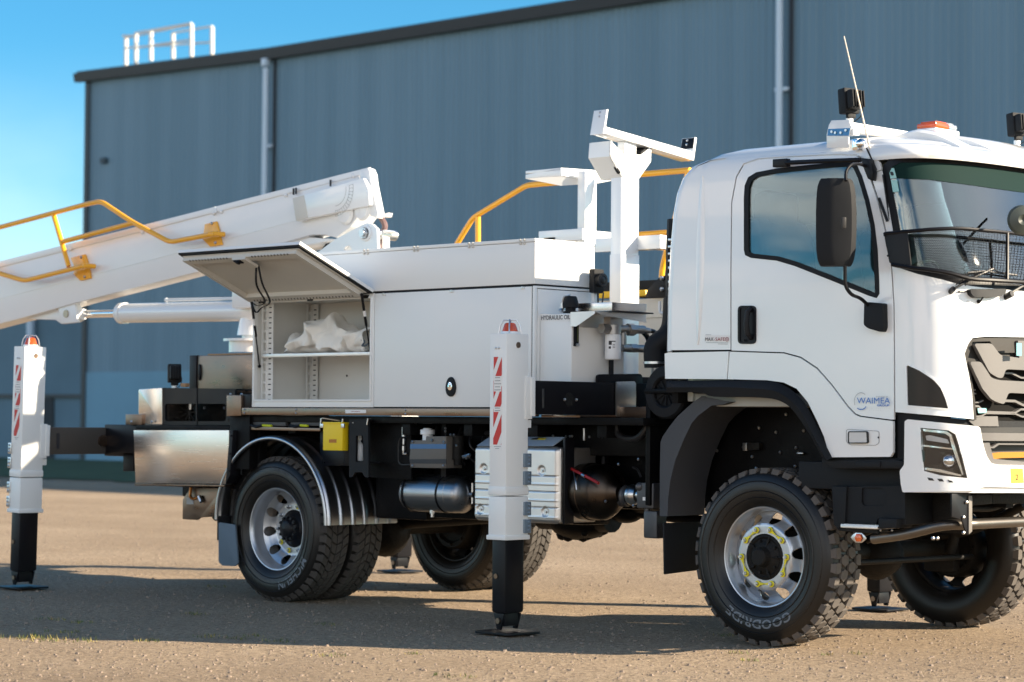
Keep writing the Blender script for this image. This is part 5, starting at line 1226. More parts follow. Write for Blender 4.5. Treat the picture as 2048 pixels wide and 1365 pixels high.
mb = MB(); mb.ball(c+Vector((.0, 0, .05)), .022, seg=8); mb.ball(c+Vector((.10, 0, .05)), .018, seg=8); mb.cyl(c+Vector((.05, 0, -.03)), c+Vector((.08, 0, -.07)), .018, 8); mb.build('pipe_fitting', m_zinc, tbp)
mb = MB(); mb.py([(373, 995), (387, 995), (387, 1009), (373, 1009)], .098, .001, 0); mb.build('plate_label', mat('grey_label', (.35, .36, .36), .5), tbp)
mb = MB(); mb.box(-6.2, -5.1, .5, 1.7, .70, .98, .02); p = at(432, 1040, y=.4); mb.cyl(p+Vector((0, 0, .05)), p+Vector((0, .2, .05)), .06, 14); mb.build('tail_frame', m_blackd, truck)

# ------------------------------------------------------------------ rear mudguard
mb = MB(); cx, cz = -4.435, .575; R0 = .618
def mg(y0, y1, ribs, a0, a1, rr0):
    n = ribs*12; prof = []
    for k in range(n+1):
        t = k/n; y = y0+(y1-y0)*t; ph = (t*ribs) % 1; bump = .012 if (.0 < ph < .28) else 0
        prof.append((y, rr0+.014*max(0, math.cos(PI*(ph-.2)/.44))**2 if abs(ph-.2) < .22 else rr0))
    rows = []
    for k in range(49):
        a = a0+(a1-a0)*k/48; rows.append([Vector((cx+r*math.cos(a), y, cz+r*math.sin(a))) for y, r in prof])
    mb.loft(rows)
mg(-.075, .60, 6, 0, PI, R0)
N = 49
edge = [[Vector((cx+(R0+d)*math.cos(PI*k/(N-1)), -.075+yy, cz+(R0+d)*math.sin(PI*k/(N-1)))) for k in range(N)] for d, yy in ((0, 0), (.006, -.010), (.0, -.018), (-.016, -.020), (-.022, -.012), (-.022, .0), (-.012, .004))]
mb.loft([list(r) for r in edge]+[edge[0]])
mb.build('rear_mudguard', mat('satin_aluminium_mudguard', (.44, .45, .47), .30, metal=1.), truck, 80)
t_ = children(truck)[-1] if 0 else None
mb = MB(); mb.py(rnd([(437, 1045), (470, 1050), (476, 1128), (470, 1133), (445, 1132), (437, 1125)], 4), -.07, .012, .002); fl = mb.build('mudflap', m_flap, truck)
mb = MB(); mb.box(cx-R0-.01, cx-R0+.01, -.06, .55, .42, .60, .004); mb.build('mudflap', m_blackp, truck)
src = bpy.data.objects['rear_mudguard']; c = src.copy(); c.data = src.data.copy(); COL.objects.link(c)
for w in c.data.vertices: w.co.y = 2*YC-w.co.y
c.data.flip_normals()

# ------------------------------------------------------------------ under the locker
mb = MB(); mb.py([(483, 853), (640, 857), (640, 863), (483, 860)], -.05, .35, .003); st = mb.build('pad_tray', m_steelb, truck)
mb = MB(); mb.py([(481, 861), (484, 861), (484, 950), (481, 950)], -.05, .02, 0); mb.py([(500, 862), (640, 866), (640, 940), (500, 940)], .55, .02, 0); mb.build('tray_hanger', m_blackd, st)
def pad(u0, u1, lab):
    o = empty('outrigger_pad', at((u0+u1)/2, 854, y=.05)); c0 = o.location.copy(); tag(o, lab, 'outrigger pad', 'plastic outrigger pads stowed under the locker')
    a = at(u0, 852, y=-.03); b = at(u1, 854, y=-.03)
    mb = MB(); mb.box(a.x, b.x, -.03, .30, a.z-.0, a.z+.034, .006); mb.v = [p-c0 for p in mb.v]; mb.build('plate', mat('dark_grey_pad_plastic', (.06, .065, .07), .55), o)
    m0 = a.lerp(b, .06)+Vector((0, -.018, .004)); m1 = a.lerp(b, .42)+Vector((0, -.022, .006)); m2 = a.lerp(b, .66)+Vector((0, -.018, .004))
    mb = MB(); mb.tube([m0, (m0+m1)/2+Vector((0, -.006, -.012)), m1], .010, 8); mb.v = [p-c0 for p in mb.v]; mb.build('rope_handle', m_blackm, o)
    mb = MB(); mb.tube([m1, m2], .009, 8); mb.v = [p-c0 for p in mb.v]; mb.build('rope_end', mat('lime_rope', (.55, .62, .02), .6), o)
pad(501, 571, 'left one of the two dark pads with lime rope ends above the rear wheel'); pad(581, 640, 'right one of the two dark pads with lime rope ends, nearer the yellow box')
# yellow box in its bracket
mb = MB(); mb.py([(640, 850), (652, 850), (652, 932), (640, 926)], .06, .02, .002); mb.py([(645, 900), (700, 900), (700, 932), (645, 932)], .03, .02, .003)
for u, v in ((648, 926), (688, 925)): p = at(u, v, y=.025); mb.ball(p, .007, seg=8)
mb.py([(684, 838), (698, 838), (698, 930), (688, 930)], .02, .02, .003)
brk_ = mb.build('box_bracket', m_blackm, truck)
mb = MB(); mb.tube([at(641, 855, y=-.1), at(642, 838, y=-.1), at(646, 836.5, y=-.1), at(680, 842, y=-.06)], .005, 6); mb.tube([at(683, 853, y=-.09), at(686, 839, y=-.09), at(689, 838, y=-.05)], .006, 6); mb.py([(640, 848), (646, 848), (646, 856), (640, 856)], -.11, .01, .001); mb.py([(682, 848), (688, 848), (688, 856), (682, 856)], -.11, .01, .001); mb.build('wire_clip', m_zinc, brk_)
c0 = at(665, 903, y=-.03); yb = empty('yellow_box', c0); tag(yb, 'small bright yellow plastic box clipped in a bracket right of the rear wheel arch', 'box')
a = at(646, 845, y=-.105); b = at(684.5, 902, y=-.105); d = at(697, 902, x=b.x).y
mb = MB(); mb.box(a.x, b.x, -.105, d, b.z, a.z, .006); mb.v = [p-c0 for p in mb.v]; mb.build('body', m_yel2, yb)
mb = MB(); mb.box(a.x-.003, b.x+.003, -.109, d+.003, a.z-.012, a.z+.002, .004); mb.v = [p-c0 for p in mb.v]; mb.build('lid', m_yel2, yb)
mb = MB(); mb.py([(658, 879), (673, 879), (673, 886), (658, 886)], -.1055, .004, 0); mb.v = [p-c0 for p in mb.v]; mb.build('slot', mat('dark_orange_slot', (.45, .16, .01), .5), yb)
# black bottle holder
hp = [(698, 839), (736, 839), (737, 955), (730, 955), (724, 945), (710, 945), (704, 955), (698, 955)]
mb = MB(); patch(mb, hp, plane_y(-.09), 0, .02, 8, holes=[[(712, 872), (726, 872), (726, 924), (711, 924)]]); mb.py([(698, 839), (736, 839), (736, 843), (698, 843)], -.08, .14, .002); mb.py([(698, 924), (736, 924), (736, 928), (698, 928)], -.07, .12, .002); mb.py([(699, 860), (736, 860), (736, 930), (699, 930)], .06, .01, 0)
bh = mb.build('bottle_holder', m_blackp, truck)
mb = MB(); mb.tube([at(734, 850, y=-.1), at(736, 838, y=-.1), at(742, 838, y=-.08)], .005, 6); p = at(706, 846, y=-.095); mb.ball(p, .005, seg=6); mb.build('wire_clip', m_zinc, bh)
c0 = at(718, 922, y=-.02); bo = empty('spray_bottle', c0); tag(bo, 'slim white plastic bottle standing in the black holder beside the yellow box', 'bottle')
s_ = at(713, 922, y=-.02).x; e_ = at(724.5, 922, y=-.02).x; rB = (e_-s_)/2; zb_ = c0.z; zt_ = at(718, 888, y=-.02).z; zc = at(718, 871, y=-.02).z
mb = MB(); cxb = (s_+e_)/2-c0.x; mb.lathe((cxb, 0, 0), (0, 0, 1), [(0, 0), (0, rB*.9), (.008, rB), (zt_-zb_-.02, rB), (zt_-zb_, rB*.75), (zt_-zb_+.015, rB*.35), (zt_-zb_+.025, rB*.35)], 20); mb.build('body', m_bottle, bo)
mb = MB(); mb.box(cxb-.010, cxb+.012, -.012, .012, zt_-zb_+.025, zc-zb_-.010, .004); mb.box(cxb-.034, cxb+.012, -.008, .008, zc-zb_-.012, zc-zb_, .003); mb.build('spray_head', m_bottle, bo)
mb = MB(); mb.py([(736, 846), (822, 848), (822, 960), (736, 955)], .06, .02, .003); mb.build('black_backing_plate', m_blackd, truck)
# valve box with blue band
vb = [(822, 881), (851, 881), (852, 873), (892.5, 873), (891.5, 937), (821, 936), (818.5, 920), (821, 887)]
mb = MB(); mb.py(vb, .0, .16, .005); vbo = mb.build('valve_cover', mat('taupe_plastic_cover', (.13, .115, .10), .5), truck)
mb = MB(); mb.py([(820.5, 888.5), (892, 888.5), (892, 898), (820, 898)], -.003, .003, 0); mb.build('blue_band', mat('blue_band', (.05, .15, .32), .4), vbo)
mb = MB(); mb.py([(819, 919), (892, 918.5), (892, 928), (820, 927.5)], -.003, .003, 0); mb.build('dark_band', m_ink, vbo)
mb = MB()
for u, v in ((825, 884), (888, 885), (864, 881), (825, 932), (887, 932)): p = at(u, v, y=-.004); mb.ball(p, .010, seg=8)
mb.build('bolt', m_zinc, vbo)
mb = MB(); c = at(855, 878, y=.06); mb.cyl(c+Vector((0, 0, -.03)), c+Vector((0, 0, .03)), .035, 20); mb.lathe(c+Vector((0, 0, .03)), (0, 0, 1), [(0, .05), (.028, .05), (.034, .046), (.036, .0)], 24); mb.lathe(c+Vector((0, 0, .064)), (0, 0, 1), [(0, .032), (.008, .03), (.008, 0)], 20); mb.build('filler_cap', m_bottle, truck)
mb = MB(); c = at(916, 875, y=.10); mb.cyl(c, c+Vector((0, 0, -.15)), .042, 20); mb.cyl(c, c+Vector((0, 0, .012)), .05, 20); mb.cyl(c+Vector((0, 0, -.15)), c+Vector((0, 0, -.19)), .03, 16); p = at(912, 893, y=.05); mb.build('air_dryer', m_dirt, truck)
mb = MB()
a = at(808, 846, y=.05); mb.tube([a+Vector((.12, 0, 0)), a, a+Vector((0, 0, -.03))], .012, 10); mb.cyl(a+Vector((0, 0, -.03)), a+Vector((0, 0, -.095)), .015, 10); mb.cyl(a+Vector((0, 0, -.11)), a+Vector((0, 0, -.15)), .010, 8); mb.cyl(a+Vector((0, 0, -.16)), a+Vector((0, 0, -.19)), .013, 8); mb.tube([a+Vector((0, 0, -.19)), a+Vector((.0, 0, -.215)), a+Vector((.035, 0, -.215))], .010, 8)
for u, v in ((891, 857), (891, 863), (901, 870), (908, 870), (913, 892), (900, 893)): p = at(u, v, y=.06); mb.ball(p, .009, seg=8)
a = at(926, 914, y=.08); mb.cyl(a, a+Vector((.07, 0, .015)), .012, 8); mb.cyl(a+Vector((.03, 0, 0)), a+Vector((.05, 0, 0)), .018, 6)
mb.build('hose_fitting', m_zinc, truck)
mb = MB(); mb.tube([at(815, 875, y=.04), at(800, 876, y=.04), at(797, 890, y=.04), at(797, 925, y=.04), at(803, 930, y=.04), at(820, 930, y=.04)], .005, 6, bend=.03); mb.tube([at(818, 945, y=.1), at(800, 945, y=.1), at(799, 955, y=.1)], .004, 6)
for k in range(7): x = -3.0+.12*k; mb.tube(smooth_line([(x, .2, 1.28), (x+.04, .12, 1.17), (x+.10, .14, 1.10), (x+.16, .2, 1.02)], 5), .009, 6)
mb.tube(smooth_line([at(930, 866, y=.1), at(960, 868, y=.12), at(1010, 862, y=.15), at(1060, 868, y=.2)], 5), .014, 8); mb.build('hydraulic_hose', m_hose, truck)
# air tank
mb = MB(); A = at(812, 985, y=.20); B = at(941, 985, y=.20); r_ = .128; zc_ = A.z
prof = [(0, 0), (.006, .05), (.025, .095), (.05, .118), (.075, r_), (.14, r_), (.142, r_+.002)]
Lt = B.x-A.x; mb.lathe((A.x, .20, zc_), (1, 0, 0), prof+[(Lt-.142, r_+.002), (Lt-.14, r_), (Lt-.075, r_), (Lt-.05, .118), (Lt-.025, .095), (Lt-.006, .05), (Lt, 0)], 40); tk = mb.build('air_tank', m_tank, truck, 30)
mb = MB()
for x in (A.x+.085, B.x-.215): mb.lathe((x, .20, zc_), (1, 0, 0), [(0, r_+.003), (0, r_+.006), (.014, r_+.006), (.014, r_+.003)], 40)
mb.box(A.x+.07, A.x+.12, .14, .26, zc_+.10, 1.30, .003); mb.box(B.x-.23, B.x-.18, .14, .26, zc_+.10, 1.30, .003); mb.build('tank_strap', m_blackm, tk)
mb = MB(); mb.cyl((B.x-.0, .20, zc_), (B.x+.03, .20, zc_), .02, 10); mb.cyl((B.x+.02, .20, zc_+.08), (B.x+.02, .20, zc_-.06), .010, 8); p = at(865, 1020, y=.15); mb.cyl(p+Vector((0, 0, .01)), p+Vector((0, 0, -.05)), .012, 8); mb.cyl(p, p+Vector((0, 0, -.025)), .018, 6); mb.build('drain_valve', m_zinc, tk)
mb = MB()
for u in (857, 880): 
    c = at(u, 1005, y=.20); z = zc_-.068; y = .20-math.sqrt(r_**2-.068**2)-.002; x = at(u, 1007, y=y).x; mb.raw([(x, y, z+.012), (x+.04, y, z+.012), (x+.04, y+.014, z-.012), (x, y+.014, z-.012)], [[0, 1, 2, 3]])
mb.build('tank_label', m_sticker, tk)
# pressed aluminium box
ab = rnd([(946, 897), (1112, 894), (1114.5, 1046), (946, 1041)], 12, 5)
mb = MB(); patch(mb, ab, plane_y(-.02), 0, .004, 8)
def relief(p, yb):
    """pressed ribs and dimples of the cover"""
    return 0
D4 = [at(967, 938, y=-.02), at(1083, 942, y=-.02), at(960, 1019, y=-.02), at(1090, 1024, y=-.02)]
GR = [at(1000, 950, y=-.02).z, at(1000, 981, y=-.02).z, at(1000, 1012, y=-.02).z]; LR = [at(1000, 966, y=-.02).z, at(1000, 998, y=-.02).z, at(1000, 1031, y=-.02).z]
P0_ = [at(u, v, y=-.02) for u, v in ab]; ex0, ex1 = min(p.x for p in P0_), max(p.x for p in P0_); ez0, ez1 = min(p.z for p in P0_), max(p.z for p in P0_)
nx, nz = 150, 130; rows = []
for j in range(nz+1):
    z = ez0+(ez1-ez0)*j/nz; row = []
    for i in range(nx+1):
        x = ex0+(ex1-ex0)*i/nx; sx, sz = x, z
        # rounded-rectangle mapping: pull the corners in
        rcn = .035; cxn = min(max(x, ex0+rcn), ex1-rcn); czn = min(max(z, ez0+rcn), ez1-rcn); v2 = Vector((x-cxn, z-czn)); dd = v2.length
        if dd > rcn: sx, sz = cxn+v2.x/dd*rcn, czn+v2.y/dd*rcn; 
        ed = min(x-ex0, ex1-x, z-ez0, ez1-z); ed = min(ed, rcn-dd if (abs(v2.x) > 0 and abs(v2.y) > 0) else ed)
        y = -.02+(.03*(1-max(0, ed)/.03)**2 if ed < .03 else 0)
        if ed > .01:
            for g in GR: y += .006*max(0, 1-abs(z-g)/.0045)
            for g in LR: y -= .003*max(0, 1-abs(z-g)/.008)
        for d in D4:
            rr_ = math.hypot(x-d.x, z-d.z)
            if rr_ < .036: y = -.02+.009*(1-max(0, (rr_-.024)/.012)) if rr_ > .024 else -.011
        row.append(Vector((sx, y, sz)))
    rows.append(row)
mb = MB(); mb.loft(rows); mb.box(ex0+.006, ex1-.006, .012, .36, ez0+.006, ez1-.006, .01)
al = mb.build('aluminium_battery_box', m_alu, truck, 60)
mb = MB()
for d in D4: mb.cyl((d.x, -.011, d.z), (d.x, -.020, d.z), .009, 6)
mb.build('bolt', m_zinc, al)
mb = MB(); a = at(953, 892, y=-.02); b = at(1104, 892, y=-.02); c = at(1108, 874, y=.08); d = at(965, 873, y=.08); mb.prism([a, b, Vector((b.x+.02, c.y, c.z)), Vector((a.x+.03, d.y, d.z))], (0, .01, -.004), .001); cv = mb.build('sloping_cover', mat('blue_grey_cover', (.30, .38, .48), .4), truck)
mb = MB(); nn = (b-a).cross(d-a).normalized(); 
def on(s, t): return a.lerp(b, s).lerp(Vector((a.x+.03, d.y, d.z)).lerp(Vector((b.x+.02, c.y, c.z)), s), t)+Vector((0, -.002, .003))
mb.raw([on(.62, .62), on(.80, .62), on(.80, .80), on(.62, .80)], [[0, 1, 2, 3]]); mb.build('yellow_label', m_yel3, cv)
mb = MB(); mb.raw([on(.62, .62)+Vector((0, -.001, .001)), on(.70, .62)+Vector((0, -.001, .001)), on(.70, .80)+Vector((0, -.001, .001)), on(.62, .80)+Vector((0, -.001, .001))], [[0, 1, 2, 3]]); mb.build('label_mark', m_ink, cv)
mb = MB(); mb.box(ex1-.0, ex1+.02, .03, .12, ez0, ez1+.06, .005); mb.box(ex1+.02, ex1+.05, .38, .42, ez0, ez1+.05, .003); mb.build('box_carrier', m_blackm, truck)
mb = MB()
for u, v in ((1122, 923), (1122, 973), (1064, 873), (1086, 873), (1106, 872), (1132, 873), (1140, 873), (1144, 873), (1179, 874), (1204, 874), (1132, 873)): p = at(u, v, y=.1); mb.ball(p, .009, seg=8)
p = at(1169, 857, y=.3); mb.cyl(p+Vector((0, 0, -.08)), p, .012, 8); mb.build('bolt', m_zinc, truck)
# exhaust canister
mb = MB(); c = at(1130, 982, y=.24); zc_ = c.z; x0 = at(1112, 977, y=.24).x; x1 = at(1232, 977, y=.24).x; rC = .182
mb.lathe((x0, .24, zc_), (1, 0, 0), [(0, 0), (0, rC), (.16, rC), (.165, rC+.006), (.18, rC+.006), (.185, rC), (.30, rC), (.305, rC+.006), (.33, rC+.006), (.335, rC), (x1-x0-.10, rC), (x1-x0-.08, rC-.01), (x1-x0-.02, rC-.05), (x1-x0, rC-.09), (x1-x0+.04, .05), (x1-x0+.04, 0)], 48)
ex = mb.build('exhaust_canister', mat('heat_tinted_stainless', (.07, .055, .045), .33, metal=1., rvar=.12, vscale=6, var=.2), truck, 30)
mb = MB(); mb.tube(smooth_line([at(1139, 935, y=.10), at(1146, 940, y=.09), at(1170, 952, y=.06), at(1197, 967, y=.05)], 4), .010, 8); mb.build('red_air_hose', m_redhose, truck)
mb = MB(); mb.tube(smooth_line([at(1146, 940, y=.09), at(1151, 962, y=.05), at(1153, 980, y=.04)], 4), .005, 6); mb.cyl(at(1164, 950, y=.055), at(1170, 953, y=.055), .012, 8)
for u, v in ((1211, 1003), (1267, 1012), (1237, 929), (1277, 919)): p = at(u, v, y=.15); mb.ball(p, .011, seg=8)
c = at(1262, 990, y=.25); mb.lathe(c, (1, 0, 0), [(0, .03), (0, .065), (.02, .068), (.04, .06), (.06, .05)], 20); mb.cyl(c, c+Vector((.14, 0, 0)), .04, 12); mb.build('steel_fitting', m_zinc, truck)
mb = MB(); c = at(1246, 992, y=.28); mb.cyl(c+Vector((-.10, 0, 0)), c+Vector((.06, 0, 0)), .065, 16)
for k in range(5): mb.lathe(c+Vector((-.10+.03*k, 0, 0)), (1, 0, 0), [(0, .065), (.01, .072), (.02, .065)], 18)
c = at(1300, 990, y=.12); mb.box(c.x-.07, c.x+.07, c.y-.05, c.y+.10, c.z-.085, c.z+.075, .012); mb.ball(c+Vector((-.05, -.04, .05)), .03, seg=10); mb.cyl(c+Vector((-.02, 0, -.08)), c+Vector((-.02, 0, -.12)), .02, 10)
d = at(1307, 1048, y=.12); mb.box(d.x-.05, d.x+.06, d.y-.04, d.y+.06, d.z-.09, d.z+.08, .012); mb.build('steering_pump', mat('cast_grey_metal', (.10, .10, .105), .45, metal=.6, var=.3), truck, 40)
mb = MB(); c = at(1301, 970, y=.12); mb.cyl(c, c+Vector((0, 0, .19)), .030, 18); mb.build('solenoid', mat('bronze_black_cylinder', (.09, .075, .06), .3, metal=.7), truck)
mb = MB(); p = at(1297, 946, y=.088); mb.box(p.x-.015, p.x+.015, p.y-.001, p.y, p.z-.010, p.z+.010, 0); p = at(1293, 998, y=.068); mb.box(p.x-.03, p.x+.03, p.y-.002, p.y, p.z-.012, p.z+.010, 0); mb.build('pump_label', m_sticker, truck)
mb = MB(); mb.tube(smooth_line([at(1232, 850, y=.1), at(1236, 868, y=.1), at(1252, 878, y=.1), at(1275, 876, y=.1), at(1292, 858, y=.1), at(1300, 835, y=.12)], 6), .022, 10); mb.tube(smooth_line([at(1265, 935, y=.3), at(1275, 940, y=.3), at(1282, 955, y=.3)], 5), .008, 6); mb.build('corrugated_hose', m_hose, truck)
mb = MB(); p = at(1230, 842, y=.1); mb.box(p.x-.03, p.x+.03, p.y-.02, p.y+.03, p.z-.02, p.z+.015, .004); mb.build('hose_bracket', m_zinc, truck)
# timber packers glimpsed above
mb = MB()
for u0, v0, u1, v1, yy in ((955, 838, 975, 866, .2), (1048, 842, 1062, 872, .3), (680, 835, 706, 842, -.0), (724, 835, 750, 840, -.0), (1132, 848, 1160, 857, .45), (1305-100, 848, 1230, 857, .45)):
    a = at(u0, v0, y=yy); b = at(u1, v1, y=yy); mb.box(a.x, b.x, yy, yy+.06, b.z, a.z, .003)
mb.build('timber_packer', m_wood, truck)
# ------------------------------------------------------------------ hydraulic tank and its fittings
TX0, TX1, TY, TZ0, TZ1 = -1.795, -1.52, -.05, 1.575, at(1100, 629, y=-.05).z
mb = MB(); mb.box(TX0, TX1, TY, .46, TZ0-.15, TZ1, .004); tank = mb.build('hydraulic_tank', m_white2, truck)
mb = MB(); mb.py([(1080.5, 628), (1142, 630), (1142, 643.5), (1080.5, 642)], TY-.0015, .001, 0); mb.build('tank_label', m_sticker, tank)
mb = MB(); fit(mb, 'HYDRAULIC OIL', 1082.5, 1140.5, 640.5, 8.6, TY-.0022, 0, .0006); mb.build('label_writing', m_ink, tank)
mb = MB()
a = at(1152, 647, x=TX1+.004); b = at(1152, 690, x=TX1+.004); mb.box(TX1, TX1+.012, a.y-.022, a.y+.022, b.z-.01, a.z+.01, .006); mb.cyl((TX1+.01, a.y, a.z), (TX1+.03, a.y, a.z), .010, 10, m=1); mb.cyl((TX1+.01, a.y, b.z), (TX1+.03, a.y, b.z), .010, 10, m=1)
mb.box(TX1+.012, TX1+.016, a.y+.004, a.y+.010, b.z+.02, a.z-.02, 0, m=2); mb.build('sight_gauge', [m_blackp, m_zinc, mat('green_gauge_glass', (.10, .12, .05), .3)], tank)
# canopy plate over the filter
p0 = at(1143, 631, x=TX1); z0 = p0.z
mb = MB(); zt = TZ1+.004
mb.prism([Vector((TX1+.0, -.06, zt)), Vector((TX1+.20, -.06, zt)), Vector((TX1+.20, .40, zt)), Vector((TX1+.0, .40, zt))], (0, 0, .004), 0)
e = at(1190, 624, y=-.06)
mb.prism([Vector((TX1, -.062, zt+.004)), Vector((e.x, -.062, zt+.006)), Vector((e.x, -.062, zt-.01)), Vector((TX1+.05, -.062, zt-.088)), Vector((TX1, -.062, zt-.088))], (0, .004, 0), 0)
mb.prism([Vector((e.x, -.062, zt+.006)), Vector((e.x, .44, zt+.006)), Vector((e.x, .44, zt-.05)), Vector((e.x, .0, zt-.015))], (-.004, 0, 0), 0)
mb.box(TX1, TX1+.003, -.06, .36, zt-.09, zt, 0)
mb.build('filter_canopy', m_alu, tank)
mb = MB(); c = at(1141, 622, y=.02); c.z = zt+.004
mb.lathe(c, (0, 0, 1), [(0, .05), (.01, .05), (.012, .034), (.03, .034), (.034, .052), (.06, .053), (.10, .042), (.108, .036), (.108, 0)], 20); mb.build('breather_cap', m_blackp, tank)
mb = MB(); q = c+Vector((-.09, .02, .02)); mb.cyl(q, q+Vector((0, 0, .05)), .016, 10); mb.tube(smooth_line([q+Vector((0, 0, .05)), q+Vector((.02, 0, .09)), q+Vector((.07, 0, .10))], 4), .008, 6); mb.ball(q+Vector((0, -.01, .0)), .018, seg=8); mb.build('hose_fitting', m_zinc, tank)
a = at(1156, 607, y=.08); b = at(1224, 625, y=.08); mb = MB()
mb.box(a.x, b.x, .08, .42, zt+.004, a.z, .004); mb.build('stainless_valve_box', m_steel, tank)
mb = MB(); mb.box(b.x-.14, b.x+.05, .07, .43, zt+.004, zt+.012, .001); mb.build('box_gasket', m_blackm, tank)
c = at(1226, 694, x=TX1+.10); mb = MB(); zf = c.z
fb, ft = at(1226, 720, x=TX1+.10).z, at(1226, 669, x=TX1+.10).z
mb.lathe((TX1+.10, c.y, fb), (0, 0, 1), [(0, 0), (0, .046), (.006, .052), (.012, .053), (ft-fb-.01, .053), (ft-fb, .047), (ft-fb, 0)], 28); fil = mb.build('oil_filter', m_bottle, tank)
mb = MB()
for k, (w_, h_) in enumerate(((.05, .010), (.03, .016), (.035, .008), (.02, .006))): pass
for (t0, t1, z_, h_) in ((-.5, .35, .115, .006), (-.5, -.1, .095, .020), (-.5, -.2, .07, .015), (.0, .3, .095, .003), (.0, .3, .085, .003), (.0, .3, .075, .003)):
    A = [Vector((TX1+.10+.0535*math.cos(-.9+t0+(t1-t0)*k/5), c.y+.0535*math.sin(-.9+t0+(t1-t0)*k/5), fb+z_)) for k in range(6)]; mb.loft([A, [p+Vector((0, 0, h_)) for p in A]])
mb.build('filter_print', m_ink, fil)
cast = mat('cast_aluminium', (.42, .41, .40), .45, metal=.9, var=.2)
mb = MB(); zc_ = ft+.035; cy_ = c.y; X = TX1+.10
mb.cyl((X, cy_, ft), (X, cy_, ft+.06), .052, 20); mb.cyl((X, cy_-.11, zc_), (X, cy_+.30, zc_+.005), .028, 12); mb.cyl((X, cy_-.115, zc_), (X, cy_-.06, zc_), .034, 6); mb.cyl((X, cy_+.14, zc_), (X, cy_+.20, zc_), .040, 8); mb.cyl((X, cy_+.10, zc_), (X, cy_+.10, zc_-.12), .022, 10); mb.cyl((X, cy_+.22, zc_), (X, cy_+.36, zc_), .018, 10)
mb.cyl((X, cy_+.08, zc_-.12), (X, cy_+.36, zc_-.12), .026, 12); mb.cyl((X, cy_+.16, zc_-.12), (X, cy_+.22, zc_-.12), .031, 6); mb.tube([(X, cy_+.34, zc_-.12), (X, cy_+.42, zc_-.12), (X, cy_+.42, zc_-.22)], .030, 12, bend=.05); mb.cyl((X, cy_+.42, zc_-.20), (X, cy_+.42, zc_-.40), .026, 10); mb.box(X-.03, X+.03, cy_-.06, cy_+.06, ft+.06, zt-.02, .003)
mb.cyl((X, cy_-.03, ft+.06), (X, cy_-.03, zt-.03), .012, 8)
mb.build('filter_pipework', cast, tank)
mb = MB(); mb.tube(smooth_line([(X, cy_+.34, zc_), (X, cy_+.42, zc_-.01), (X, cy_+.50, zc_-.08), (X, cy_+.55, zc_-.22)], 6), .015, 8); mb.tube(smooth_line([(X, cy_+.30, zc_-.01), (X-.04, cy_+.40, zc_-.06), (X-.06, cy_+.46, zc_-.20)], 5), .018, 8); mb.cyl((X, cy_+.42, zc_-.34), (X, cy_+.42, zc_-.60), .020, 10)
mb.box(TX1+.002, TX1+.010, cy_+.07, cy_+.11, TZ0, TZ1-.22, 0); mb.build('hydraulic_hose', m_hose, tank)

# ------------------------------------------------------------------ front outrigger beam, air intake
mb = MB(); bz0, bz1 = 1.365, 1.577
mb.box(-1.66, -1.475, -.50, 2.70, bz0, bz1, .006); mb.box(-1.70, -1.44, .02, 2.18, bz0-.02, bz1-.03, .006) if 0 else None
beam = mb.build('outrigger_beam', m_blackm, truck)
mb = MB(); mb.box(-1.474, -1.472, -.37, -.355, bz0+.04, bz1-.05, 0); p = Vector((-1.473, -.02, (bz0+bz1)/2)); mb.cyl((-1.475, -.12, p.z-.01), (-1.472, -.12, p.z-.01), .045, 24, m=1)
for y in (-.165, -.055): mb.ball((-1.470, y, p.z-.01), .010, seg=8)
mb.build('beam_stop', [m_zinc, m_dirt], beam)
q0 = at(1232, 766, x=-1.46); q1 = at(1271, 834, x=-1.46)
mb = MB(); mb.prism(xs_(rnd([(1233, 764), (1269, 763), (1272, 767), (1272, 832), (1269, 835), (1233, 834)], 2), -1.455), (-.01, 0, 0), .001); gp = mb.build('galvanised_guard_plate', m_zinc, truck)
mb = MB(); mb.prism(xs_(rnd([(1195, 752), (1199, 749), (1281, 748), (1285, 753), (1286, 840), (1195, 840)], 5), -1.48), (-.015, 0, 0), .002); mb.box(-1.72, -1.49, q0.y-.1, 2.2, 1.34, 1.62, .01); mb.build('beam_housing', m_blackm, truck)
mb = MB(); c = at(1330, 785, y=.02); Rr = (at(1370, 785, y=.02).x-at(1290, 785, y=.02).x)/2*1.03
mb.lathe(c, (0, 1, 0), [(.02, 0), (.02, Rr*.52), (0, Rr*.54), (-.01, Rr*.60), (-.008, Rr*.92), (.01, Rr), (.06, Rr), (.10, Rr*.97), (.30, Rr*.95), (.30, 0)], 44)
for k in range(12): a = 2*PI*k/12; mb.tube([c+Vector((.015*math.cos(a), .012, .015*math.sin(a))), c+Vector((Rr*.5*math.cos(a), .010, Rr*.5*math.sin(a)))], .005, 5)
ai = mb.build('air_cleaner', m_blackp, truck)
mb = MB(); mb.tube(smooth_line([at(1350, 600, y=.3), at(1347, 650, y=.25), at(1335, 675, y=.2), at(1312, 695, y=.16), at(1312, 735, y=.16)], 6), .075, 16)
mb.tube(smooth_line([at(1350, 440, y=.35), at(1347, 520, y=.33), at(1347, 620, y=.3)], 6), .05, 10)
mb.build('intake_duct', m_blackp, ai)
mb = MB(); d = at(1312, 727, y=.16); mb.lathe(d, (0, 0, 1), [(-.005, .077), (-.005, .082), (.010, .082), (.010, .077)], 28); mb.build('hose_clamp', m_zinc, ai)
mb = MB(); 
for k in range(16):
    z = 2.02-.035*k*1.6; p = at(1347, 480+k*14, y=.24); mb.box(p.x-.03, p.x+.02, p.y-.02, p.y+.02, p.z-.008, p.z+.008, .003)
mb.build('snorkel_rib', m_zinc, ai)
mb = MB(); mb.tube([at(1319, 603, y=.35), at(1319, 622, y=.35), at(1322, 627, y=.35), at(1345, 629, y=.35)], .010, 8, bend=.02); mb.build('grab_handle', m_white, truck)

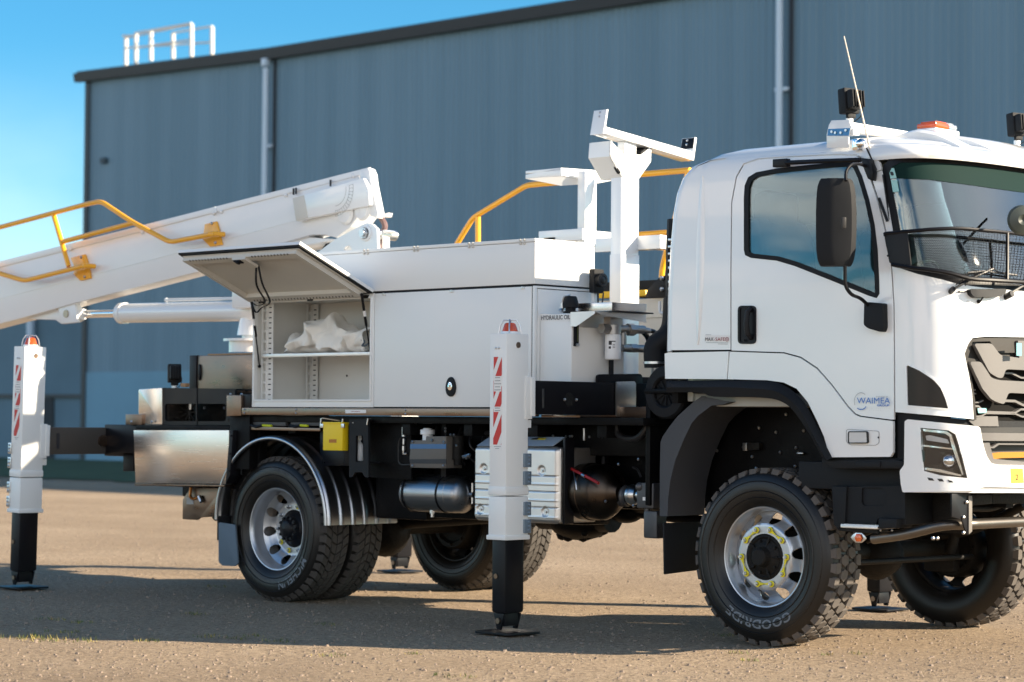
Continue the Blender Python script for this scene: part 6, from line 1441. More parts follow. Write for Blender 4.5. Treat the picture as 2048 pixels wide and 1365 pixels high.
# ------------------------------------------------------------------ outriggers
def outrigger(px_, py_, s, lean, beam_side):
    """leg with its outer near edge at (px_, py_); s=+1 latches at the front, -1 at the back"""
    r = empty('outrigger', (px_, py_, 0), truck); dx, dy = .142, .20
    Mx = Matrix.Rotation(math.radians(lean), 4, 'Y')
    def bld(mb, n, m, parent=None, ang=35):
        mb.v = [Mx @ p for p in mb.v]; return mb.build(n, m, r if parent is None else parent, ang)
    X0, X1, Y0, Y1 = -dx, 0, 0, dy
    mb = MB(); mb.box(X0, X1, Y0, Y1, .90, 1.865, .006); mb.box(X0-.006, X1+.006, Y0-.006, Y1+.006, .86, .915, .010); leg = bld(mb, 'upper_leg', m_white2)
    mb = MB(); mb.box(X0-.004, X1+.004, Y0-.004, Y1+.004, .60, .855, .012); mb.box(X0-.012, X1+.012, Y0-.012, Y1+.012, .585, .615, .006); lw = bld(mb, 'lower_sleeve', m_white2)
    mb = MB(); mb.box(X0+.012, X1-.012, Y0+.012, Y1-.012, .13, .62, .022); mb.box(X0+.035, X1-.035, Y0+.035, Y1-.035, .05, .14, .01); mb.prism([Vector((X0+.025, Y0+.02, .13)), Vector((X1-.025, Y0+.02, .13)), Vector((X1-.055, Y0+.02, .03)), Vector((X0+.055, Y0+.02, .03))], (0, .012, 0), .002); mb.prism([Vector((X0+.025, Y1-.035, .13)), Vector((X1-.025, Y1-.035, .13)), Vector((X1-.055, Y1-.035, .03)), Vector((X0+.055, Y1-.035, .03))], (0, .012, 0), .002); inn = bld(mb, 'inner_leg', m_blackm)
    mb = MB(); mb.cyl((X0+dx/2, Y0+.02, .085), (X0+dx/2, Y0+.008, .085), .018, 16); mb.cyl((X0+dx*.38, Y0+.012, .36), (X0+dx*.38, Y0+.006, .36), .016, 16); bld(mb, 'pivot_pin', m_copper if 0 else m_steelb, inn)
    mb = MB(); a = rnd([(X0-.085, Y0-.045), (X1+.085, Y0-.045), (X1+.085, Y1+.045), (X0-.085, Y1+.045)], .03); mb.prism([Vector((p[0], p[1], .004)) for p in a], (0, 0, .014), .002); mb.v = [Vector(p) for p in mb.v]; mb.build('foot_plate', m_blackm, r)
    # steel cover strip and hinge latches
    xl = X1 if s > 0 else X0
    mb = MB()
    for z in (.625, .735, .925, 1.035):
        if s > 0: mb.box(xl-.02, xl+.018, Y0+.155, Y0+.215, z, z+.085, .003)
        else: mb.box(xl-.022, xl+.018, Y0-.012, Y0+.01, z, z+.085, .003)
        for k in range(3):
            zz = z+.018+k*.025
            if s > 0: mb.ball((xl+.02, Y0+.19, zz), .009, seg=8)
            else: mb.ball((xl-.002, Y0-.014, zz), .009, seg=8)
    bld(mb, 'hinge_latch', mat('blue_zinc_latch', (.20, .26, .32), .35, metal=.3) if s > 0 else m_zinc)
    # beam clamp
    mb = MB(); zb_ = bz0 if s > 0 else 1.035; zh = .215
    mb.box(X0-.02, X1+.006, Y1-.03, Y1+.03, zb_-.03, zb_+zh+.02, .004); mb.box(X0-.03, X1+.014, Y1+.015, Y1+.05, zb_-.012, zb_+zh+.012, .004); mb.box(X0, X1-.02, Y1-.01, Y1+.05, zb_-.085, zb_-.035, .004); bld(mb, 'beam_clamp', m_white2)
    mb = MB(); mb.cyl((X1, Y0+.105, 1.795), (X1+.004, Y0+.105, 1.795), .019, 20, m=0); mb.box(X1-.03, X1-.02, Y1, Y1+.012, 1.73, 1.82, .001, m=1); bld(mb, 'level_window', [m_steelb, m_white2])
    mb = MB(); mb.ball((X0+.052, Y0-.001, 1.775), .008, seg=10); mb.ball((X0+.080, Y0-.001, 1.775), .008, seg=10); bld(mb, 'rivet', m_zinc)
    # beacon
    bx_, by_ = X0+.075, Y0+.10
    mb = MB(); mb.lathe((bx_, by_, 1.868), (0, 0, 1), [(.012, .052), (.018, .050), (.060, .036), (.066, .028), (.066, 0)], 24); be = bld(mb, 'beacon', m_amber)
    mb = MB(); mb.lathe((bx_, by_, 1.866), (0, 0, 1), [(0, .058), (.014, .058), (.014, 0)], 24); bld(mb, 'beacon_base', m_bottle, be)
    mb = MB()
    for a in (0, PI/2): 
        d = Vector((math.cos(a+.7), math.sin(a+.7), 0)); c0 = Vector((bx_, by_, 1.87)); mb.tube([c0+d*.070, c0+d*.060+Vector((0, 0, .05)), c0+d*.040+Vector((0, 0, .082)), c0-d*.040+Vector((0, 0, .082)), c0-d*.060+Vector((0, 0, .05)), c0-d*.070], .0045, 6)
    bld(mb, 'beacon_cage', m_zinc, be)
    # striped label with warning plates (on the outer face)
    mb = MB(); w0_, w1_ = X0+.034, X0+.034+.071; za, zb2 = 1.175, 1.720; yy = Y0-.0012
    mb.box(w0_-.004, w1_+.004, yy, Y0, za-.04, zb2, 0, m=0)
    sh_ = .150; wd = .055; z = za-.25
    while z < zb2+.1:
        P = [Vector((w0_, z)), Vector((w1_, z+sh_)), Vector((w1_, z+sh_+wd*2.0)), Vector((w0_, z+wd*2.0))]
        # clip to the strip
        def clip(P, zz, keep_above):
            out = []
            for i in range(len(P)):
                a_, b_ = P[i-1], P[i]; ia = (a_.y >= zz) == keep_above; ib = (b_.y >= zz) == keep_above
                if ia != ib: t = (zz-a_.y)/(b_.y-a_.y); out.append(a_.lerp(b_, t))
                if ib: out.append(b_)
            return out
        P = clip(P, za, True); P = clip(P, zb2, False) if P else P
        if len(P) > 2: mb.raw([(p.x, yy-.0006, p.y) for p in P], [list(range(len(P)))], 1)
        z += .178
    for (z0_, z1_) in ((1.505, 1.60), (1.378, 1.410)):
        mb.box(w0_+.004, w1_-.004, yy-.0016, yy, z0_, z1_, 0, m=0)
        n = 5 if z1_-z0_ > .05 else 2
        for k in range(n):
            zz = z1_-(z1_-z0_)*(k+.5)/n; hw = (.020, .022, .028, .020, .026)[k]; cx_ = (w0_+w1_)/2
            x = cx_-hw
            while x < cx_+hw: mb.box(x, x+.0045, yy-.0022, yy-.0016, zz-.0028, zz+.0028, 0, m=2); x += .006
    for k, hw in enumerate((.028, .018)):
        zz = za-.012-.012*k; x = (w0_+w1_)/2-hw
        while x < (w0_+w1_)/2+hw: mb.box(x, x+.0045, yy-.0006, yy, zz-.002, zz+.002, 0, m=2); x += .006
    bld(mb, 'striped_label', [m_sticker, m_red, m_inkg])
    return r
o1_ = outrigger(-1.468, -.70, 1, -.1, 1)
o2_ = outrigger(-6.625, -.745, -1, 1.7, 1)
mb = MB(); mb.box(-6.74, -6.60, -.60, 2.75, 1.035, 1.245, .006) ; rb_ = mb.build('outrigger_beam', mat('brown_black_beam', (.06, .052, .045), .45), truck)  # beam colour lighter and browner than the satin black metal
mb = MB(); mb.box(-6.598, -6.594, -.42, -.395, 1.08, 1.20, 0); mb.cyl((-6.60, .02, 1.14), (-6.585, .02, 1.14), .045, 20, m=1); mb.build('beam_stop', [m_ink, m_steelb], rb_)
for (fx, fy, src, ln) in ((-1.01, 2.64, o1_, 0), (-6.19, 2.85, o2_, 0)):
    c = copy_tree(src, truck); c.location = (fx, fy, 0)
    if 1:
        for ch in list(children(c)):
            if ch.name.split('.')[0] in ('striped_label',): bpy.data.objects.remove(ch)
mb = MB(); mb.box(-1.78, -1.15, .35, .75, 1.349, 1.42, .004); mb.box(-1.80, -1.46, -.03, .34, 1.349, 1.364, .001); mb.build('beam_packer', m_steelb, truck)
mb = MB(); mb.box(-1.20, -1.03, 1.9, 2.72, bz0, bz1, .006); mb.build('outrigger_beam', m_blackm, truck)

# ------------------------------------------------------------------ front mudguard, liner, step
mb = MB(); mb.box(-.85, 1.02, .40, .44, .78, 1.62, .01); mb.box(-.95, .95, .0, .42, 1.50, 1.53, .01) ; mb.box(-.98, -.94, .05, .42, .80, 1.45, .01)
mb.build('wheel_arch_liner', m_blackd, truck)
mb = MB()
for u, v in ((1434, 902), (1518, 856), (1552, 865), (1572, 829), (1592, 896), (1504, 914), (1512, 937), (1487, 895), (1590, 933), (1628, 941), (1349, 992), (1607, 862), (1560, 905)): p = at(u, v, y=.395); mb.ball(p, .011, seg=8)
p = at(1491, 894, y=.39); mb.box(p.x-.02, p.x+.02, .385, .395, p.z-.025, p.z+.025, .002); p = at(1600, 907, y=.38); mb.ball(p, .03, (1, .4, .35)); mb.build('liner_fixing', m_zinc, truck)
mb = MB(); mb.py([(1493, 886), (1518, 886), (1518, 900), (1493, 902)], .36, .04, .004); mb.py([(1655, 925), (1690, 932), (1700, 955), (1690, 968), (1650, 965)], .15, .05, .004); p = at(1675, 935, y=.14)
for u, v in ((1667, 935), (1658, 948), (1680, 955), (1668, 960)): q = at(u, v, y=.145); mb.ball(q, .012, seg=8)
mb.build('cab_mount', m_dirt, truck)
inner = [(1462, 804), (1447, 809.5), (1423, 811.6), (1396, 832), (1383, 847), (1366.6, 881.5), (1350, 922.5), (1340, 963.6), (1336, 1000), (1335, 1033)]
outer = [(1403, 793), (1393, 800), (1385, 806), (1356, 832), (1340, 852), (1325.6, 873), (1321, 885), (1319.8, 940), (1319.5, 990), (1319.5, 1033)]
I = ys(inner, -.03); O = ys(outer, -.03)
mb = MB(); mb.loft([O, I]); mb.loft([[p+Vector((0, .36, 0)) for p in O], O]); mb.loft([I, [p+Vector((0, .36, 0)) for p in I]]); mb.build('front_mudguard', mat('grey_moulded_plastic', (.045, .048, .056), .5, bump=.15, bscale=300), truck, 40)
xf_ = at(1330, 1080, y=-.02).x
mb = MB(); mb.prism([Vector((xf_, -.03, .70)), Vector((xf_, .34, .70)), Vector((xf_+.01, .34, .40)), Vector((xf_+.01, -.03, .385))], (-.012, 0, 0), .002); mb.build('mudflap', m_blackp, truck)
mb = MB(); stp = [(1663.5, 974.5), (1805.5, 972), (1810, 986), (1810.6, 1037), (1794.5, 1039), (1756, 1037), (1752, 1048), (1682, 1048), (1677, 1058), (1668, 1050)]
patch(mb, stp, plane_y(-.06), 0, .02, 10, holes=[rnd([(1724, 976), (1765, 976), (1773, 984), (1773, 1005), (1764, 1013), (1728, 1012), (1723, 1005)], 3)]); mb.box(at(1664, 975, y=-.06).x, at(1810, 975, y=-.06).x, -.05, .22, at(1700, 1046, y=-.06).z, at(1700, 973, y=-.06).z, .01)
mb.py([(1756, 1036), (1794, 1038), (1792, 1057), (1756, 1058.5)], -.10, .16, .01); mb.py([(1668, 1048), (1682, 1048), (1756, 1060), (1756, 1068), (1677, 1062)], -.05, .1, .004)
mb.py([(1663.5, 974), (1693, 973.5), (1690, 1045), (1680, 1057)], -.075, .02, .004)
mb.box(.25, 1.15, -.0, .25, .94, 1.10, .01)
stepo = mb.build('cab_step', m_blackp, truck)
a = at(1681, 1051, y=-.10); b = at(1755, 1059, y=-.10)
mb = MB(); mb.box(a.x, b.x, -.10, .12, b.z, a.z, .002)
for i in range(26):
    for j in range(7): x = a.x+(b.x-a.x)*(i+.5)/26; y = -.096+.030*j; mb.cyl((x, y, a.z-.001), (x, y, a.z+.008), .006, 6, r2=.004)
mb.build('step_tread', m_alu, stepo)
mb = MB(); mb.py(rnd([(1727, 981), (1758, 981), (1760, 1004), (1728, 1004)], 3), -.045, .01, .004); mb.build('step_recess', m_gdark, stepo)
for u in (1761, 1784): pass
mb = MB()
for u in (1761, 1784): p = at(u, 1061, y=-.08); mb.ball(p, .007, seg=8)
mb.build('bolt', m_zinc, stepo)
# front under-run tube
Pz = at(1740, 1078, y=-.02); P1 = at(1800, 1068, x=1.10); P2 = at(1885, 1050, x=1.22); P3 = at(1935, 1049, x=1.30); P4 = at(2048, 1048, x=1.30)
A_ = Vector((Pz.x+.02, -.02, Pz.z)); seg_ = [A_, Vector((A_.x+.22, -.01, (Pz.z+P1.z)/2+.01)), Vector((P2.x, P2.y, P2.z)), Vector((1.30, P3.y, P3.z)), Vector((1.30, 1.10, P3.z+.0)), Vector((1.30, 1.9, P3.z))]
mb = MB(); mb.tube(seg_, .030, 14, bend=.12); ub = mb.build('under_run_tube', mat('worn_dark_steel_tube', (.15, .135, .12), .35, metal=.9, var=.3), truck)
mb = MB(); mb.lathe(at(1717, 1076, y=-.06), (0, -1, 0), [(0, .026), (.006, .024), (.010, .012), (.011, 0)], 6); mb.build('amber_reflector', mat('amber_reflector', (.75, .13, .02), .25, coat=1.), ub)
mb = MB(); c = at(1717, 1076, y=-.052); mb.prism([c+Vector((x, 0, z)) for x, z in ((-.055, 0), (-.04, .015), (-.02, .028), (.02, .028), (.04, .015), (.055, 0), (.04, -.015), (.02, -.028), (-.02, -.028), (-.04, -.015))], (0, .006, 0), .001); mb.build('reflector_plate', m_zinc, ub)
mb = MB(); fb_ = [(1900, 985), (1944, 985), (1944, 1060), (1941, 1070), (1936, 1070), (1934, 1040), (1905, 1020)]
xb_ = 1.28; mb.prism(xs_([(1938, 990), (1944, 990), (1944, 1062), (1938, 1069)], xb_), (-.35, 0, 0), .003); mb.prism(xs_([(1944, 990), (1985, 990), (1985, 1008), (1944, 1012)], xb_), (-.02, 0, 0), .003); mb.prism(xs_([(1986, 988), (2150, 990), (2150, 1006), (1986, 1008)], xb_), (-.06, 0, 0), .003)
mb.box(.95, 1.25, .35, .9, .90, 1.02, .02); mb.box(1.0, 1.22, .35, 1.85, .92, 1.0, .02)
mb.tube([at(1792, 1045, x=.9), at(1870, 1015, x=1.0), at(1930, 1000, x=1.1)], .016, 8); mb.tube([at(1940, 1018, x=1.15), at(1985, 1018, x=1.15), at(2010, 1008, x=1.15), at(2048, 1000, x=1.15)], .016, 8, bend=.05)
mb.tube([at(1800, 1000, x=.8), at(1850, 1030, x=.8), at(1890, 1010, x=.8)], .02, 8)
mb.build('front_crossmember', m_dirt, truck)
mb = MB(); mb.prism(xs_([(1904, 988), (1941, 988), (1941, 1068), (1934, 1070), (1924, 1040), (1904, 1034)], 1.345), (-.01, 0, 0), .002); mb.build('tube_bracket', m_blackm, truck)
mb = MB(); mb.prism(xs_([(1938, 992), (1944.5, 992), (1944.5, 1063), (1938, 1069)], 1.352), (-.006, 0, 0), .001); mb.build('bracket_flange', mat('sunlit_edge_grey', (.16, .145, .13), .5), truck)  # narrow paler strip, the sunlit edge of the bracket put into colour
mb = MB()
for u, v in ((1927, 1035), (1927, 1066), (1933, 1005), (1866, 1077), (1875, 1077)): p = at(u, v, x=1.352); mb.ball(p, .011, seg=8)
p = at(1834, 1023, x=.9); mb.box(p.x-.02, p.x+.02, p.y-.03, p.y+.03, p.z-.010, p.z+.010, .003); mb.build('bolt', m_zinc, truck)
mb = MB(); p = at(1876, 1030, x=.6); mb.ball(p, .025, seg=8); p = at(1907, 1112, x=.05); mb.cyl(p, p+Vector((0, -.01, 0)), .03, 12); mb.build('brass_fitting', mat('brass', (.55, .32, .12), .4, metal=.8), truck)
for (xx, yy, zz) in ((0, 1.98, .525), (XRr, 1.80, .522)):
    mb = MB(); mb.lathe((xx, yy, zz), (0, 1, 0), [(.02, 0), (.02, .14), (.0, .16), (-.0, .19), (.02, .205), (.16, .21), (.16, .0)], 40)
    for k in range(8): a = 2*PI*k/8; mb.cyl((xx+.165*math.cos(a), yy, zz+.165*math.sin(a)), (xx+.165*math.cos(a), yy-.012, zz+.165*math.sin(a)), .012, 6)
    mb.build('brake_drum', m_dirt, truck)

# ------------------------------------------------------------------ boom
BY = .86; BD = .20
def B(poly, y=BY, d=BD, bev=.008): m = MB(); m.py(poly, y, d, bev); return m
main = [(-120, 555), (0, 524), (300, 448), (716, 342), (720, 372), (722, 425), (700, 455), (672, 476), (650, 470), (622, 470), (545, 492), (400, 543), (152, 606), (43, 637), (0, 648), (-120, 680)]
mb = B(main); boom = mb.build('boom', m_boom, truck)
hd_ = [(718, 349), (724, 340), (734, 336), (738, 339), (756, 428), (752, 437), (740, 432), (730, 385)]
mb = B(hd_, BY-.025, .07, .006); mb.build('boom_head', m_boom, boom)
# upper edge plate and weld seam
mb = MB(); mb.py([(-120, 554), (0, 523), (300, 447), (738, 335), (741, 345), (300, 459), (0, 535), (-120, 566)], BY-.010, .02, .002); mb.py([(-120, 626), (0, 596), (300, 519), (590, 441), (590, 442.5), (300, 521), (0, 598), (-120, 628)], BY-.004, .006, 0)
mb.build('boom_edge_plate', m_boom, boom)
cov = rnd([(585, 397), (726, 356), (737, 380), (739, 411), (615, 437), (592, 444)], 3)
mb = MB(); mb.py(cov, BY-.07, .07, .008); cvo = mb.build('angle_cover', m_white, boom)
mb = MB(); mb.py([(585, 397), (607, 391), (616, 436), (592, 443)], BY-.074, .005, .002); mb.build('cover_panel', m_ivory, cvo)
mb = MB(); c = at(671, 381, y=BY-.0715)
for R0_, R1_ in ((.118, .121), (.155, .158), (.198, .201)):
    N = 16; mb.loft([[c+Vector((r*math.cos(a), -.0005, r*math.sin(a)*1.0)) for a in [-1.57+1.75*k/N for k in range(N+1)]] for r in (R0_, R1_)])
for k in range(13): a = -1.55+1.72*k/12; d = Vector((math.cos(a), 0, math.sin(a))); mb.raw([c+d*.155+Vector((0, -.0005, 0)), c+d*.198+Vector((0, -.0005, 0)), c+d*.198+Vector((.002, -.0005, .002)), c+d*.155+Vector((.002, -.0005, .002))], [[0, 1, 2, 3]])
mb.build('protractor_decal', m_inkg, cvo)
mb = MB()
for u, v in ((706, 352), (729, 346), (571, 391), (442, 424), (428, 428), (284, 465), (140, 500), (751, 429)): p = at(u, v, y=BY-.012); mb.ball(p, .016, seg=8)
for u in (587, 592, 661): p = at(u, 390-(u-587)*.23, y=BY-.03); mb.cyl(p, p+Vector((0, 0, .05)), .008, 6, m=1)
mb.tube(smooth_line([at(425, 427, y=BY-.02), at(432, 425, y=BY-.02), at(431, 418, y=BY-.02), at(430, 414, y=BY-.02)], 3), .006, 6)
mb.build('boom_bolt', [m_white, m_ink], boom)
# pale ribs of the head: two bumps
mb = MB()
for u, v, r in ((692, 428, .085), (726, 420, .085)): p = at(u, v, y=BY-.01); mb.lathe(p, (0, -1, 0), [(0, r), (.025, r*.8), (.035, 0)], 24)
mb.build('pin_boss', m_boom, boom)
# turret bracket, pin
kb = [(634, 506), (672, 478), (727, 449), (735, 446), (745, 449), (754, 458), (756, 520), (620, 520)]
mb = MB(); patch(mb, kb, plane_y(BY-.05), 0, .025, 10, holes=[[(at_[0], at_[1]) for at_ in [(696+8*math.cos(2*PI*k/16), 500+8*math.sin(2*PI*k/16)) for k in range(16)]]]); mb.py(kb, BY+BD+.01, .025, .003); mb.build('turret_bracket', m_white, truck)
mb = MB(); p = at(732, 467, y=BY-.05); mb.lathe(p, (0, -1, 0), [(0, .062), (.012, .060), (.014, .045)], 32, m=1); mb.cyl(p, p+Vector((0, -.035, 0)), .042, 6); mb.cyl(p+Vector((0, -.03, 0)), p+Vector((0, -.05, 0)), .028, 16); mb.cyl(p, p+Vector((0, .3, 0)), .04, 16); mb.build('pivot_pin', [m_zinc, m_white], truck)
mb = MB(); mb.py(rnd([(642, 500), (652, 487), (666, 480), (672, 484), (656, 492), (648, 503)], 2), BY+.12, .2, .01); mb.py([(540, 496), (611, 474), (672, 480), (560, 500)], BY+.04, .3, .003, m=1); mb.build('boom_underside_gear', [m_blackp, m_boom], truck)
mb = MB(); mb.tube(smooth_line([at(762, 436, y=1.0), at(770, 452, y=1.0), at(764, 470, y=1.0), at(758, 480, y=1.0), at(757, 500, y=1.0)], 5), .022, 8); mb.tube(smooth_line([at(758, 432, y=1.1), at(768, 445, y=1.1), at(767, 465, y=1.1), at(760, 500, y=1.1)], 5), .018, 8); mb.build('boom_hose', mat('pinkish_hose_sleeve', (.16, .10, .10), .6), boom)
mb = MB(); mb.py([(756, 464), (768, 460), (774, 463), (770, 467), (757, 468)], .95, .1, .002); mb.py([(764, 474), (768, 474), (768, 520), (764, 520)], .95, .06, .003); mb.py([(766, 428), (776, 426), (774, 434), (768, 436)], .95, .05, .002); mb.build('hose_bracket', m_white, boom)
# slew pedestal
mb = MB(); c = at(505, 690, y=1.05); mb.cyl((c.x, 1.05, at(490, 706, y=1.05).z), (c.x, 1.05, at(490, 684, y=1.05).z), .19, 32); mb.cyl((c.x, 1.05, at(490, 684, y=1.05).z), (c.x, 1.05, at(490, 679, y=1.05).z), .235, 32); mb.cyl((c.x+.02, 1.05, at(490, 680, y=1.05).z), (c.x+.02, 1.05, at(490, 560, y=1.05).z), .10, 24); mb.cyl((c.x+.02, 1.05, at(490, 672, y=1.05).z), (c.x+.02, 1.05, at(490, 625, y=1.05).z), .14, 24, r2=.11); mb.box(c.x, c.x+1.7, .82, 1.12, 2.2, 2.50, .03); mb.build('slew_pedestal', m_white, truck)
# lift cylinder and lug
lug = [(36, 638), (100, 622), (143, 598), (149, 602), (160, 630), (160, 640), (152, 645), (122, 648), (110, 640)]
mb = MB(); mb.py(lug, BY+.06, .05, .006); mb.py(lug, BY+.16, .04, .006); mb.py([(112, 606), (148, 598), (155, 645), (125, 648)], BY+.02, .03, .006); mb.build('boom_lug', m_boom, boom)
mb = MB(); p = at(133, 628, y=BY+.02); mb.cyl(p, p+Vector((0, -.012, 0)), .034, 20); mb.cyl(p, p+Vector((0, .2, 0)), .03, 16); p = at(114, 617, y=BY+.02); mb.ball(p, .012, seg=8); mb.build('lug_pin', mat('tan_pin', (.45, .38, .28), .4, metal=.5), boom)
cyy = BY+.13
a = at(150, 629, y=cyy); b = at(243, 627, y=cyy); c = at(520, 622, y=cyy); rB = (at(300, 606, y=cyy).z-at(300, 645, y=cyy).z)/2
mb = MB(); mb.cyl(b, c, rB, 36); mb.cyl(b, b.lerp(c, .03), rB+.008, 36); mb.cyl(at(333, 600.5, y=cyy-.02), at(510, 596.5, y=cyy-.02), .014, 10); mb.ball(at(333, 600.5, y=cyy-.02), .02, seg=10); cy2 = mb.build('lift_cylinder', m_white, truck)
mb = MB(); mb.cyl(a, b, .034, 24); mb.build('cylinder_rod', m_chrome, cy2)
mb = MB(); mb.cyl(at(148, 629, y=cyy), at(166, 629, y=cyy), .05, 20); mb.build('rod_eye', m_white, cy2)
# yellow handrails on the boom
RY = BY-.13; rr_ = .021
def P_(u, v, y=RY): return at(u, v, y=y)
mb = MB(); mb.tube([P_(-90, 478), P_(0, 455), P_(176, 408), P_(202, 403), P_(262, 443), P_(340, 485), P_(420, 470)], rr_, 12, bend=.07); mb.tube([P_(127, 483.5), P_(268, 446)], rr_, 12); mb.tube([P_(107, 430), P_(137.4, 533)], rr_, 12); mb.tube([P_(-90, 512), P_(0, 547.6), P_(49, 562), P_(150, 537), P_(165, 533)], rr_, 12, bend=.07)
for s1 in ([P_(418, 470), P_(426, 468)], [P_(160, 534), P_(168, 532)]): mb.tube([s1[0], s1[1], s1[1]+Vector((.02, .1, 0))], rr_, 10)
rl = mb.build('boom_handrail', m_yellow, truck)
for pl in ([(409, 449), (432, 443), (438, 464), (443, 490), (420, 494), (404, 478), (407, 466)], [(141, 516), (169, 509), (176, 530), (181, 557), (160, 562), (146, 548), (150, 538)]):
    mb = MB(); mb.py(pl, BY-.02, .018, .003); br_ = mb.build('rail_bracket', m_yellow, rl)
    cx_ = sum(p[0] for p in pl)/7; cy_ = sum(p[1] for p in pl)/7; mb = MB()
    for du, dv_ in ((2, -22), (9, 17)): p = at(cx_+du, cy_+dv_, y=BY-.022); mb.ball(p, .014, seg=8)
    mb.build('bolt', m_zinc, br_)

# ------------------------------------------------------------------ boom rest, far rails, far locker
PX = -2.02; PYc = 1.0
def post(u, v): return at(u, v, y=PYc)
q = at(1243, 400, y=PYc); w_ = .098; d_ = at(1278, 400, x=q.x).y-PYc
def zz(v): return at(1243, v, y=PYc).z
mb = MB(); mb.box(q.x-w_, q.x, PYc, PYc+d_, 1.30, zz(355), .006); mb.box(q.x-w_-.004, q.x+.004, PYc-.004, PYc+d_+.004, 1.30, zz(508), .006)
# Y-shaped head: two cheek plates facing forward and the channel between
Yh = xs_([(1244, 357), (1221, 322), (1221, 285), (1244, 309), (1258, 309), (1303, 294), (1303, 322), (1278, 358)], q.x)
Yh = xs_([(1245, 357), (1220, 313), (1222, 282), (1247, 308), (1282, 310), (1303, 294), (1302, 324), (1278, 358)], q.x)
mb.prism(Yh, (-.012, 0, 0), .002); Yb = [p+Vector((-w_-.09, 0, 0)) for p in Yh]; mb.prism(Yb, (-.012, 0, 0), .002)
mb.prism([Yh[1], Yh[2], Yb[2], Yb[1]], (0, .01, 0), 0); mb.prism([Yh[0], Yh[1], Yb[1], Yb[0]], (0, .01, 0), 0); mb.prism([Yh[5], Yh[6], Yb[6], Yb[5]], (0, -.01, 0), 0)
mb.prism([Yh[2], Yh[3], Yb[3], Yb[2]], (0, .0, -.01), 0)
rest = mb.build('boom_rest_post', m_white, truck)
mb = MB(); pd_ = [Yh[4]+Vector((-.0, -.0, .004)), Yh[5]+Vector((-.01, 0, .004)), Yb[5]+Vector((.01, 0, .004)), Yb[4]+Vector((0, 0, .004))]; mb.prism(pd_, (0, -.004, .012), .001); mb.build('rubber_pad', m_blackp, rest)
mb = MB(); mb.box(q.x-w_+.02, q.x-.01, at(1252, 300, x=q.x).y, at(1275, 300, x=q.x).y, at(1262, 308, x=q.x).z, at(1262, 284, x=q.x).z, .004); mb.tube(smooth_line([at(1229, 330, x=q.x-.02), at(1234, 340, x=q.x-.01), at(1238, 346, x=q.x-.01)], 4), .014, 8, m=1); mb.build('head_block', [m_white, m_blackp], rest)
# tilted cross bar with upright ends
xb0 = q.x+.02
L0, L1, L2, L3 = at(1209, 253, x=xb0), at(1384, 303, x=xb0), at(1388, 322, x=xb0), at(1209, 267, x=xb0)
mb = MB(); mb.prism([L0, L1, L2, L3], (-.12, 0, 0), .004); rack = mb.build('cross_bar', m_white, truck)
mb = MB(); E0_ = xs_([(1210, 268), (1217, 219), (1214, 219), (1206, 268)], xb0); mb.prism(E0_, (-.12, 0, 0), .002); mb.build('bar_end_plate', m_white, rack)
mb = MB(); E1_ = xs_([(1388, 321), (1394, 276), (1390, 275), (1384, 318)], xb0); mb.prism(E1_, (-.12, 0, 0), .002); mb.build('bar_end_plate', m_white, rack)
mb = MB(); E2_ = xs_([(1386.5, 297), (1390, 276), (1388.5, 276), (1385, 297)], xb0-.005); mb.prism(E2_, (-.11, 0, 0), .001); mb.build('rubber_face', m_blackm, rack)
mb = MB()
for u, v in ((1203, 226), (1202, 234)): p = at(u, v, x=xb0-.06); mb.ball(p+Vector((0, -.012, 0)), .010, seg=8)
for u, v in ((1378, 282), (1377, 290)): p = at(u, v, x=xb0-.06); mb.ball(p+Vector((0, -.02, 0)), .010, seg=8)
mb.build('bolt', m_zinc, rack)
# boom rest shelf on its own upright
SY = 1.22; s0 = at(1122, 345, y=SY); s1 = at(1051, 357, y=SY); SL = at(1226, 348, x=s0.x).y-SY
zt_, zb_ = at(1122, 336, y=SY).z, at(1122, 373, y=SY).z; mb = MB()
mb.box(s1.x, s0.x, SY, SY+SL, zt_-.02, zt_, .003)
mb.prism(xs_([(1122.5, 336.5), (1229, 343), (1227, 361), (1196, 367), (1122.5, 351)], s0.x+.003), (-.012, 0, 0), .001)
mb.py([(1051, 350), (1122, 336.5), (1122, 352), (1051, 358)], SY, .008, .001)
mb.raw([*[at(u, v, y=SY+.004) for u, v in ((1051.5, 358), (1121.5, 352))], *[at(u, v, x=s0.x-.02) for u, v in ((1196, 367), (1122, 372))]], [[0, 1, 2, 3]])
pq = at(1155, 420, y=SY+.12); ph = at(1193, 420, x=at(1170, 420, y=SY+.12).x); X1_ = at(1170, 420, y=SY+.12).x
mb.box(pq.x, X1_, SY+.12, ph.y, at(1160, 474, y=SY+.12).z-.05, zt_-.02, .004); shf = mb.build('boom_rest_shelf', m_white, truck)
mb = MB()
for u in (1177, 1187): p = at(u, 350, x=s0.x+.002); mb.cyl(p, p+Vector((.01, 0, 0)), .016, 3)
mb.build('bolt', m_zinc, shf)
g0 = at(1077, 468, y=SY+.1); g1 = at(1165, 460, y=SY+.1)
mb = MB(); mb.box(g0.x, g1.x, SY+.1, SY+.2, at(1165, 480, y=SY+.1).z, at(1165, 457, y=SY+.1).z, .005); mb.box(g1.x-.1, g1.x+.004, SY+.205, 2.0, at(1165, 479, y=SY+.1).z, at(1165, 457, y=SY+.1).z-.01, .004); gg = at(1190, 505, y=SY-.05); mb.box(gg.x, gg.x+.6, SY-.05, SY+.1, gg.z, at(1190, 478, y=SY-.05).z, .004)
mb.box(g0.x+.05, g0.x+.17, SY+.1, SY+.2, 1.35, at(1165, 470, y=SY+.1).z, .004); mb.build('rest_frame', m_white, truck)
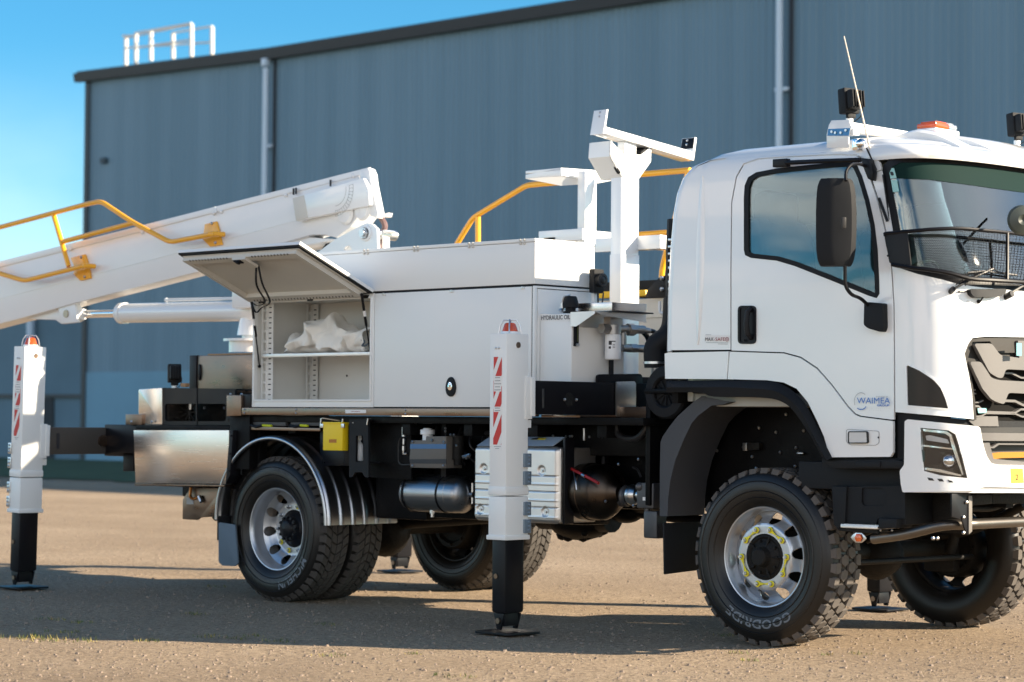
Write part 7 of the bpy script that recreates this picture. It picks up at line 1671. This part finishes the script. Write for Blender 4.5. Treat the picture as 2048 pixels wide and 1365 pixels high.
# far yellow handrails
FY = 1.95; r2 = .022
mb = MB(); mb.tube([at(905, 510, y=FY), at(915, 486, y=FY), at(946, 436, y=FY), at(1053, 371, y=FY), at(1110, 366, y=FY), at(1282, 349, y=FY), at(1380, 341, y=FY)], r2, 12, bend=.05); mb.tube([at(956, 434, y=FY), at(956, 500, y=FY)], r2, 12); mb.build('far_handrail', m_yellow, truck)
mb = MB(); mb.tube([at(1180, 477, y=FY), at(1276, 470, y=FY), at(1342, 465, y=FY)], r2, 12); mb.tube([at(1343, 462, y=FY), at(1325, 535, y=FY), at(1323, 556, y=FY)], r2, 12, bend=.05); mb.tube([at(1378, 340, y=FY), at(1360, 400, y=FY), at(1343, 465, y=FY)], r2, 12); mb.build('far_handrail', m_yellow, truck)
# far locker, black and yellow trim, bracket, horn
f0 = at(1255, 610, y=1.75); f1 = at(1350, 760, y=1.75)
mb = MB(); mb.box(-4.6, f1.x, 1.75, 2.30, 1.41, at(1300, 598, y=1.75).z, .006); mb.box(f0.x, f1.x+.01, 1.742, 1.75, at(1300, 636, y=1.75).z, at(1300, 632, y=1.75).z, .001); fl_ = mb.build('far_locker', m_ivory, truck)
mb = MB(); mb.py([(1190, 566), (1345, 558), (1345, 597), (1190, 592)], 1.85, .35, .01); mb.build('black_cover', m_blackp, truck)
mb = MB(); mb.py([(1194, 584), (1290, 580), (1292, 592), (1196, 597)], 1.72, .1, .004); mb.build('yellow_step_edge', mat('safety_yellow_paint', (.80, .48, .01), .45), truck)
mb = MB(); mb.py([(1290, 595), (1296, 578), (1318, 556), (1338, 548), (1345, 548), (1345, 597)], 1.70, .01, .002); kb_ = mb.build('bolted_black_plate', m_blackm, truck)
mb = MB()
for u, v in ((1324, 557), (1324, 579), (1337, 557), (1337, 579)): p = at(u, v, y=1.69); mb.ball(p, .018, seg=8)
mb.build('bolt', m_zinc, kb_)
c = at(1201, 561, x=-1.70); mb = MB(); mb.box(c.x-.06, c.x-.01, c.y-.05, c.y+.05, c.z-.085, c.z+.075, .012); mb.cyl(c+Vector((-.012, 0, 0)), c+Vector((.02, 0, 0)), .045, 24); hn = mb.build('reversing_alarm', m_blackp, truck)
mb = MB(); mb.lathe(c+Vector((.02, 0, 0)), (1, 0, 0), [(.0, .046), (.004, .046), (.006, .030), (.002, .026), (.006, .02), (.006, 0)], 24); mb.build('alarm_face', m_gdark, hn)
mb = MB(); mb.tube([c+Vector((-.02, .0, -.08)), c+Vector((-.02, .0, -.25))], .006, 6); mb.tube(smooth_line([c+Vector((0, .03, -.08)), c+Vector((0, .02, -.14)), c+Vector((0, 0, -.2))], 4), .005, 6); mb.build('alarm_cable', m_hose, hn)
mb = MB(); p = at(1192, 580, x=-1.75); mb.box(p.x-.03, p.x, p.y-.015, p.y+.01, zt+.01, p.z, .003); mb.box(p.x-.03, p.x+.04, p.y-.02, p.y+.05, zt+.06, zt+.075, .003); mb.build('alarm_bracket', m_white, hn)

# ------------------------------------------------------------------ crumpled canvas on the shelf
cb_ = empty('canvas_bag', at(650, 705, y=.10)); cb_.location.z = sh+.001; c0 = cb_.location.copy()
tag(cb_, 'crumpled off-white canvas bag lying on the shelf of the open locker', 'bag')
def heap(x0, x1, prof, y0, y1, seed):
    rows = []; N = 110; K = 64
    for i in range(N+1):
        t = i/N; x = x0+(x1-x0)*t; h = interp(t, *prof)*(sh_h); row = []
        for k in range(K):
            a = 2*PI*k/K; e_ = math.sin(PI*min(1, max(0, t)))**.35
            yy = (y0+y1)/2-math.cos(a)*(y1-y0)/2*(.55+.45*e_); z = h*(.5+.5*math.sin(a)) if math.sin(a) > -.2 else h*(.5+.5*math.sin(a))*.6
            p = Vector((x, yy, max(.0, z))); n1 = mnoise.noise(Vector((x*7+seed, yy*6, z*8))); n2 = abs(mnoise.noise(Vector((x*13, yy*11+seed, z*14)))); ridge = 1-abs(2*mnoise.noise(Vector((x*6+z*7, seed+yy*3, z*3-x*4))))
            vr = mnoise.voronoi(Vector((x*8.5+seed, yy*8.5, z*9.5)))[0]; v2 = mnoise.voronoi(Vector((x*17+seed, yy*17, z*19)))[0]; wv = 2.2*mnoise.noise(Vector((x*5+seed, yy*4, z*5))); r1 = 1-abs(math.sin(x*9+z*13+yy*5+wv*1.3)); r2 = 1-abs(math.sin(x*23-z*15+yy*9+wv*2.3+2)); r3 = 1-abs(math.sin(x*6-z*11+wv+1)); d = .022*n1+.052*r1**1.4+.012*r2**1.3+.045*r3**1.7-.045; d *= min(1, z/.03+.2)
            dirv = Vector((0, -math.cos(a), math.sin(a))); q_ = p+dirv*d; q_.z = max(.0, q_.z); row.append(q_)
        rows.append(row)
    return rows
sh_h = 1.0
bx0, bx1 = at(560, 700, y=.0).x, at(722, 700, y=.0).x
def hz(u, v): return at(u, v, y=.08).z-sh
prof = ([0, .06, .18, .30, .40, .50, .62, .72, .80, .88, .95, 1.], [.02, .12, .16, .255, .29, .24, .215, .185, .175, .205, .20, .03])
rows = heap(bx0, bx1, prof, -.05, .30, 2.7); mb = MB(); mb.loft(rows, closed=True); mb.v = [p-c0+Vector((0, 0, sh)) for p in mb.v]; mb.build('cloth', m_cloth, cb_, 70)
mb = MB(); e_ = at(728, 686, y=.0)
R1 = []; 
for i in range(8):
    t = i/7; row = []
    for k in range(24):
        a = 2*PI*k/24; r = .050+.045*t+.010*math.sin(5*a+i); row.append(Vector((bx1-.10+.17*t, .08+r*math.cos(a)*1.2-.02, sh+.095+r*math.sin(a)*.92)))
    R1.append([Vector((p.x, p.y, max(sh+.001, p.z))) for p in row])
mb.loft(R1, closed=True); mb.v = [p-c0 for p in mb.v]; mb.build('sleeve', m_cloth, cb_, 60)
mb = MB(); mb.tube(smooth_line([at(722, 676, y=-.03), at(729, 684, y=-.04), at(724, 692, y=-.04), at(734, 690, y=-.03), at(738, 684, y=-.03)], 5), .006, 6); mb.ball(at(724, 679, y=-.035), .012, seg=8); mb.v = [p-c0 for p in mb.v]; mb.build('drawcord', m_seat, cb_)

# ------------------------------------------------------------------ loose gravel and small weeds near the truck
m_peb = mat('pebbles', (.22, .17, .13), .9, var=.8, vscale=22)
rg = random.Random(11); mb = MB()
def stone(x, y, s):
    z = gz(x, y); n = 6; V = []; a0 = rg.uniform(0, 6)
    for k in range(n): a = a0+2*PI*k/n; r = s*rg.uniform(.7, 1.15); V.append(Vector((x+r*math.cos(a), y+r*math.sin(a), z-.002)))
    for k in range(n): a = a0+2*PI*k/n; r = s*rg.uniform(.4, .75); V.append(Vector((x+r*math.cos(a), y+r*math.sin(a), z+s*rg.uniform(.35, .7))))
    mb.raw(V, [list(range(n, 2*n))]+[[i, (i+1) % n, n+(i+1) % n, n+i] for i in range(n)])
cnt = 0
while cnt < 15000:
    u, v = rg.uniform(-60, 2110), rg.uniform(1085, 1400) if rg.random() < .8 else rg.uniform(1000, 1120); p = at(u, v, z=0)
    stone(p.x, p.y, rg.choice((.003, .003, .004, .004, .005, .006, .007, .009, .013))*rg.uniform(.7, 1.3)); cnt += 1
tag(mb.build('gravel', m_peb, None, 20), kind='stuff')
m_weed = mat('dull_green_weed', (.10, .12, .03), .8, var=.4); m_wd2 = mat('dry_weed', (.30, .24, .07), .8, var=.4)
mb = MB()
for u, v, s in ((430, 1172, .10), (100, 1238, .10), (165, 1245, .08), (125, 1262, .10), (120, 1278, .22), (300, 1280, .11), (425, 1270, .11), (505, 1270, .08), (560, 1280, .10), (390, 1227, .10), (655, 1248, .09), (655, 1311, .09), (1480, 1306, .07), (1655, 1309, .05), (1720, 1308, .06), (910, 1352, .10), (825, 1308, .05), (1450, 1270, .07), (470, 1275, .08), (60, 1275, .16), (1500, 1030+290, .05)):
    p = at(u, v, z=0)
    for k in range(int(42*s/.1)):
        a = rg.uniform(0, 2*PI); r = s*rg.random()**.6; x, y = p.x+r*math.cos(a)*1.3, p.y+r*math.sin(a); h = rg.uniform(.006, .022)*(1.6 if s > .15 else 1); b = rg.uniform(0, 2*PI); w = .003
        z = gz(x, y); l = Vector((math.cos(b), math.sin(b), 0)); t = l*rg.uniform(.003, .018)+Vector((0, 0, h)); sd_ = Vector((-l.y, l.x, 0))*w; o_ = Vector((x, y, z))
        mb.raw([o_-sd_, o_+sd_, o_+t*.6+sd_*.8, o_+t], [[0, 1, 2, 3]], 1 if rg.random() < .35 else 0)
tag(mb.build('ground_weeds', [m_weed, m_wd2], None, 20), kind='stuff')
for o in bpy.data.objects:
    if o.parent is None and o.type == 'MESH' and o.name.startswith('rear_mudguard'): o.parent = truck
